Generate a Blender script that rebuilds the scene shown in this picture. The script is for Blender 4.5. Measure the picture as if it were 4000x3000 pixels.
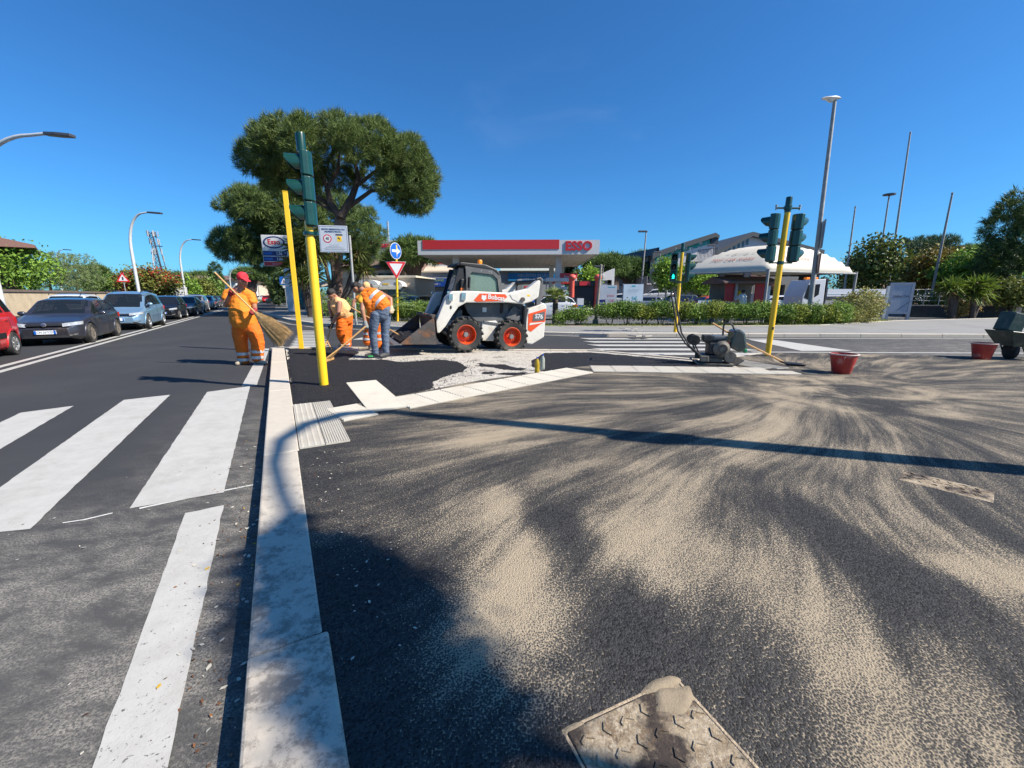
import bpy, bmesh, math, random
from mathutils import Vector, Matrix, noise
R = math.radians
sc = bpy.context.scene
for o in list(bpy.data.objects): bpy.data.objects.remove(o)
C = sc.collection
# ---------------------------------------------------------------- camera, sky, sun
CAM_H = 1.45; PITCH = R(12.0); FPX = 1627.5
cd = bpy.data.cameras.new('camera'); cam = bpy.data.objects.new('camera', cd); C.objects.link(cam)
cd.sensor_width = 36; cd.lens = 36 * FPX / 4000; cd.clip_start = .05; cd.clip_end = 3000
cam.location = (0, 0, CAM_H); cam.rotation_euler = (R(90) - PITCH, 0, 0)
sc.camera = cam
sc.render.resolution_x = 1024; sc.render.resolution_y = 768
SUN_AZ = R(-17); SUN_EL = R(42)          # direction towards the sun: angle from +X, height
sdir = Vector((math.cos(SUN_AZ) * math.cos(SUN_EL), math.sin(SUN_AZ) * math.cos(SUN_EL), math.sin(SUN_EL)))
w = bpy.data.worlds.new('World'); sc.world = w; w.use_nodes = True
nt = w.node_tree; bg = nt.nodes['Background']
sky = nt.nodes.new('ShaderNodeTexSky'); sky.sky_type = 'NISHITA'; sky.sun_disc = False
sky.sun_elevation = SUN_EL; sky.sun_rotation = R(90) - SUN_AZ
sky.air_density = 1.0; sky.dust_density = .5; sky.ozone_density = 2.5; sky.altitude = 0
tint = nt.nodes.new('ShaderNodeMix'); tint.data_type = 'RGBA'; tint.blend_type = 'MULTIPLY'; tint.inputs[0].default_value = 1; tint.inputs[7].default_value = (.31, .80, 1.27, 1)
nt.links.new(sky.outputs[0], tint.inputs[6]); tcw = nt.nodes.new('ShaderNodeTexCoord'); mpw = nt.nodes.new('ShaderNodeMapping'); mpw.inputs['Scale'].default_value = (2.2, 5.5, 2.6); mpw.inputs['Rotation'].default_value = (.5, .35, 2.1); nt.links.new(tcw.outputs['Generated'], mpw.inputs[0])
cir = nt.nodes.new('ShaderNodeTexNoise'); cir.inputs['Scale'].default_value = 1.05; cir.inputs['Detail'].default_value = 7; cir.inputs['Roughness'].default_value = .55; cir.inputs['Distortion'].default_value = .5; nt.links.new(mpw.outputs[0], cir.inputs['Vector'])
cmr = nt.nodes.new('ShaderNodeMapRange'); cmr.interpolation_type = 'SMOOTHSTEP'; nt.links.new(cir.outputs['Fac'], cmr.inputs[0])
for i_, v_ in zip((1, 2, 3, 4), (.62, .9, 0., .08)): cmr.inputs[i_].default_value = v_
wisp = nt.nodes.new('ShaderNodeMix'); wisp.data_type = 'RGBA'; wisp.inputs[7].default_value = (7, 8, 9.5, 1); nt.links.new(cmr.outputs[0], wisp.inputs[0]); nt.links.new(tint.outputs[2], wisp.inputs[6])      # thin cirrus
nt.links.new(wisp.outputs[2], bg.inputs[0]); bg.inputs[1].default_value = .07
sd = bpy.data.lights.new('sun', 'SUN'); sun = bpy.data.objects.new('sun', sd); C.objects.link(sun)
sd.energy = 5.0; sd.angle = R(.55); sd.color = (1, .925, .81)
sun.rotation_euler = (-sdir).to_track_quat('-Z', 'Y').to_euler()
sc.view_settings.view_transform = 'Standard'; sc.view_settings.look = 'None'
sc.view_settings.exposure = 0.82; sc.view_settings.gamma = 1
sc.render.engine = 'CYCLES'
# ---------------------------------------------------------------- where a pixel of the 4000x3000 photograph meets the place
def ray(x, y):
    dx, dz = (x - 2000) / FPX, -(y - 1500) / FPX
    c, s = math.cos(PITCH), math.sin(PITCH)
    return Vector((dx, c + dz * s, -s + dz * c))
def at(x, y, z=0.):
    r = ray(x, y); t = (z - CAM_H) / r.z
    return Vector((r.x * t, r.y * t, z))
def dep(x, y, Y):
    r = ray(x, y); t = Y / r.y
    return Vector((r.x * t, Y, CAM_H + r.z * t))
U = Vector((-.4845, .8748, 0)); V = Vector((.8748, .4845, 0))      # along the main road, across it
# ---------------------------------------------------------------- materials
MATS = {}
def nodes(m): return m.node_tree.nodes, m.node_tree.links
def mat(name, col, rough=.55, metal=0., var=.12, scale=6., bump=0., bscale=60., coat=0., dirt=None, dirtamt=.5, dscale=3., emit=0., trans=0., spec=.5, detail=6):
    if name in MATS: return MATS[name]
    m = bpy.data.materials.new(name); m.use_nodes = True; MATS[name] = m
    n, l = nodes(m); b = n['Principled BSDF']
    b.inputs['Roughness'].default_value = rough; b.inputs['Metallic'].default_value = metal
    b.inputs['Specular IOR Level'].default_value = spec
    b.inputs['Coat Weight'].default_value = coat; b.inputs['Coat Roughness'].default_value = .06
    tc = n.new('ShaderNodeTexCoord'); src = tc.outputs['Object']
    nz = n.new('ShaderNodeTexNoise'); nz.inputs['Scale'].default_value = scale; nz.inputs['Detail'].default_value = detail
    nz.inputs['Roughness'].default_value = .65
    l.new(src, nz.inputs['Vector'])
    cr = n.new('ShaderNodeValToRGB'); l.new(nz.outputs['Fac'], cr.inputs[0])
    c = Vector(col)
    cr.color_ramp.elements[0].position = .3; cr.color_ramp.elements[1].position = .7
    cr.color_ramp.elements[0].color = (*(c * (1 - var)), 1); cr.color_ramp.elements[1].color = (*[min(1, q * (1 + var)) for q in c], 1)
    out = cr.outputs[0]
    if dirt:
        n2 = n.new('ShaderNodeTexNoise'); n2.inputs['Scale'].default_value = dscale; n2.inputs['Detail'].default_value = 8; n2.inputs['Roughness'].default_value = .7
        l.new(src, n2.inputs['Vector'])
        c2 = n.new('ShaderNodeValToRGB'); l.new(n2.outputs['Fac'], c2.inputs[0])
        c2.color_ramp.elements[0].position = .62 - .3 * dirtamt; c2.color_ramp.elements[1].position = .85 - .25 * dirtamt
        mx = n.new('ShaderNodeMix'); mx.data_type = 'RGBA'; l.new(c2.outputs[0], mx.inputs[0]); l.new(out, mx.inputs[6]); mx.inputs[7].default_value = (*dirt, 1)
        out = mx.outputs[2]
    l.new(out, b.inputs['Base Color'])
    if bump:
        nb = n.new('ShaderNodeTexNoise'); nb.inputs['Scale'].default_value = bscale; nb.inputs['Detail'].default_value = 5
        l.new(src, nb.inputs['Vector'])
        bp = n.new('ShaderNodeBump'); bp.inputs['Strength'].default_value = bump; bp.inputs['Distance'].default_value = .02
        l.new(nb.outputs['Fac'], bp.inputs['Height']); l.new(bp.outputs[0], b.inputs['Normal'])
    if emit:
        b.inputs['Emission Color'].default_value = (*col, 1); b.inputs['Emission Strength'].default_value = emit
    if trans: b.inputs['Transmission Weight'].default_value = trans
    return m
def glass(name='car_glass', col=(.02, .025, .03), alpha=.75):
    if name in MATS: return MATS[name]
    m = bpy.data.materials.new(name); m.use_nodes = True; MATS[name] = m
    n, l = nodes(m); b = n['Principled BSDF']
    b.inputs['Base Color'].default_value = (*col, 1); b.inputs['Roughness'].default_value = .04; b.inputs['Alpha'].default_value = alpha
    return m
def leafmat(name, col, var=.35, trans=.25):
    if name in MATS: return MATS[name]
    m = bpy.data.materials.new(name); m.use_nodes = True; MATS[name] = m
    n, l = nodes(m); b = n['Principled BSDF']; b.inputs['Roughness'].default_value = .55; b.inputs['Specular IOR Level'].default_value = .3
    g = n.new('ShaderNodeNewGeometry'); cr = n.new('ShaderNodeValToRGB')
    c = Vector(col)
    cr.color_ramp.elements[0].color = (*(c * (1 - var)), 1)
    cr.color_ramp.elements[1].color = (c[0] * (1 + var * 1.3), c[1] * (1 + var), c[2] * (1 + var * .4), 1)
    l.new(g.outputs['Random Per Island'], cr.inputs[0]); l.new(cr.outputs[0], b.inputs['Base Color'])
    t = n.new('ShaderNodeBsdfTranslucent'); l.new(cr.outputs[0], t.inputs[0])
    mx = n.new('ShaderNodeMixShader'); mx.inputs[0].default_value = trans
    l.new(b.outputs[0], mx.inputs[1]); l.new(t.outputs[0], mx.inputs[2]); l.new(mx.outputs[0], n['Material Output'].inputs[0])
    return m
# ---------------------------------------------------------------- objects
def tag(o, label=None, cat=None, group=None, kind=None):
    if label: o['label'] = label
    if cat: o['category'] = cat
    if group: o['group'] = group
    if kind: o['kind'] = kind
    return o
def thing(name, label, cat, loc=(0, 0, 0), rz=0., group=None):
    o = bpy.data.objects.new(name, None); C.objects.link(o); o.empty_display_size = .1
    o.location = loc; o.rotation_euler = (0, 0, rz); return tag(o, label, cat, group)
def link(name, me, m=None, parent=None, loc=None, rot=None):
    o = bpy.data.objects.new(name, me); C.objects.link(o)
    if m is not None and not me.materials: me.materials.append(m)
    if parent is not None: o.parent = parent
    if loc is not None: o.location = loc
    if rot is not None: o.rotation_euler = rot
    return o
def copy_tree(o, parent=None):
    c = o.copy(); C.objects.link(c); c.parent = parent
    for ch in list(o.children): copy_tree(ch, c)
    return c
class MB:
    def __init__(s): s.v = []; s.f = []; s.M = Matrix.Identity(4); s.mi = []; s.cur = 0
    def add(s, vs, fs):
        b = len(s.v); s.v += [tuple(s.M @ Vector(q)) for q in vs]
        s.f += [[b + i for i in q] for q in fs]; s.mi += [s.cur] * len(fs); return s
    def box(s, lo, hi):
        x0, y0, z0 = lo; x1, y1, z1 = hi
        return s.add([(x0, y0, z0), (x1, y0, z0), (x1, y1, z0), (x0, y1, z0), (x0, y0, z1), (x1, y0, z1), (x1, y1, z1), (x0, y1, z1)],
                     [(3, 2, 1, 0), (4, 5, 6, 7), (0, 1, 5, 4), (1, 2, 6, 5), (2, 3, 7, 6), (3, 0, 4, 7)])
    def cb(s, c, d): return s.box([c[i] - d[i] / 2 for i in range(3)], [c[i] + d[i] / 2 for i in range(3)])
    def prism(s, poly, z0, z1):      # polygon in XY, extruded in Z
        n = len(poly); a = sum(poly[i][0] * poly[(i + 1) % n][1] - poly[(i + 1) % n][0] * poly[i][1] for i in range(n))
        if a < 0: poly = poly[::-1]
        return s.add([(p[0], p[1], z0) for p in poly] + [(p[0], p[1], z1) for p in poly],
                     [list(range(n))[::-1], list(range(n, 2 * n))] + [(i, (i + 1) % n, n + (i + 1) % n, n + i) for i in range(n)])
    def prism_y(s, poly, y0, y1):    # polygon in XZ, extruded in Y
        n = len(poly); a = sum(poly[i][0] * poly[(i + 1) % n][1] - poly[(i + 1) % n][0] * poly[i][1] for i in range(n))
        if a > 0: poly = poly[::-1]
        if y1 < y0: y0, y1 = y1, y0
        return s.add([(p[0], y0, p[1]) for p in poly] + [(p[0], y1, p[1]) for p in poly],
                     [list(range(n))[::-1], list(range(n, 2 * n))] + [(i, (i + 1) % n, n + (i + 1) % n, n + i) for i in range(n)])
    def prism_x(s, poly, x0, x1):    # polygon in YZ, extruded in X
        n = len(poly); a = sum(poly[i][0] * poly[(i + 1) % n][1] - poly[(i + 1) % n][0] * poly[i][1] for i in range(n))
        if a < 0: poly = poly[::-1]
        if x1 < x0: x0, x1 = x1, x0
        return s.add([(x0, p[0], p[1]) for p in poly] + [(x1, p[0], p[1]) for p in poly],
                     [list(range(n))[::-1], list(range(n, 2 * n))] + [(i, (i + 1) % n, n + (i + 1) % n, n + i) for i in range(n)])
    def tube(s, path, r, n=8, caps=True, flat=1., up=None):
        path = [Vector(p) for p in path]; k = len(path); rs = r if isinstance(r, (list, tuple)) else [r] * k
        fl = flat if isinstance(flat, (list, tuple)) else [flat] * k
        vs = []; fs = []; prev = None
        for i, p in enumerate(path):
            d = (path[min(i + 1, k - 1)] - path[max(i - 1, 0)])
            d = d.normalized() if d.length > 1e-9 else Vector((0, 0, 1))
            if prev is None:
                a = Vector(up) if up else (Vector((0, 0, 1)) if abs(d.z) < .9 else Vector((1, 0, 0)))
                x = (a - d * a.dot(d)).normalized()
            else: x = (prev - d * prev.dot(d)).normalized()
            prev = x; y = d.cross(x)
            for j in range(n):
                t = 2 * math.pi * j / n
                vs.append(p + (x * math.cos(t) * fl[i] + y * math.sin(t)) * rs[i])
        for i in range(k - 1):
            for j in range(n):
                fs.append((i * n + j, i * n + (j + 1) % n, (i + 1) * n + (j + 1) % n, (i + 1) * n + j))
        if caps: fs.append(list(range(n))[::-1]); fs.append(list(range((k - 1) * n, k * n)))
        return s.add(vs, fs)
    def bar(s, a, b, r, n=8): return s.tube([a, b], r, n)
    def lathe(s, prof, n=16, caps=True):    # (radius, z) round Z
        vs = []; fs = []; k = len(prof)
        for r_, z in prof:
            for j in range(n):
                t = 2 * math.pi * j / n; vs.append((r_ * math.cos(t), r_ * math.sin(t), z))
        for i in range(k - 1):
            for j in range(n): fs.append((i * n + j, i * n + (j + 1) % n, (i + 1) * n + (j + 1) % n, (i + 1) * n + j))
        if caps: fs.append(list(range(n))[::-1]); fs.append(list(range((k - 1) * n, k * n)))
        return s.add(vs, fs)
    def ball(s, c, r, n=10, m=6):
        r = r if isinstance(r, (tuple, list)) else (r, r, r); vs = [(c[0], c[1], c[2] - r[2])]; fs = []
        for i in range(1, m):
            ph = -math.pi / 2 + math.pi * i / m
            for j in range(n):
                t = 2 * math.pi * j / n; vs.append((c[0] + r[0] * math.cos(ph) * math.cos(t), c[1] + r[1] * math.cos(ph) * math.sin(t), c[2] + r[2] * math.sin(ph)))
        vs.append((c[0], c[1], c[2] + r[2])); L = len(vs) - 1
        for j in range(n): fs.append((0, 1 + (j + 1) % n, 1 + j)); fs.append((L, L - n + j, L - n + (j + 1) % n))
        for i in range(m - 2):
            for j in range(n): fs.append((1 + i * n + j, 1 + i * n + (j + 1) % n, 1 + (i + 1) * n + (j + 1) % n, 1 + (i + 1) * n + j))
        return s.add(vs, fs)
    def quad(s, a, b, c, d): return s.add([a, b, c, d], [(0, 1, 2, 3)])
    def mesh(s, name, mats=None, smooth=False):
        me = bpy.data.meshes.new(name); me.from_pydata(s.v, [], s.f); me.update()
        if mats:
            for m in (mats if isinstance(mats, (list, tuple)) else [mats]): me.materials.append(m)
        if any(s.mi): me.polygons.foreach_set('material_index', s.mi)
        if smooth: me.polygons.foreach_set('use_smooth', [True] * len(me.polygons))
        return me
    def build(s, name, m, parent=None, smooth=False, bevel=0., loc=None, rot=None, seg=2):
        me = s.mesh(name, m, smooth)
        if smooth: me.set_sharp_from_angle(angle=R(40))
        o = link(name, me, None, parent, loc, rot)
        if bevel:
            bv = o.modifiers.new('bevel', 'BEVEL'); bv.width = bevel; bv.segments = seg; bv.limit_method = 'ANGLE'; bv.angle_limit = R(35)
        return o
def TR(loc=(0, 0, 0), rx=0, ry=0, rz=0): 
    from mathutils import Euler
    return Matrix.Translation(loc) @ Euler((rx, ry, rz)).to_matrix().to_4x4()
WS = bpy.data.scenes.new('workshop')        # evaluates single meshes; removed at the end
def evaluated(o):
    WS.collection.objects.link(o); vl = WS.view_layers[0]; vl.update()
    me = bpy.data.meshes.new_from_object(o.evaluated_get(vl.depsgraph)); bpy.data.objects.remove(o); return me
def text_mesh(s, size, depth=.004, bold=0., align='CENTER', sx=1.):
    cu = bpy.data.curves.new('t', 'FONT'); cu.body = s; cu.size = size; cu.extrude = depth; cu.align_x = align; cu.align_y = 'CENTER'; cu.offset = bold; cu.resolution_u = 3
    me = evaluated(bpy.data.objects.new('t', cu)); bpy.data.curves.remove(cu)
    if sx != 1:
        for v in me.vertices: v.co.x *= sx
    return me
def lettering(name, s, size, m, parent, loc, rot=(R(90), 0, 0), depth=.003, bold=0., sx=1., align='CENTER'):
    me = text_mesh(s, size, depth, bold, align, sx); me.name = name; me.materials.clear(); me.materials.append(m)
    return link(name, me, None, parent, loc, rot)
rnd = random.Random(7)
def wire(p, q, sag, k=8): 
    p, q = Vector(p), Vector(q); return [p.lerp(q, i / k) - Vector((0, 0, sag * 4 * (i / k) * (1 - i / k))) for i in range(k + 1)]
ZF = .10
# ---------------------------------------------------------------- ground materials
def worldco(n): 
    g = n.new('ShaderNodeNewGeometry'); return g.outputs['Position']
def ramp(n, l, src, stops):
    cr = n.new('ShaderNodeValToRGB'); l.new(src, cr.inputs[0]); e = cr.color_ramp.elements
    while len(e) < len(stops): e.new(.5)
    for q, (p, c) in zip(e, stops):
        q.position = p; q.color = (*c, 1) if isinstance(c, tuple) else (c, c, c, 1)
    return cr.outputs[0]
def noise_n(n, l, src, scale, detail=4, rough=.6, dist=0.):
    z = n.new('ShaderNodeTexNoise'); z.inputs['Scale'].default_value = scale; z.inputs['Detail'].default_value = detail; z.inputs['Roughness'].default_value = rough; z.inputs['Distortion'].default_value = dist
    l.new(src, z.inputs['Vector']); return z.outputs['Fac']
def math_n(n, l, op, a, b=None, c=None):
    m = n.new('ShaderNodeMath'); m.operation = op
    for i, q in enumerate((a, b, c)):
        if q is None: continue
        if isinstance(q, (int, float)): m.inputs[i].default_value = q
        else: l.new(q, m.inputs[i])
    return m.outputs[0]
def mix_n(n, l, f, a, b):
    m = n.new('ShaderNodeMix'); m.data_type = 'RGBA'
    for i, q in ((0, f), (6, a), (7, b)):
        if isinstance(q, (int, float)): m.inputs[i].default_value = q
        elif isinstance(q, tuple): m.inputs[i].default_value = (*q, 1)
        else: l.new(q, m.inputs[i])
    return m.outputs[2]
def bump_n(n, l, h, st, dist):
    b = n.new('ShaderNodeBump'); b.inputs['Strength'].default_value = st; b.inputs['Distance'].default_value = dist; l.new(h, b.inputs['Height']); return b.outputs[0]
def newmat(name):
    m = bpy.data.materials.new(name); m.use_nodes = True; MATS[name] = m; n, l = nodes(m); return m, n, l, n['Principled BSDF']
def maprange(n, l, v, a, b, c=0., d=1.):
    m = n.new('ShaderNodeMapRange'); m.interpolation_type = 'SMOOTHSTEP'; l.new(v, m.inputs[0])
    for i, q in zip((1, 2, 3, 4), (a, b, c, d)): m.inputs[i].default_value = q
    return m.outputs[0]
# smooth new road asphalt, dusty and scuffed towards the gutter of the near kerb
road_m, n, l, b = newmat('road_asphalt')
P_ = worldco(n)
fine = noise_n(n, l, P_, 210, 3, .8); broad = noise_n(n, l, P_, .55, 5, .6)
col = mix_n(n, l, maprange(n, l, fine, .35, .7), (.022, .023, .026), (.058, .058, .06))
col = mix_n(n, l, math_n(n, l, 'MULTIPLY', maprange(n, l, broad, .4, .75), .35), col, (.075, .073, .072))
dv = n.new('ShaderNodeVectorMath'); dv.operation = 'DOT_PRODUCT'; l.new(P_, dv.inputs[0]); dv.inputs[1].default_value = V
du = n.new('ShaderNodeVectorMath'); du.operation = 'DOT_PRODUCT'; l.new(P_, du.inputs[0]); du.inputs[1].default_value = U
near = math_n(n, l, 'MULTIPLY', maprange(n, l, dv.outputs['Value'], -1.6, -.35), maprange(n, l, du.outputs['Value'], 9.5, 2.0))
near2 = math_n(n, l, 'MULTIPLY', maprange(n, l, dv.outputs['Value'], -4.5, -1.2), maprange(n, l, du.outputs['Value'], 4.6, 2.6))
mp = n.new('ShaderNodeMapping'); mp.inputs['Rotation'].default_value = (0, 0, R(-29)); mp.inputs['Scale'].default_value = (1.2, 2.2, 1); l.new(P_, mp.inputs[0])
streak = noise_n(n, l, mp.outputs[0], 2.0, 10, .8, .3)
dust = math_n(n, l, 'MULTIPLY', maprange(n, l, streak, .38, .66), math_n(n, l, 'MAXIMUM', near, near2))
grit = noise_n(n, l, P_, 95, 4, .8)
dust = math_n(n, l, 'MULTIPLY', dust, maprange(n, l, grit, .40, .60))
col = mix_n(n, l, math_n(n, l, 'MULTIPLY', math_n(n, l, 'MAXIMUM', near, near2), .32), col, (.13, .123, .112))
col = mix_n(n, l, math_n(n, l, 'MULTIPLY', dust, .85), col, (.38, .35, .30))
mps = n.new('ShaderNodeMapping'); mps.inputs['Rotation'].default_value = (0, 0, R(-24)); mps.inputs['Scale'].default_value = (.6, 22, 1); l.new(P_, mps.inputs[0])
scr = math_n(n, l, 'MULTIPLY', maprange(n, l, noise_n(n, l, mps.outputs[0], 1.4, 6, .7), .6, .72), math_n(n, l, 'MULTIPLY', near2, maprange(n, l, grit, .35, .6)))
col = mix_n(n, l, math_n(n, l, 'MULTIPLY', scr, .4), col, (.4, .38, .35))
l.new(col, b.inputs['Base Color']); b.inputs['Roughness'].default_value = .82; b.inputs['Specular IOR Level'].default_value = .3
l.new(bump_n(n, l, noise_n(n, l, P_, 110, 4, .7), .55, .012), b.inputs['Normal'])
# coarse footway asphalt strewn with swept sand: streaks fan out from where the sand was tipped
sand_m, n, l, b = newmat('sanded_asphalt')
P_ = worldco(n)
sub = n.new('ShaderNodeVectorMath'); sub.operation = 'SUBTRACT'; l.new(P_, sub.inputs[0]); sub.inputs[1].default_value = (5.3, 6.9, 0)
wob = n.new('ShaderNodeTexNoise'); wob.inputs['Scale'].default_value = .33; wob.inputs['Detail'].default_value = 1; l.new(P_, wob.inputs['Vector'])
wv = n.new('ShaderNodeVectorMath'); wv.operation = 'MULTIPLY_ADD'; l.new(wob.outputs['Color'], wv.inputs[0]); wv.inputs[1].default_value = (1.2, 1.2, 0); l.new(sub.outputs[0], wv.inputs[2])
sep = n.new('ShaderNodeSeparateXYZ'); l.new(wv.outputs[0], sep.inputs[0])
ang = math_n(n, l, 'ARCTAN2', sep.outputs[1], sep.outputs[0]); 
ln = n.new('ShaderNodeVectorMath'); ln.operation = 'LENGTH'; l.new(wv.outputs[0], ln.inputs[0]); rad = ln.outputs['Value']
cmb = n.new('ShaderNodeCombineXYZ'); l.new(math_n(n, l, 'MULTIPLY', ang, 7.), cmb.inputs[0]); l.new(math_n(n, l, 'MULTIPLY', rad, .42), cmb.inputs[1])
s1 = noise_n(n, l, cmb.outputs[0], 1.55, 5, .6, .25)
cmb2 = n.new('ShaderNodeCombineXYZ'); l.new(math_n(n, l, 'MULTIPLY', ang, 26), cmb2.inputs[0]); l.new(math_n(n, l, 'MULTIPLY', rad, .7), cmb2.inputs[1])
s2 = noise_n(n, l, cmb2.outputs[0], 1.0, 5, .65)
cmb3 = n.new('ShaderNodeCombineXYZ'); l.new(math_n(n, l, 'MULTIPLY', ang, 85), cmb3.inputs[0]); l.new(math_n(n, l, 'MULTIPLY', rad, 1.1), cmb3.inputs[1])
s3 = noise_n(n, l, cmb3.outputs[0], 1.0, 3, .6)
st = math_n(n, l, 'ADD', math_n(n, l, 'ADD', math_n(n, l, 'MULTIPLY', s1, .55), math_n(n, l, 'MULTIPLY', s2, .30)), math_n(n, l, 'MULTIPLY', s3, .17))
nearc = maprange(n, l, rad, .6, 3.2)
st = math_n(n, l, 'ADD', math_n(n, l, 'MULTIPLY', st, nearc), math_n(n, l, 'MULTIPLY', noise_n(n, l, P_, 1.4, 5, .6, .6), math_n(n, l, 'SUBTRACT', 1., nearc)))
dk = n.new('ShaderNodeVectorMath'); dk.operation = 'DOT_PRODUCT'; l.new(P_, dk.inputs[0]); dk.inputs[1].default_value = V
edge = maprange(n, l, dk.outputs['Value'], .0, 1.1, -.13, .0)      # little sand was swept to the kerb
st = math_n(n, l, 'ADD', st, edge)
def sweep(p, q, w0, w1, amt):      # one broom sweep: a fan of sand (or a bare band) from p to q
    global st
    A_, B_ = at(*p, ZF), at(*q, ZF); d_ = B_ - A_; L_ = d_.length; d_.normalize()
    rl = n.new('ShaderNodeVectorMath'); rl.operation = 'SUBTRACT'; l.new(P_, rl.inputs[0]); rl.inputs[1].default_value = A_
    def dot(v): k = n.new('ShaderNodeVectorMath'); k.operation = 'DOT_PRODUCT'; l.new(rl.outputs[0], k.inputs[0]); k.inputs[1].default_value = v; return k.outputs['Value']
    al = dot(d_); pe = math_n(n, l, 'ABSOLUTE', dot(Vector((-d_.y, d_.x, 0))))
    wd = math_n(n, l, 'ADD', math_n(n, l, 'MULTIPLY', al, (w1 - w0) / L_), w0); x_ = math_n(n, l, 'DIVIDE', pe, math_n(n, l, 'MAXIMUM', wd, .02))
    x_ = math_n(n, l, 'ADD', x_, math_n(n, l, 'MULTIPLY', math_n(n, l, 'SUBTRACT', s2, .5), 1.6))
    m_ = math_n(n, l, 'MULTIPLY', maprange(n, l, x_, .1, 1.5, 1., 0.), math_n(n, l, 'MULTIPLY', maprange(n, l, al, -.05, .22 * L_), maprange(n, l, al, .75 * L_, 1.25 * L_, 1., 0.)))
    st = math_n(n, l, 'ADD', st, math_n(n, l, 'MULTIPLY', m_, amt))
sweep((1950, 1880), (2060, 2750), .10, .34, .12); sweep((2660, 1800), (2560, 2250), .12, .36, .085); sweep((2700, 2050), (3700, 2900), .16, .30, .06); sweep((3560, 2180), (4200, 2320), .1, .3, .10)
sweep((3150, 1480), (2850, 1700), .3, .5, .10); sweep((3250, 1480), (4100, 1620), .3, .6, .06); sweep((1500, 1790), (2300, 1640), .12, .25, .09)
sweep((2130, 1960), (2480, 2560), .12, .34, -.13); sweep((2900, 1900), (3900, 2500), .2, .4, -.12); sweep((2600, 1640), (2950, 1560), .2, .3, -.1); sweep((3300, 1500), (3700, 1760), .15, .4, -.07)
gr = n.new('ShaderNodeTexVoronoi'); gr.inputs['Scale'].default_value = 125; gr.inputs['Randomness'].default_value = 1; l.new(P_, gr.inputs['Vector'])
nzf = noise_n(n, l, P_, 140, 4, .8)
grain = math_n(n, l, 'ADD', math_n(n, l, 'MULTIPLY', gr.outputs['Distance'], .55), math_n(n, l, 'MULTIPLY', nzf, .55))
lev = math_n(n, l, 'ADD', math_n(n, l, 'MULTIPLY', st, 1.5), -.80)
lev = math_n(n, l, 'MINIMUM', lev, .34)
sandf = math_n(n, l, 'MULTIPLY', maprange(n, l, math_n(n, l, 'ADD', grain, lev), .50, .70), .93)
dustv = maprange(n, l, st, .36, .66, .0, .26)
agg = mix_n(n, l, gr.outputs['Color'], (.006, .006, .007), (.066, .065, .066))
agg = mix_n(n, l, dustv, agg, (.22, .195, .16))
scol = mix_n(n, l, noise_n(n, l, P_, 2.2, 5, .6), (.33, .265, .18), (.45, .37, .265))
col = mix_n(n, l, sandf, agg, scol)
l.new(col, b.inputs['Base Color']); b.inputs['Roughness'].default_value = .85; b.inputs['Specular IOR Level'].default_value = .2
hgt = math_n(n, l, 'SUBTRACT', 1., grain)
l.new(bump_n(n, l, hgt, 1., .009), b.inputs['Normal'])
# loose fresh asphalt
fresh_m, n, l, b = newmat('fresh_asphalt')
P_ = worldco(n)
gv = n.new('ShaderNodeTexVoronoi'); gv.inputs['Scale'].default_value = 55; l.new(P_, gv.inputs['Vector'])
l.new(mix_n(n, l, maprange(n, l, math_n(n, l, 'MULTIPLY', noise_n(n, l, P_, 160, 2, .9), math_n(n, l, 'ADD', gv.outputs['Distance'], .7)), .45, .72), (.002, .002, .003), (.05, .05, .057)), b.inputs['Base Color'])
b.inputs['Roughness'].default_value = .75; b.inputs['Specular IOR Level'].default_value = .25
l.new(bump_n(n, l, math_n(n, l, 'ADD', gv.outputs['Distance'], noise_n(n, l, P_, 70, 4, .7)), 1., .05), b.inputs['Normal'])
# stony sub-base left bare in the island
base_m, n, l, b = newmat('sub_base')
P_ = worldco(n)
gv = n.new('ShaderNodeTexVoronoi'); gv.inputs['Scale'].default_value = 34; l.new(P_, gv.inputs['Vector'])
c1 = mix_n(n, l, maprange(n, l, noise_n(n, l, P_, 30, 6, .8), .3, .7), (.16, .14, .115), (.74, .69, .6))
c1 = mix_n(n, l, maprange(n, l, noise_n(n, l, P_, 2.4, 6, .65), .52, .72), c1, (.16, .14, .12))
l.new(c1, b.inputs['Base Color']); b.inputs['Roughness'].default_value = .9
l.new(bump_n(n, l, math_n(n, l, 'ADD', gv.outputs['Distance'], noise_n(n, l, P_, 60, 4, .7)), .8, .02), b.inputs['Normal'])
# pale worn kerb stone
kerb_m, n, l, b = newmat('kerb_stone')
P_ = worldco(n); oi = n.new('ShaderNodeObjectInfo')
c1 = mix_n(n, l, noise_n(n, l, P_, 9, 8, .7), (.37, .33, .27), (.56, .51, .435))
c1 = mix_n(n, l, math_n(n, l, 'MULTIPLY', oi.outputs['Random'], .3), c1, (.62, .50, .37))
du = n.new('ShaderNodeVectorMath'); du.operation = 'DOT_PRODUCT'; l.new(P_, du.inputs[0]); du.inputs[1].default_value = U
stn = math_n(n, l, 'MULTIPLY', maprange(n, l, noise_n(n, l, P_, 6.5, 10, .86), .47, .58), maprange(n, l, du.outputs['Value'], 4.6, 2.0))
c1 = mix_n(n, l, math_n(n, l, 'MULTIPLY', stn, .72), c1, (.13, .115, .1))
pit = maprange(n, l, noise_n(n, l, P_, 60, 3, .8), .68, .74)
c1 = mix_n(n, l, math_n(n, l, 'MULTIPLY', pit, .6), c1, (.12, .11, .1))
l.new(c1, b.inputs['Base Color']); b.inputs['Roughness'].default_value = .8
l.new(bump_n(n, l, noise_n(n, l, P_, 45, 6, .75), .35, .01), b.inputs['Normal'])
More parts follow.
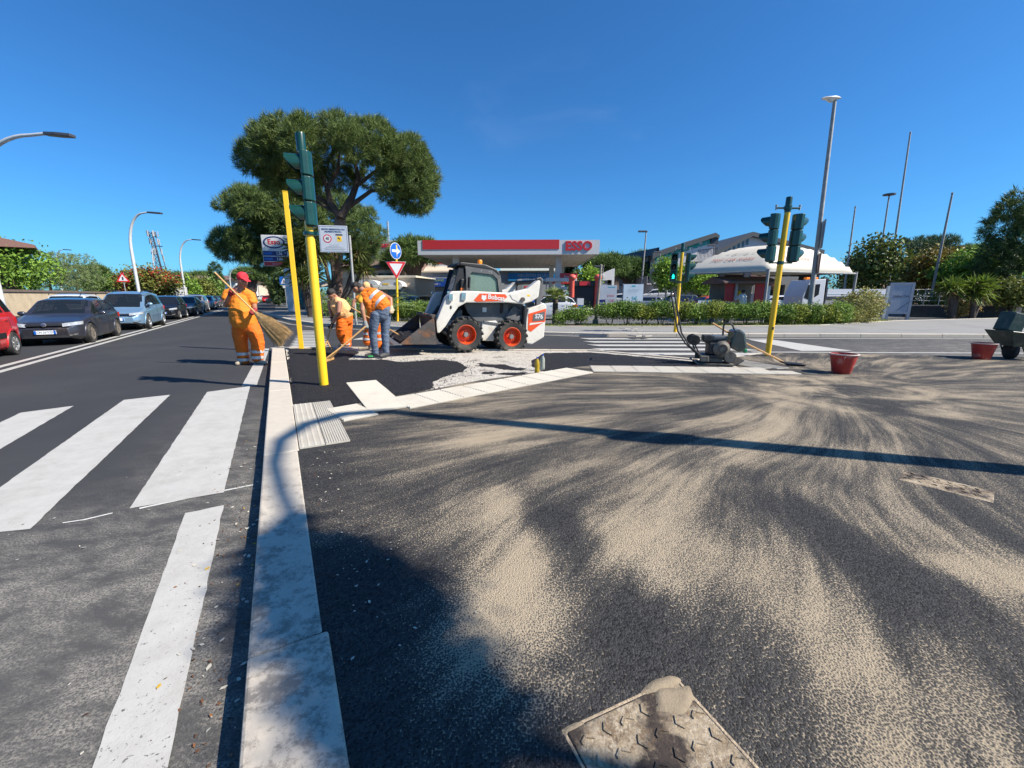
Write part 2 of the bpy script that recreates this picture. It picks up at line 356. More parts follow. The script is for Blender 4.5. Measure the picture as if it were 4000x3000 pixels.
# road paint, worn through to the asphalt in chips
paint_m, n, l, b = newmat('road_paint')
P_ = worldco(n)
c1 = mix_n(n, l, noise_n(n, l, P_, 7, 7, .7), (.34, .33, .305), (.50, .49, .46))
dv = n.new('ShaderNodeVectorMath'); dv.operation = 'DOT_PRODUCT'; l.new(P_, dv.inputs[0]); dv.inputs[1].default_value = V
du = n.new('ShaderNodeVectorMath'); du.operation = 'DOT_PRODUCT'; l.new(P_, du.inputs[0]); du.inputs[1].default_value = U
wear = maprange(n, l, du.outputs['Value'], 5.0, 1.2, 0., .085)
chip = maprange(n, l, math_n(n, l, 'ADD', noise_n(n, l, P_, 55, 6, .7), wear), .685, .73)
c1 = mix_n(n, l, chip, c1, (.09, .085, .08))
c1 = mix_n(n, l, math_n(n, l, 'MULTIPLY', maprange(n, l, noise_n(n, l, P_, 2.3, 9, .78), .44, .72), .6), c1, (.30, .275, .24))
l.new(c1, b.inputs['Base Color']); b.inputs['Roughness'].default_value = .7
l.new(bump_n(n, l, noise_n(n, l, P_, 90, 4, .7), .3, .008), b.inputs['Normal'])
def flatmat(name, a, bcol, sc1, st=.3, bs=80, rough=.85, patch=None):
    m, n, l, b = newmat(name); P_ = worldco(n)
    c1 = mix_n(n, l, noise_n(n, l, P_, bs, 4, .7), a, bcol)
    c1 = mix_n(n, l, math_n(n, l, 'MULTIPLY', maprange(n, l, noise_n(n, l, P_, sc1, 6, .65), .45, .75), .6), c1, patch or tuple(q * .6 for q in a))
    l.new(c1, b.inputs['Base Color']); b.inputs['Roughness'].default_value = rough
    l.new(bump_n(n, l, noise_n(n, l, P_, bs, 4, .7), st, .01), b.inputs['Normal']); return m
grey_m = flatmat('grey_footway', (.19, .185, .175), (.27, .265, .25), .7, patch=(.13, .13, .125))
fore_m = flatmat('forecourt_asphalt', (.085, .084, .082), (.14, .138, .133), .35)
soil_m = flatmat('verge_soil', (.10, .075, .045), (.19, .14, .085), 1.5)
tile_m = flatmat('tactile_tile', (.35, .325, .28), (.46, .43, .37), 2.2, bs=60, rough=.8, patch=(.33, .29, .235))

def sheet(name, poly, z, m, kind='structure', parent=None, th=None):
    k = MB()
    if th: k.prism([(p[0], p[1]) for p in poly], z - th, z)
    else:
        pl = [(p[0], p[1], z) for p in poly]; a = sum(pl[i][0] * pl[(i + 1) % len(pl)][1] - pl[(i + 1) % len(pl)][0] * pl[i][1] for i in range(len(pl)))
        k.add(pl if a > 0 else pl[::-1], [list(range(len(pl)))])
    o = k.build(name, m, parent)
    if parent is None: tag(o, kind=kind)
    return o
sheet('ground', [(-900, -300), (900, -300), (900, 1500), (-900, 1500)], -.03, fore_m)
p0 = Vector((-.8, .96, 0)) - U * 1.1
# main road and side road as one sheet of new asphalt
road_poly = [p0 - U * 40, p0 + U * 120, p0 + U * 120 - V * 17.5, p0 - U * 40 - V * 17.5]
sheet('main_road', road_poly, 0, road_m)
sheet('side_road', [p0 - U * .5 + V * .02, (p0 + U * 36) + V * .02, Vector((-9.2, 22, 0)), Vector((1, 17.2, 0)), Vector((60, 17.2, 0)), Vector((60, -20, 0)), Vector((4, -20, 0))], -.004, road_m)
# footway on the photographer's side
kerb_in0, kerb_in1 = Vector((-.49, .96, 0)), Vector((-6.05, 11.08, 0))
ko0, ko1 = Vector((-.8, .96, 0)), Vector((-6.4, 11.08, 0))
far_edge = [at(x, y, ZF) for x, y in ((1130, 1356), (1415, 1358), (1854, 1366), (2300, 1368), (2363, 1371), (2717, 1403), (2865, 1392), (2996, 1378), (3200, 1380), (4000, 1395))]
foot_poly = [kerb_in0 - U * 8, kerb_in1] + far_edge[1:] + [Vector((30, 8.2, 0)), Vector((30, -10, 0))]
island = [kerb_in1] + far_edge[:6] + [at(2890, 1437, ZF), at(2308, 1426, ZF), at(1881, 1484, ZF), at(1283, 1598, ZF), at(1128, 1582, ZF)]
sheet('footway', foot_poly, ZF - .025, base_m, th=.09)
sand_poly = [kerb_in0 - U * 8 - V * .04, kerb_in0 + U * 4.1 - V * .04, at(1135, 1600, ZF), at(1283, 1598, ZF), at(1881, 1484, ZF), at(2308, 1426, ZF), at(2864, 1437, ZF), at(2900, 1425, ZF), at(2865, 1396, ZF)] + far_edge[7:] + [Vector((30, 8.2, 0)), Vector((30, -10, 0))]
sheet('sanded_footway', sand_poly, ZF, sand_m, th=.02)
# fresh asphalt laid in the island, thick and uneven
def inside(p, poly):
    c = False; n = len(poly)
    for i in range(n):
        a, b = poly[i], poly[(i + 1) % n]
        if (a[1] > p[1]) != (b[1] > p[1]) and p[0] < (b[0] - a[0]) * (p[1] - a[1]) / (b[1] - a[1]) + a[0]: c = not c
    return c
def edist(p, poly):
    d = 1e9; n = len(poly)
    for i in range(n):
        ax, ay = poly[i][0], poly[i][1]; bx, by = poly[(i + 1) % n][0], poly[(i + 1) % n][1]
        dx, dy = bx - ax, by - ay; t = max(0, min(1, ((p[0] - ax) * dx + (p[1] - ay) * dy) / (dx * dx + dy * dy)))
        d = min(d, math.hypot(p[0] - ax - t * dx, p[1] - ay - t * dy))
    return d
def heap(name, poly, z0, th, res, m, rough, label=None, soft=.12, nz=.06):
    xs = [p[0] for p in poly]; ys = [p[1] for p in poly]; k = MB(); idx = {}
    nx = int((max(xs) - min(xs)) / res) + 3; ny = int((max(ys) - min(ys)) / res) + 3; H = {}
    for i in range(nx):
        for j in range(ny):
            x, y = min(xs) - res + i * res, min(ys) - res + j * res
            d = edist((x, y), poly); d = d if inside((x, y), poly) else -d
            d += nz * (noise.noise((x * 3.1, y * 3.1, 2)) + .6 * noise.noise((x * 9, y * 9, 5)))
            if d > -.03:
                t = max(0, min(1, (d + .02) / soft)); t = t * t * (3 - 2 * t)
                H[i, j] = (x, y, z0 - .01 + (th + .01) * t + rough * t * (noise.noise((x * 5, y * 5, 1)) + .5 * noise.noise((x * 17, y * 17, 4))))
    for kx in H: idx[kx] = len(idx)
    fs = [(idx[i, j], idx[i + 1, j], idx[i + 1, j + 1], idx[i, j + 1]) for (i, j) in H if (i + 1, j) in H and (i + 1, j + 1) in H and (i, j + 1) in H]
    k.add(list(H.values()), fs); o = k.build(name, m, smooth=True); return tag(o, kind='structure')
patch1 = [at(x, y, ZF) for x, y in ((1117, 1360), (1229, 1361), (1330, 1364), (1410, 1370), (1385, 1390), (1352, 1404), (1489, 1403), (1596, 1412), (1659, 1405), (1723, 1401), (1799, 1411), (1832, 1432), (1811, 1447), (1729, 1468), (1704, 1490), (1690, 1516), (1539, 1552), (1283, 1603), (1258, 1566), (1126, 1586))]
heap('asphalt_patch', patch1, ZF - .03, .036, .05, fresh_m, .007)
patch2 = [at(x, y, ZF) for x, y in ((2071, 1405), (2121, 1378), (2300, 1375), (2363, 1379), (2717, 1411), (2890, 1440), (2600, 1436), (2308, 1430), (2126, 1449), (2075, 1428))]
heap('asphalt_patch', patch2, ZF - .03, .036, .05, fresh_m, .003, soft=.1)
crumb = [at(x, y, ZF) for x, y in ((1850, 1412), (1960, 1418), (2060, 1436), (2040, 1446), (1930, 1440), (1870, 1426))]
heap('asphalt_patch', crumb, ZF - .03, .014, .04, fresh_m, .008, nz=.22)
crumb = [at(x, y, ZF) for x, y in ((1880, 1452), (1990, 1446), (2080, 1452), (2000, 1462), (1900, 1464))]
heap('asphalt_patch', crumb, ZF - .03, .012, .04, fresh_m, .008, nz=.25)
# kerb stones, one object each
kerb = thing('kerb', None, None); tag(kerb, kind='structure')
def stones(path, w, h0, h1, ln, parent, bev=.012, m=kerb_m, gap=.006):
    k = 0
    for a, b in zip(path, path[1:]):
        a, b = Vector((a[0], a[1], 0)), Vector((b[0], b[1], 0)); L = (b - a).length; n = max(1, round(L / ln)); d = (b - a).normalized(); p = Vector((-d.y, d.x, 0)) * -w
        for i in range(n):
            q0, q1 = a + d * (L * i / n + gap / 2), a + d * (L * (i + 1) / n - gap / 2)
            j = rnd.uniform(-.004, .004); c = (q0 + q1) / 2
            o = MB(); o.prism([(q - c)[:2] for q in (q0, q1, q1 + p, q0 + p)], h0, h1 + j)
            o.build('kerb_stone', m, parent, bevel=bev, loc=(c.x, c.y, 0)); k += 1
u2 = (ko1 - ko0).normalized()
stones([ko1 + u2 * .0, ko0 + u2 * 4.55], -.28, -.05, ZF + .009, 1.05, kerb)
stones([ko0 + u2 * 4.55, ko0 + u2 * 2.75], -.275, -.05, ZF + .01, 1.8, kerb)
stones([ko0 + u2 * 2.75, ko0 + u2 * .42], -.264, -.05, ZF + .008, 2.4, kerb)
stones([ko0 + u2 * .42, ko0 - u2 * 5], -.284, -.05, ZF + .011, 1.8, kerb)
fe = far_edge; kn = Vector((0, .13, 0))
stones([ko1 + Vector((.02, .0, 0))] + [q + kn for q in fe[1:5]], .13, -.05, ZF + .006, 1.0, kerb, .008)
stones([fe[4] + kn, fe[5] + kn * .8, fe[6] + kn * .8, fe[7] + kn], .12, -.05, ZF - .0, 1.0, kerb, .008)
stones([fe[7] + kn, fe[8] + kn, fe[9] + kn], .12, -.05, .052, 1.0, kerb, .008)
# tactile paving, one object for each tile
tact = thing('tactile_paving', None, None); tag(tact, kind='structure')
def tile_mesh(kind, a, b_):
    k = MB(); k.box((-a / 2 + .002, -b_ / 2 + .002, -.03), (a / 2 - .002, b_ / 2 - .002, 0))
    if kind == 'ridge':
        n = 5
        for i in range(n):
            y = -b_ / 2 + b_ * (i + .5) / n; wd = b_ / n * .3
            k.add([(-a / 2 + .006, y - wd, 0), (a / 2 - .006, y - wd, 0), (a / 2 - .006, y + wd, 0), (-a / 2 + .006, y + wd, 0), (-a / 2 + .012, y - wd * .5, .008), (a / 2 - .012, y - wd * .5, .008), (a / 2 - .012, y + wd * .5, .008), (-a / 2 + .012, y + wd * .5, .008)],
                  [(4, 5, 6, 7), (0, 1, 5, 4), (1, 2, 6, 5), (2, 3, 7, 6), (3, 0, 4, 7)])
    if kind == 'rib':
        n = 10
        for i in range(n):
            y = -b_ / 2 + b_ * (i + .5) / n; wd = b_ / n * .28
            k.add([(-a / 2 + .005, y - wd, 0), (a / 2 - .005, y - wd, 0), (a / 2 - .005, y + wd, 0), (-a / 2 + .005, y + wd, 0), (-a / 2 + .005, y, .006), (a / 2 - .005, y, .006)], [(0, 1, 5, 4), (2, 3, 4, 5), (1, 2, 5), (3, 0, 4)])
    if kind == 'dot':
        for i in range(4):
            for j in range(5):
                x = -a / 2 + a * (i + .5) / 4; y = -b_ / 2 + b_ * (j + .5) / 5; r1, r2 = .014, .008
                vs = [(x + r1 * math.cos(t * R(60)), y + r1 * math.sin(t * R(60)), 0) for t in range(6)] + [(x + r2 * math.cos(t * R(60)), y + r2 * math.sin(t * R(60)), .007) for t in range(6)]
                k.add(vs, [(t, (t + 1) % 6, 6 + (t + 1) % 6, 6 + t) for t in range(6)] + [list(range(6, 12))])
    return k.mesh('tile_' + kind, tile_m)
T_r = tile_mesh('ridge', .4, .315); T_b = tile_mesh('rib', .29, .215); T_d = tile_mesh('dot', .215, .29); T_w = tile_mesh('rib', .46, .31)
def put_tile(me, x, y, rz, z=ZF + .012):
    return link('tile', me, None, tact, (x, y, z + rnd.uniform(-.0015, .0015)), (rnd.uniform(-.004, .004), rnd.uniform(-.004, .004), rz))
ru = math.atan2(u2.y, u2.x)
TL = at(1135, 1585, ZF); 
nrm = Vector((u2.y, -u2.x, 0))       # to the right of the kerb
q = ko0 + u2 * 4.55 ; 
base_p = ko0 + nrm * .278 + u2 * ((TL - ko0).dot(u2))
for i in range(6):
    c = base_p - u2 * (.29 * (i + .5)); d_ = c + nrm * .108; e_ = c + nrm * .325
    put_tile(T_d, d_.x, d_.y, ru - R(90)); put_tile(T_b, e_.x, e_.y, ru)
s1a, s1b = at(1296, 1625, ZF), at(2296, 1442, ZF)
d1 = (s1b - s1a).normalized(); n1 = Vector((-d1.y, d1.x, 0)); L1 = (s1b - s1a).length; r1 = math.atan2(d1.y, d1.x)
pl2 = at(1450, 1560, ZF)
k1 = int(L1 / .4)
for i in range(k1):
    c = s1a + d1 * (.22 + .4 * i + .0)
    if .40 < (c - s1a).dot(d1) < .98: continue
    for sgn in (-1, 1): put_tile(T_r, (c + n1 * sgn * .158).x, (c + n1 * sgn * .158).y, r1)
top2 = Vector((-1.49, 4.85, 0))
for i in range(6):
    c = top2 + u2 * (.155 + .31 * i)
    put_tile(T_w, c.x, c.y, ru - R(90), ZF + .016)
s2a, s2b = at(2318, 1441, ZF), at(3075, 1451, ZF)
d2 = (s2b - s2a).normalized(); n2_ = Vector((-d2.y, d2.x, 0)); k2 = int((s2b - s2a).length / .4); r2 = math.atan2(d2.y, d2.x)
for i in range(k2 + 1):
    c = s2a + d2 * (.16 + .4 * i)
    for sgn in (-1, 1):
        if i == k2 and sgn > 0: continue
        put_tile(T_r, (c + n2_ * sgn * .158).x, (c + n2_ * sgn * .158).y, r2, ZF + .010)
for i in range(3):     # side strip to the dropped kerb on the right
    for j in range(2):
        c = at(2960, 1425, ZF) + Vector((-.15 + .315 * j - .12 * i, .33 * i - .25, 0)); put_tile(T_r, c.x, c.y, R(110), ZF + .004)
# ---------------------------------------------------------------- painted markings
marks = thing('road_markings', None, None); tag(marks, kind='structure')
def mark(pts, z=.004, name='marking', m=None):
    k = MB(); q_ = []
    for a, b_ in zip(pts, list(pts[1:]) + [pts[0]]):      # rolled paint never ends in a ruled edge
        a, b_ = Vector((a[0], a[1], 0)), Vector((b_[0], b_[1], 0)); n_ = max(1, min(60, int((b_ - a).length / .07))) if a.y < 12 else 1
        for i in range(n_): c = a.lerp(b_, i / n_); q_.append(c + Vector((noise.noise(c * 9), noise.noise(c * 9 + Vector((7, 3, 1))), 0)) * (.007 if i else 0))
    pts = q_; pl = [(p[0], p[1], z) for p in pts]; a = sum(pl[i][0] * pl[(i + 1) % len(pl)][1] - pl[(i + 1) % len(pl)][0] * pl[i][1] for i in range(len(pl)))
    k.add(pl if a > 0 else pl[::-1], [list(range(len(pl)))]); return k.build(name, m or paint_m, marks)
def px(*l): return [at(x, y, 0) for x, y in l]
mark(px((809, 1532), (977, 1509), (875, 1925), (506, 1988)), name='zebra_stripe')
mark(px((484, 1563), (665, 1543), (118, 2068), (-290, 2110)), name='zebra_stripe')
mark(px((81, 1613), (289, 1586), (-400, 1990), (-900, 2080)), name='zebra_stripe')
mark(px((-330, 1668), (-150, 1640), (-900, 1950), (-1400, 2000)), name='zebra_stripe')
mark(px((724, 2006), (875, 1975), (656, 3000), (362, 3000)) , name='edge_line')
mark([at(362, 3000), at(656, 3000), at(656, 3000) - U * 4, at(362, 3000) - U * 4], name='edge_line')
mark(px((1022, 1362), (1052, 1362), (1003, 1506), (945, 1508)), name='edge_line')
for a0, wd in ((at(0, 1437), .15), (at(0, 1457), .15)):
    mark([a0 - U * 12, a0 + U * 70, a0 + U * 70 - V * wd, a0 - U * 12 - V * wd], name='centre_line')
for a, b_ in (((1055, 1244), (1135, 1266)), ((1135, 1266), (1235, 1279)), ((1235, 1279), (1420, 1287)), ((1420, 1287), (1700, 1296)), ((1700, 1296), (2260, 1313))):
    A, B = at(*a), at(*b_); n_ = Vector((0, -.14, 0)); mark([A, B, B + n_, A + n_], name='edge_line')
A, B = at(2640, 1321), at(4300, 1324); mark([A, B, B + Vector((0, -.14, 0)), A + Vector((0, -.14, 0))], name='edge_line')
A, B = at(2930, 1374), at(4300, 1380); mark([A, B, B + Vector((0, -.14, 0)), A + Vector((0, -.14, 0))], name='edge_line')
# zebra over the side road in front of the hedge
for y, x0, x1 in ((1321, 2262, 2720), (1333, 2277, 2722), (1346, 2292, 2760), (1361, 2308, 2900), (1378, 2400, 2960)):
    A, B = at(x0, y), at(x1, y + 1); t = .42; mark([A, B, B + Vector((.28, -t, 0)), A + Vector((.28, -t, 0))], name='zebra_stripe')
# zebra on the left mouth of the side road
for i in range(12):
    y = 1292 + i * 5.3 + i * i * .06; A, B = at(1183 - i * 3.6, y), at(1262 + i * 3, y + .5); h = .25
    mark([A, B, B + Vector((0, -.33, 0)), A + Vector((0, -.33, 0))], name='zebra_stripe')
mark(px((1376, 1327), (1430, 1315), (1700, 1322), (1690, 1329)), name='splitter_marking')
mark(px((2920, 1326), (3010, 1326), (3330, 1371), (3130, 1371)), name='splitter_marking')
mark(px((1475, 1312), (1520, 1313), (1690, 1326), (1660, 1329)), name='splitter_marking')
# ---------------------------------------------------------------- far side of the side road: kerb, footway, verge
fk = [at(x, y, 0) for x, y in ((1020, 1224), (1060, 1236), (1130, 1255), (1230, 1271), (1415, 1279), (1700, 1292), (2111, 1309), (2374, 1316), (2640, 1316), (3200, 1317), (4000, 1320))] + [Vector((40, 14, 0))]
back = [Vector(q) for q in ((40, 22, 0), (30, 25.5, 0), (20.9, 22.7, 0), (14.04, 19.18, 0), (7.86, 18.4, 0), (1.23, 18.4, 0), (-1.13, 18.6, 0), (-4.4, 21.0, 0), (-8, 23.2, 0), (-14, 31, 0), (-17.6, 36, 0), (-21, 37, 0))]
sheet('far_footway', fk + back, .11, grey_m, th=.1)
fkerb = thing('far_kerb', None, None); tag(fkerb, kind='structure')
stones([q + Vector((0, -.025, 0)) for q in fk[::-1]], .2, -.02, .124, 1.3, fkerb, .015)
vk = [Vector(q) for q in ((30, 25.5, 0), (20.9, 22.7, 0), (14.04, 19.18, 0), (7.86, 18.4, 0), (1.23, 18.4, 0), (-1.13, 18.6, 0), (-4.4, 21.0, 0), (-8, 23.2, 0))]
stones(vk, .1, .0, .135, 1.2, fkerb, .008)
verge = vk[1:] + [Vector(q) for q in ((-8.2, 24.6, 0), (-4, 22.4, 0), (-.6, 20.2, 0), (7.8, 20.3, 0), (13.6, 21.2, 0), (20.5, 24.6, 0))]
sheet('verge', verge, .115, soil_m, th=.1)
# tactile strip over there
for i in range(4):
    for j in range(2):
        c = at(2440 + i * 14, 1283 + i * 9, .11) + Vector((.31 * j, 0, 0)); link('tile', T_r, None, tact, (c.x, c.y, .118), (0, 0, R(118)))
for i in range(9):
    c = at(2385, 1318, 0) + Vector((.38 * i, .32, 0)); link('tile', T_r, None, tact, (c.x, c.y, .128), (0, 0, 0))
for i in range(5):
    c = at(2500, 1301, .11) + Vector((.38 * i, 0, 0)); link('tile', T_r, None, tact, (c.x, c.y, .118), (0, 0, 0))
# ---------------------------------------------------------------- traffic lights
yellow_m = mat('yellow_paint', (.78, .48, .012), .38, var=.06, scale=3, dirt=(.45, .27, .03), dirtamt=.12, coat=.2)
green_m = mat('dark_green_paint', (.006, .045, .035), .3, var=.2, coat=.3)
black_m = mat('black_plastic', (.012, .012, .013), .45)
steel_m = mat('galvanised_steel', (.42, .43, .44), .45, .7, var=.2, scale=10)
white_m = mat('white_paint', (.6, .6, .59), .45, var=.04)
dlens_m = mat('dark_lens', (.02, .012, .01), .12)
glow_m = mat('green_light', (.01, .85, .62), .4, emit=2.0, var=.05)
grey_pole_m = mat('grey_pole', (.30, .30, .29), .6, var=.2, scale=4, dirt=(.2, .17, .13), dirtamt=.3)
def signal_head(parent, loc, rz, lit=None, s=1., name='signal_head'):
    h = bpy.data.objects.new(name, None); C.objects.link(h); h.parent = parent; h.location = loc; h.rotation_euler = (0, 0, rz); h.scale = (s * .8, s * .86, s)
    for i in range(3):
        z = .33 * i
        k = MB(); sec = [(.07, -.125), (.07, .125), (.02, .14), (-.06, .125), (-.11, .07), (-.125, 0), (-.11, -.07), (-.06, -.125), (.02, -.14)]
        k.prism(sec, z + .008, z + .318); k.prism([(p[0] * .82, p[1] * .82) for p in sec], z - .012, z + .01)
        k.build('housing', green_m, h, bevel=.014)
        v = MB(); n = 18; vs = []; fs = []
        for j in range(n + 1):
            t = R(-52) + R(284) * j / n; up = (math.sin(t) + 1) / 2
            L = .05 + .2 * min(1, up * 1.5) ** .8
            for q, rr in ((.06, .118), (L + .06, .112)): vs.append((q, rr * math.cos(t), z + .163 + rr * math.sin(t)))
        b0 = len(vs)
        vs += [(x, y * .955, z + .163 + (zz - z - .163) * .955) for x, y, zz in vs]
        for j in range(n):
            fs.append((2 * j, 2 * j + 1, 2 * j + 3, 2 * j + 2)); fs.append((b0 + 2 * j, b0 + 2 * j + 2, b0 + 2 * j + 3, b0 + 2 * j + 1)); fs.append((2 * j + 1, b0 + 2 * j + 1, b0 + 2 * j + 3, 2 * j + 3))
        v.add(vs, fs); v.build('visor', green_m, h, smooth=True)
        q = MB(); q.M = TR((.07, 0, z + .163), ry=R(90)); q.lathe([(.105, 0), (.1, .006), (.06, .02), (.001, .026)], 20)
        q.build('lens', dlens_m, h, smooth=True)
    if lit == 0:      # dark walking figure in the green lens
        q = MB(); q.M = TR((.1, 0, .163), rz=R(90), rx=R(90))
        q.prism([(-.05, -.075), (-.025, -.02), (-.055, .0), (-.04, .035), (-.015, .04), (-.03, .065), (0, .088), (.03, .065), (.015, .04), (.045, .03), (.06, -.01), (.03, -.015), (.05, -.075), (.02, -.075), (0, -.03), (-.02, -.075)], 0, .004)
        q.build('figure', glow_m, h)
    return h
def cap(parent, z, r=.062, h=.26):
    k = MB(); k.lathe([(r, z - .05), (r, z + h - .02), (r * .9, z + h), (.001, z + h + .004)], 14); return k.build('cap', green_m, parent, smooth=True)
# near traffic light, its head on top of the post
b0 = at(1266, 1504, ZF)
t = thing('traffic_light', 'yellow traffic light post standing in black asphalt, three green visors pointing left', 'traffic light', b0)
k = MB(); k.lathe([(.064, -.1), (.064, 2.14), (.06, 2.16)], 20); k.build('post', yellow_m, t, smooth=True)
k = MB(); k.lathe([(.052, 2.14), (.052, 2.4)], 16); k.build('neck', yellow_m, t, smooth=True)
k = MB(); k.lathe([(.075, 2.19), (.08, 2.195), (.08, 2.235), (.075, 2.24)], 16); k.box((.06, -.02, 2.19), (.12, .02, 2.24)); k.build('clamp', green_m, t, smooth=True)
signal_head(t, (.02, .01, 2.31), R(203))
k = MB(); k.lathe([(.06, 3.28), (.06, 3.5), (.055, 3.52), (.001, 3.525)], 14); k.build('cap', green_m, t, smooth=True)
# bare yellow post behind it
b0 = at(1178, 1362, ZF)
t = thing('yellow_post', 'bare square yellow post without a signal, at the far corner of the kerb', 'post', b0, R(20))
k = MB(); k.box((-.055, -.045, -.1), (.055, .045, 3.78)); k.build('shaft', yellow_m, t, bevel=.008)
k = MB(); k.box((-.06, -.05, 3.78), (.06, .05, 3.8)); k.build('end_cap', yellow_m, t, bevel=.004)
# right hand traffic light with two heads
def twin(name, label, base, s, rz1, rz2, lit, ph, dx=.27, hz=None, lean=0):
    t = thing(name, label, 'traffic light', base); t.rotation_euler = (0, lean, 0)
    k = MB(); k.lathe([(.06, -.1), (.06, ph - 1.05), (.056, ph)], 18); k.build('post', yellow_m, t, smooth=True)
    cap(t, ph)
    k = MB(); k.box((-dx, -.025, ph + .02), (dx, .025, ph + .055)); k.lathe([(.075, ph + .0), (.075, ph + .09)], 14); k.build('bracket', green_m, t, bevel=.006)
    k = MB(); k.box((-dx, -.02, ph - 1.1), (dx, .02, ph - 1.07)); k.lathe([(.068, ph - 1.12), (.068, ph - 1.05)], 14); k.build('bracket', green_m, t, bevel=.006)
    for x in (-dx, dx):
        k = MB(); k.lathe([(.02, ph + .0), (.02, ph + .075), (.026, ph + .08), (.026, ph + .1), (.001, ph + .105)], 10); k.M = TR((x, 0, 0)); k.v = [tuple(k.M @ Vector(q)) for q in k.v]; k.build('bolt', steel_m, t, smooth=True)
    signal_head(t, (-dx, 0, ph - 1.06), rz1, lit); signal_head(t, (dx, 0, ph - 1.06), rz2)
    k = MB(); k.box((-.02, -.064, .6), (.02, -.056, .66)); k.build('hatch', black_m, t)
    return t
twin('traffic_light', 'yellow post with two green signal heads seen from behind, beside the red bucket', at(2998, 1390, ZF), 1, R(128), R(28), None, 3.13, .25, lean=R(.6))
twin('traffic_light', 'traffic light showing a lit green signal in front of the hedge', at(2637, 1298, .11), 1, R(-112), R(-8), 0, 2.9, .25, lean=R(.6))
# ---------------------------------------------------------------- signs
blue_m = mat('sign_blue', (.01, .10, .42), .35, var=.05); red_m = mat('sign_red', (.52, .015, .02), .35, var=.08); ink_m = mat('sign_ink', (.03, .035, .05), .5)
wsign_m = mat('sign_white', (.58, .585, .59), .4, var=.04); navy_m = mat('navy', (.008, .015, .12), .4); yel_m = mat('sign_yellow', (.8, .5, .02), .45)
grey_back_m = mat('sign_back', (.25, .25, .26), .5, .3)
def disc(r, y0, y1, n=28, cx=0, cz=0): return [(cx + r * math.cos(2 * math.pi * i / n), cz + r * math.sin(2 * math.pi * i / n)) for i in range(n)]
def plate(name, poly, y0, y1, m, parent, bevel=0): k = MB(); k.prism_y(poly, y0, y1); return k.build(name, m, parent, bevel=bevel)
def rect(x0, z0, x1, z1): return [(x0, z0), (x1, z0), (x1, z1), (x0, z1)]
# blue arrow and give-way sign
YS = 22.; sp_ = dep(1553, 1250, YS); t = thing('road_sign', 'yellow pole with blue arrow disc above a red and white give-way triangle', 'road sign', (sp_.x, YS, .1), R(-2))
za, zy0, zy1 = dep(1548, 981, YS).z - .1, dep(1550, 1092, YS).z - .1, dep(1550, 1022, YS).z - .1; xo = dep(1549, 1000, YS).x - sp_.x
k = MB(); k.tube([(0, 0, 0), (xo * .5, 0, za * .5), (xo, 0, za + .3)], .06, 12); k.build('pole', yellow_m, t, smooth=True)
a = bpy.data.objects.new('arrow_sign', None); C.objects.link(a); a.parent = t; a.location = (xo, -.08, za); a.rotation_euler = (0, 0, R(64)); a.scale = (1.12,) * 3
plate('backing', disc(.36, 0, 0), 0, .012, wsign_m, a); plate('face', disc(.335, 0, 0), -.006, 0, blue_m, a)
plate('arrow', [(-.25, -.055), (.05, -.055), (.05, -.15), (.29, 0), (.05, .15), (.05, .055), (-.25, .055)], -.012, -.006, wsign_m, a)
a = bpy.data.objects.new('give_way_sign', None); C.objects.link(a); a.parent = t; a.location = (xo * .8, -.08, zy0 + (zy1 - zy0) * .667); a.rotation_euler = (0, 0, R(24)); sg_ = (zy1 - zy0) / 1.08; a.scale = (sg_,) * 3
def tri(s, r_=0): return [(-s, .36 * s / .62), (s, .36 * s / .62), (0, -.72 * s / .62)]
plate('backing', tri(.62), 0, .012, wsign_m, a, .02); plate('border', tri(.595), -.006, 0, red_m, a); plate('face', tri(.40), -.012, -.006, wsign_m, a)
# big notice board
bp = dep(1392, 1270, 19.5); bp.z = .11
t = thing('notice_board', 'white notice board with a 40 speed limit and camera symbol on a grey pole', 'notice board', bp, R(10))
k = MB(); k.lathe([(.055, 0), (.055, 3.95)], 12); k.build('pole', grey_pole_m, t, smooth=True)
a = bpy.data.objects.new('board', None); C.objects.link(a); a.parent = t; a.location = (-.66, -.07, 3.76); a.scale = (.88,) * 3
plate('panel', rect(-.68, -.62, .68, .66), 0, .03, mat('board_silver', (.55, .57, .6), .35, .2, var=.06), a, .01)
ln = mat('board_line', (.02, .05, .14), .5)
for q in (rect(-.63, .6, .63, .612), rect(-.63, -.572, .63, -.56), rect(-.64, -.57, -.628, .61), rect(.628, -.57, .64, .61)): plate('border_line', q, -.004, 0, ln, a)
lettering('lettering', 'CENTRO RESIDENZIALE AXA', .105, ln, a, (0, -.005, .475), bold=.002, sx=.82)
lettering('lettering', 'PROPRIETÀ PRIVATA', .105, ln, a, (0, -.005, .36), bold=.002, sx=.82)
plate('limit_ring', disc(.2, 0, 0, cx=-.3, cz=.03), -.005, 0, red_m, a); plate('limit_face', disc(.155, 0, 0, cx=-.3, cz=.03), -.009, -.005, wsign_m, a)
lettering('lettering', '40', .2, ink_m, a, (-.3, -.011, .03), bold=.004, sx=.8)
plate('camera_panel', rect(.16, -.1, .38, .16), -.005, 0, yel_m, a); plate('caption_bar', rect(.1, .19, .43, .255), -.005, 0, ink_m, a)
k = MB(); k.M = TR((.25, -.008, .05), ry=R(35)); k.box((-.06, -.002, -.025), (.06, .002, .03)); k.M = TR((.3, -.008, -.01)); k.box((-.01, -.002, -.05), (.0, .002, .03)); k.build('camera_symbol', ink_m, a)
for z, x in ((-.28, .22), (-.36, .3), (-.41, .42), (-.47, .55), (-.51, .45)):
    plate('small_print', rect(-x, z, x, z + .02), -.004, 0, mat('small_print', (.28, .3, .34), .5), a)
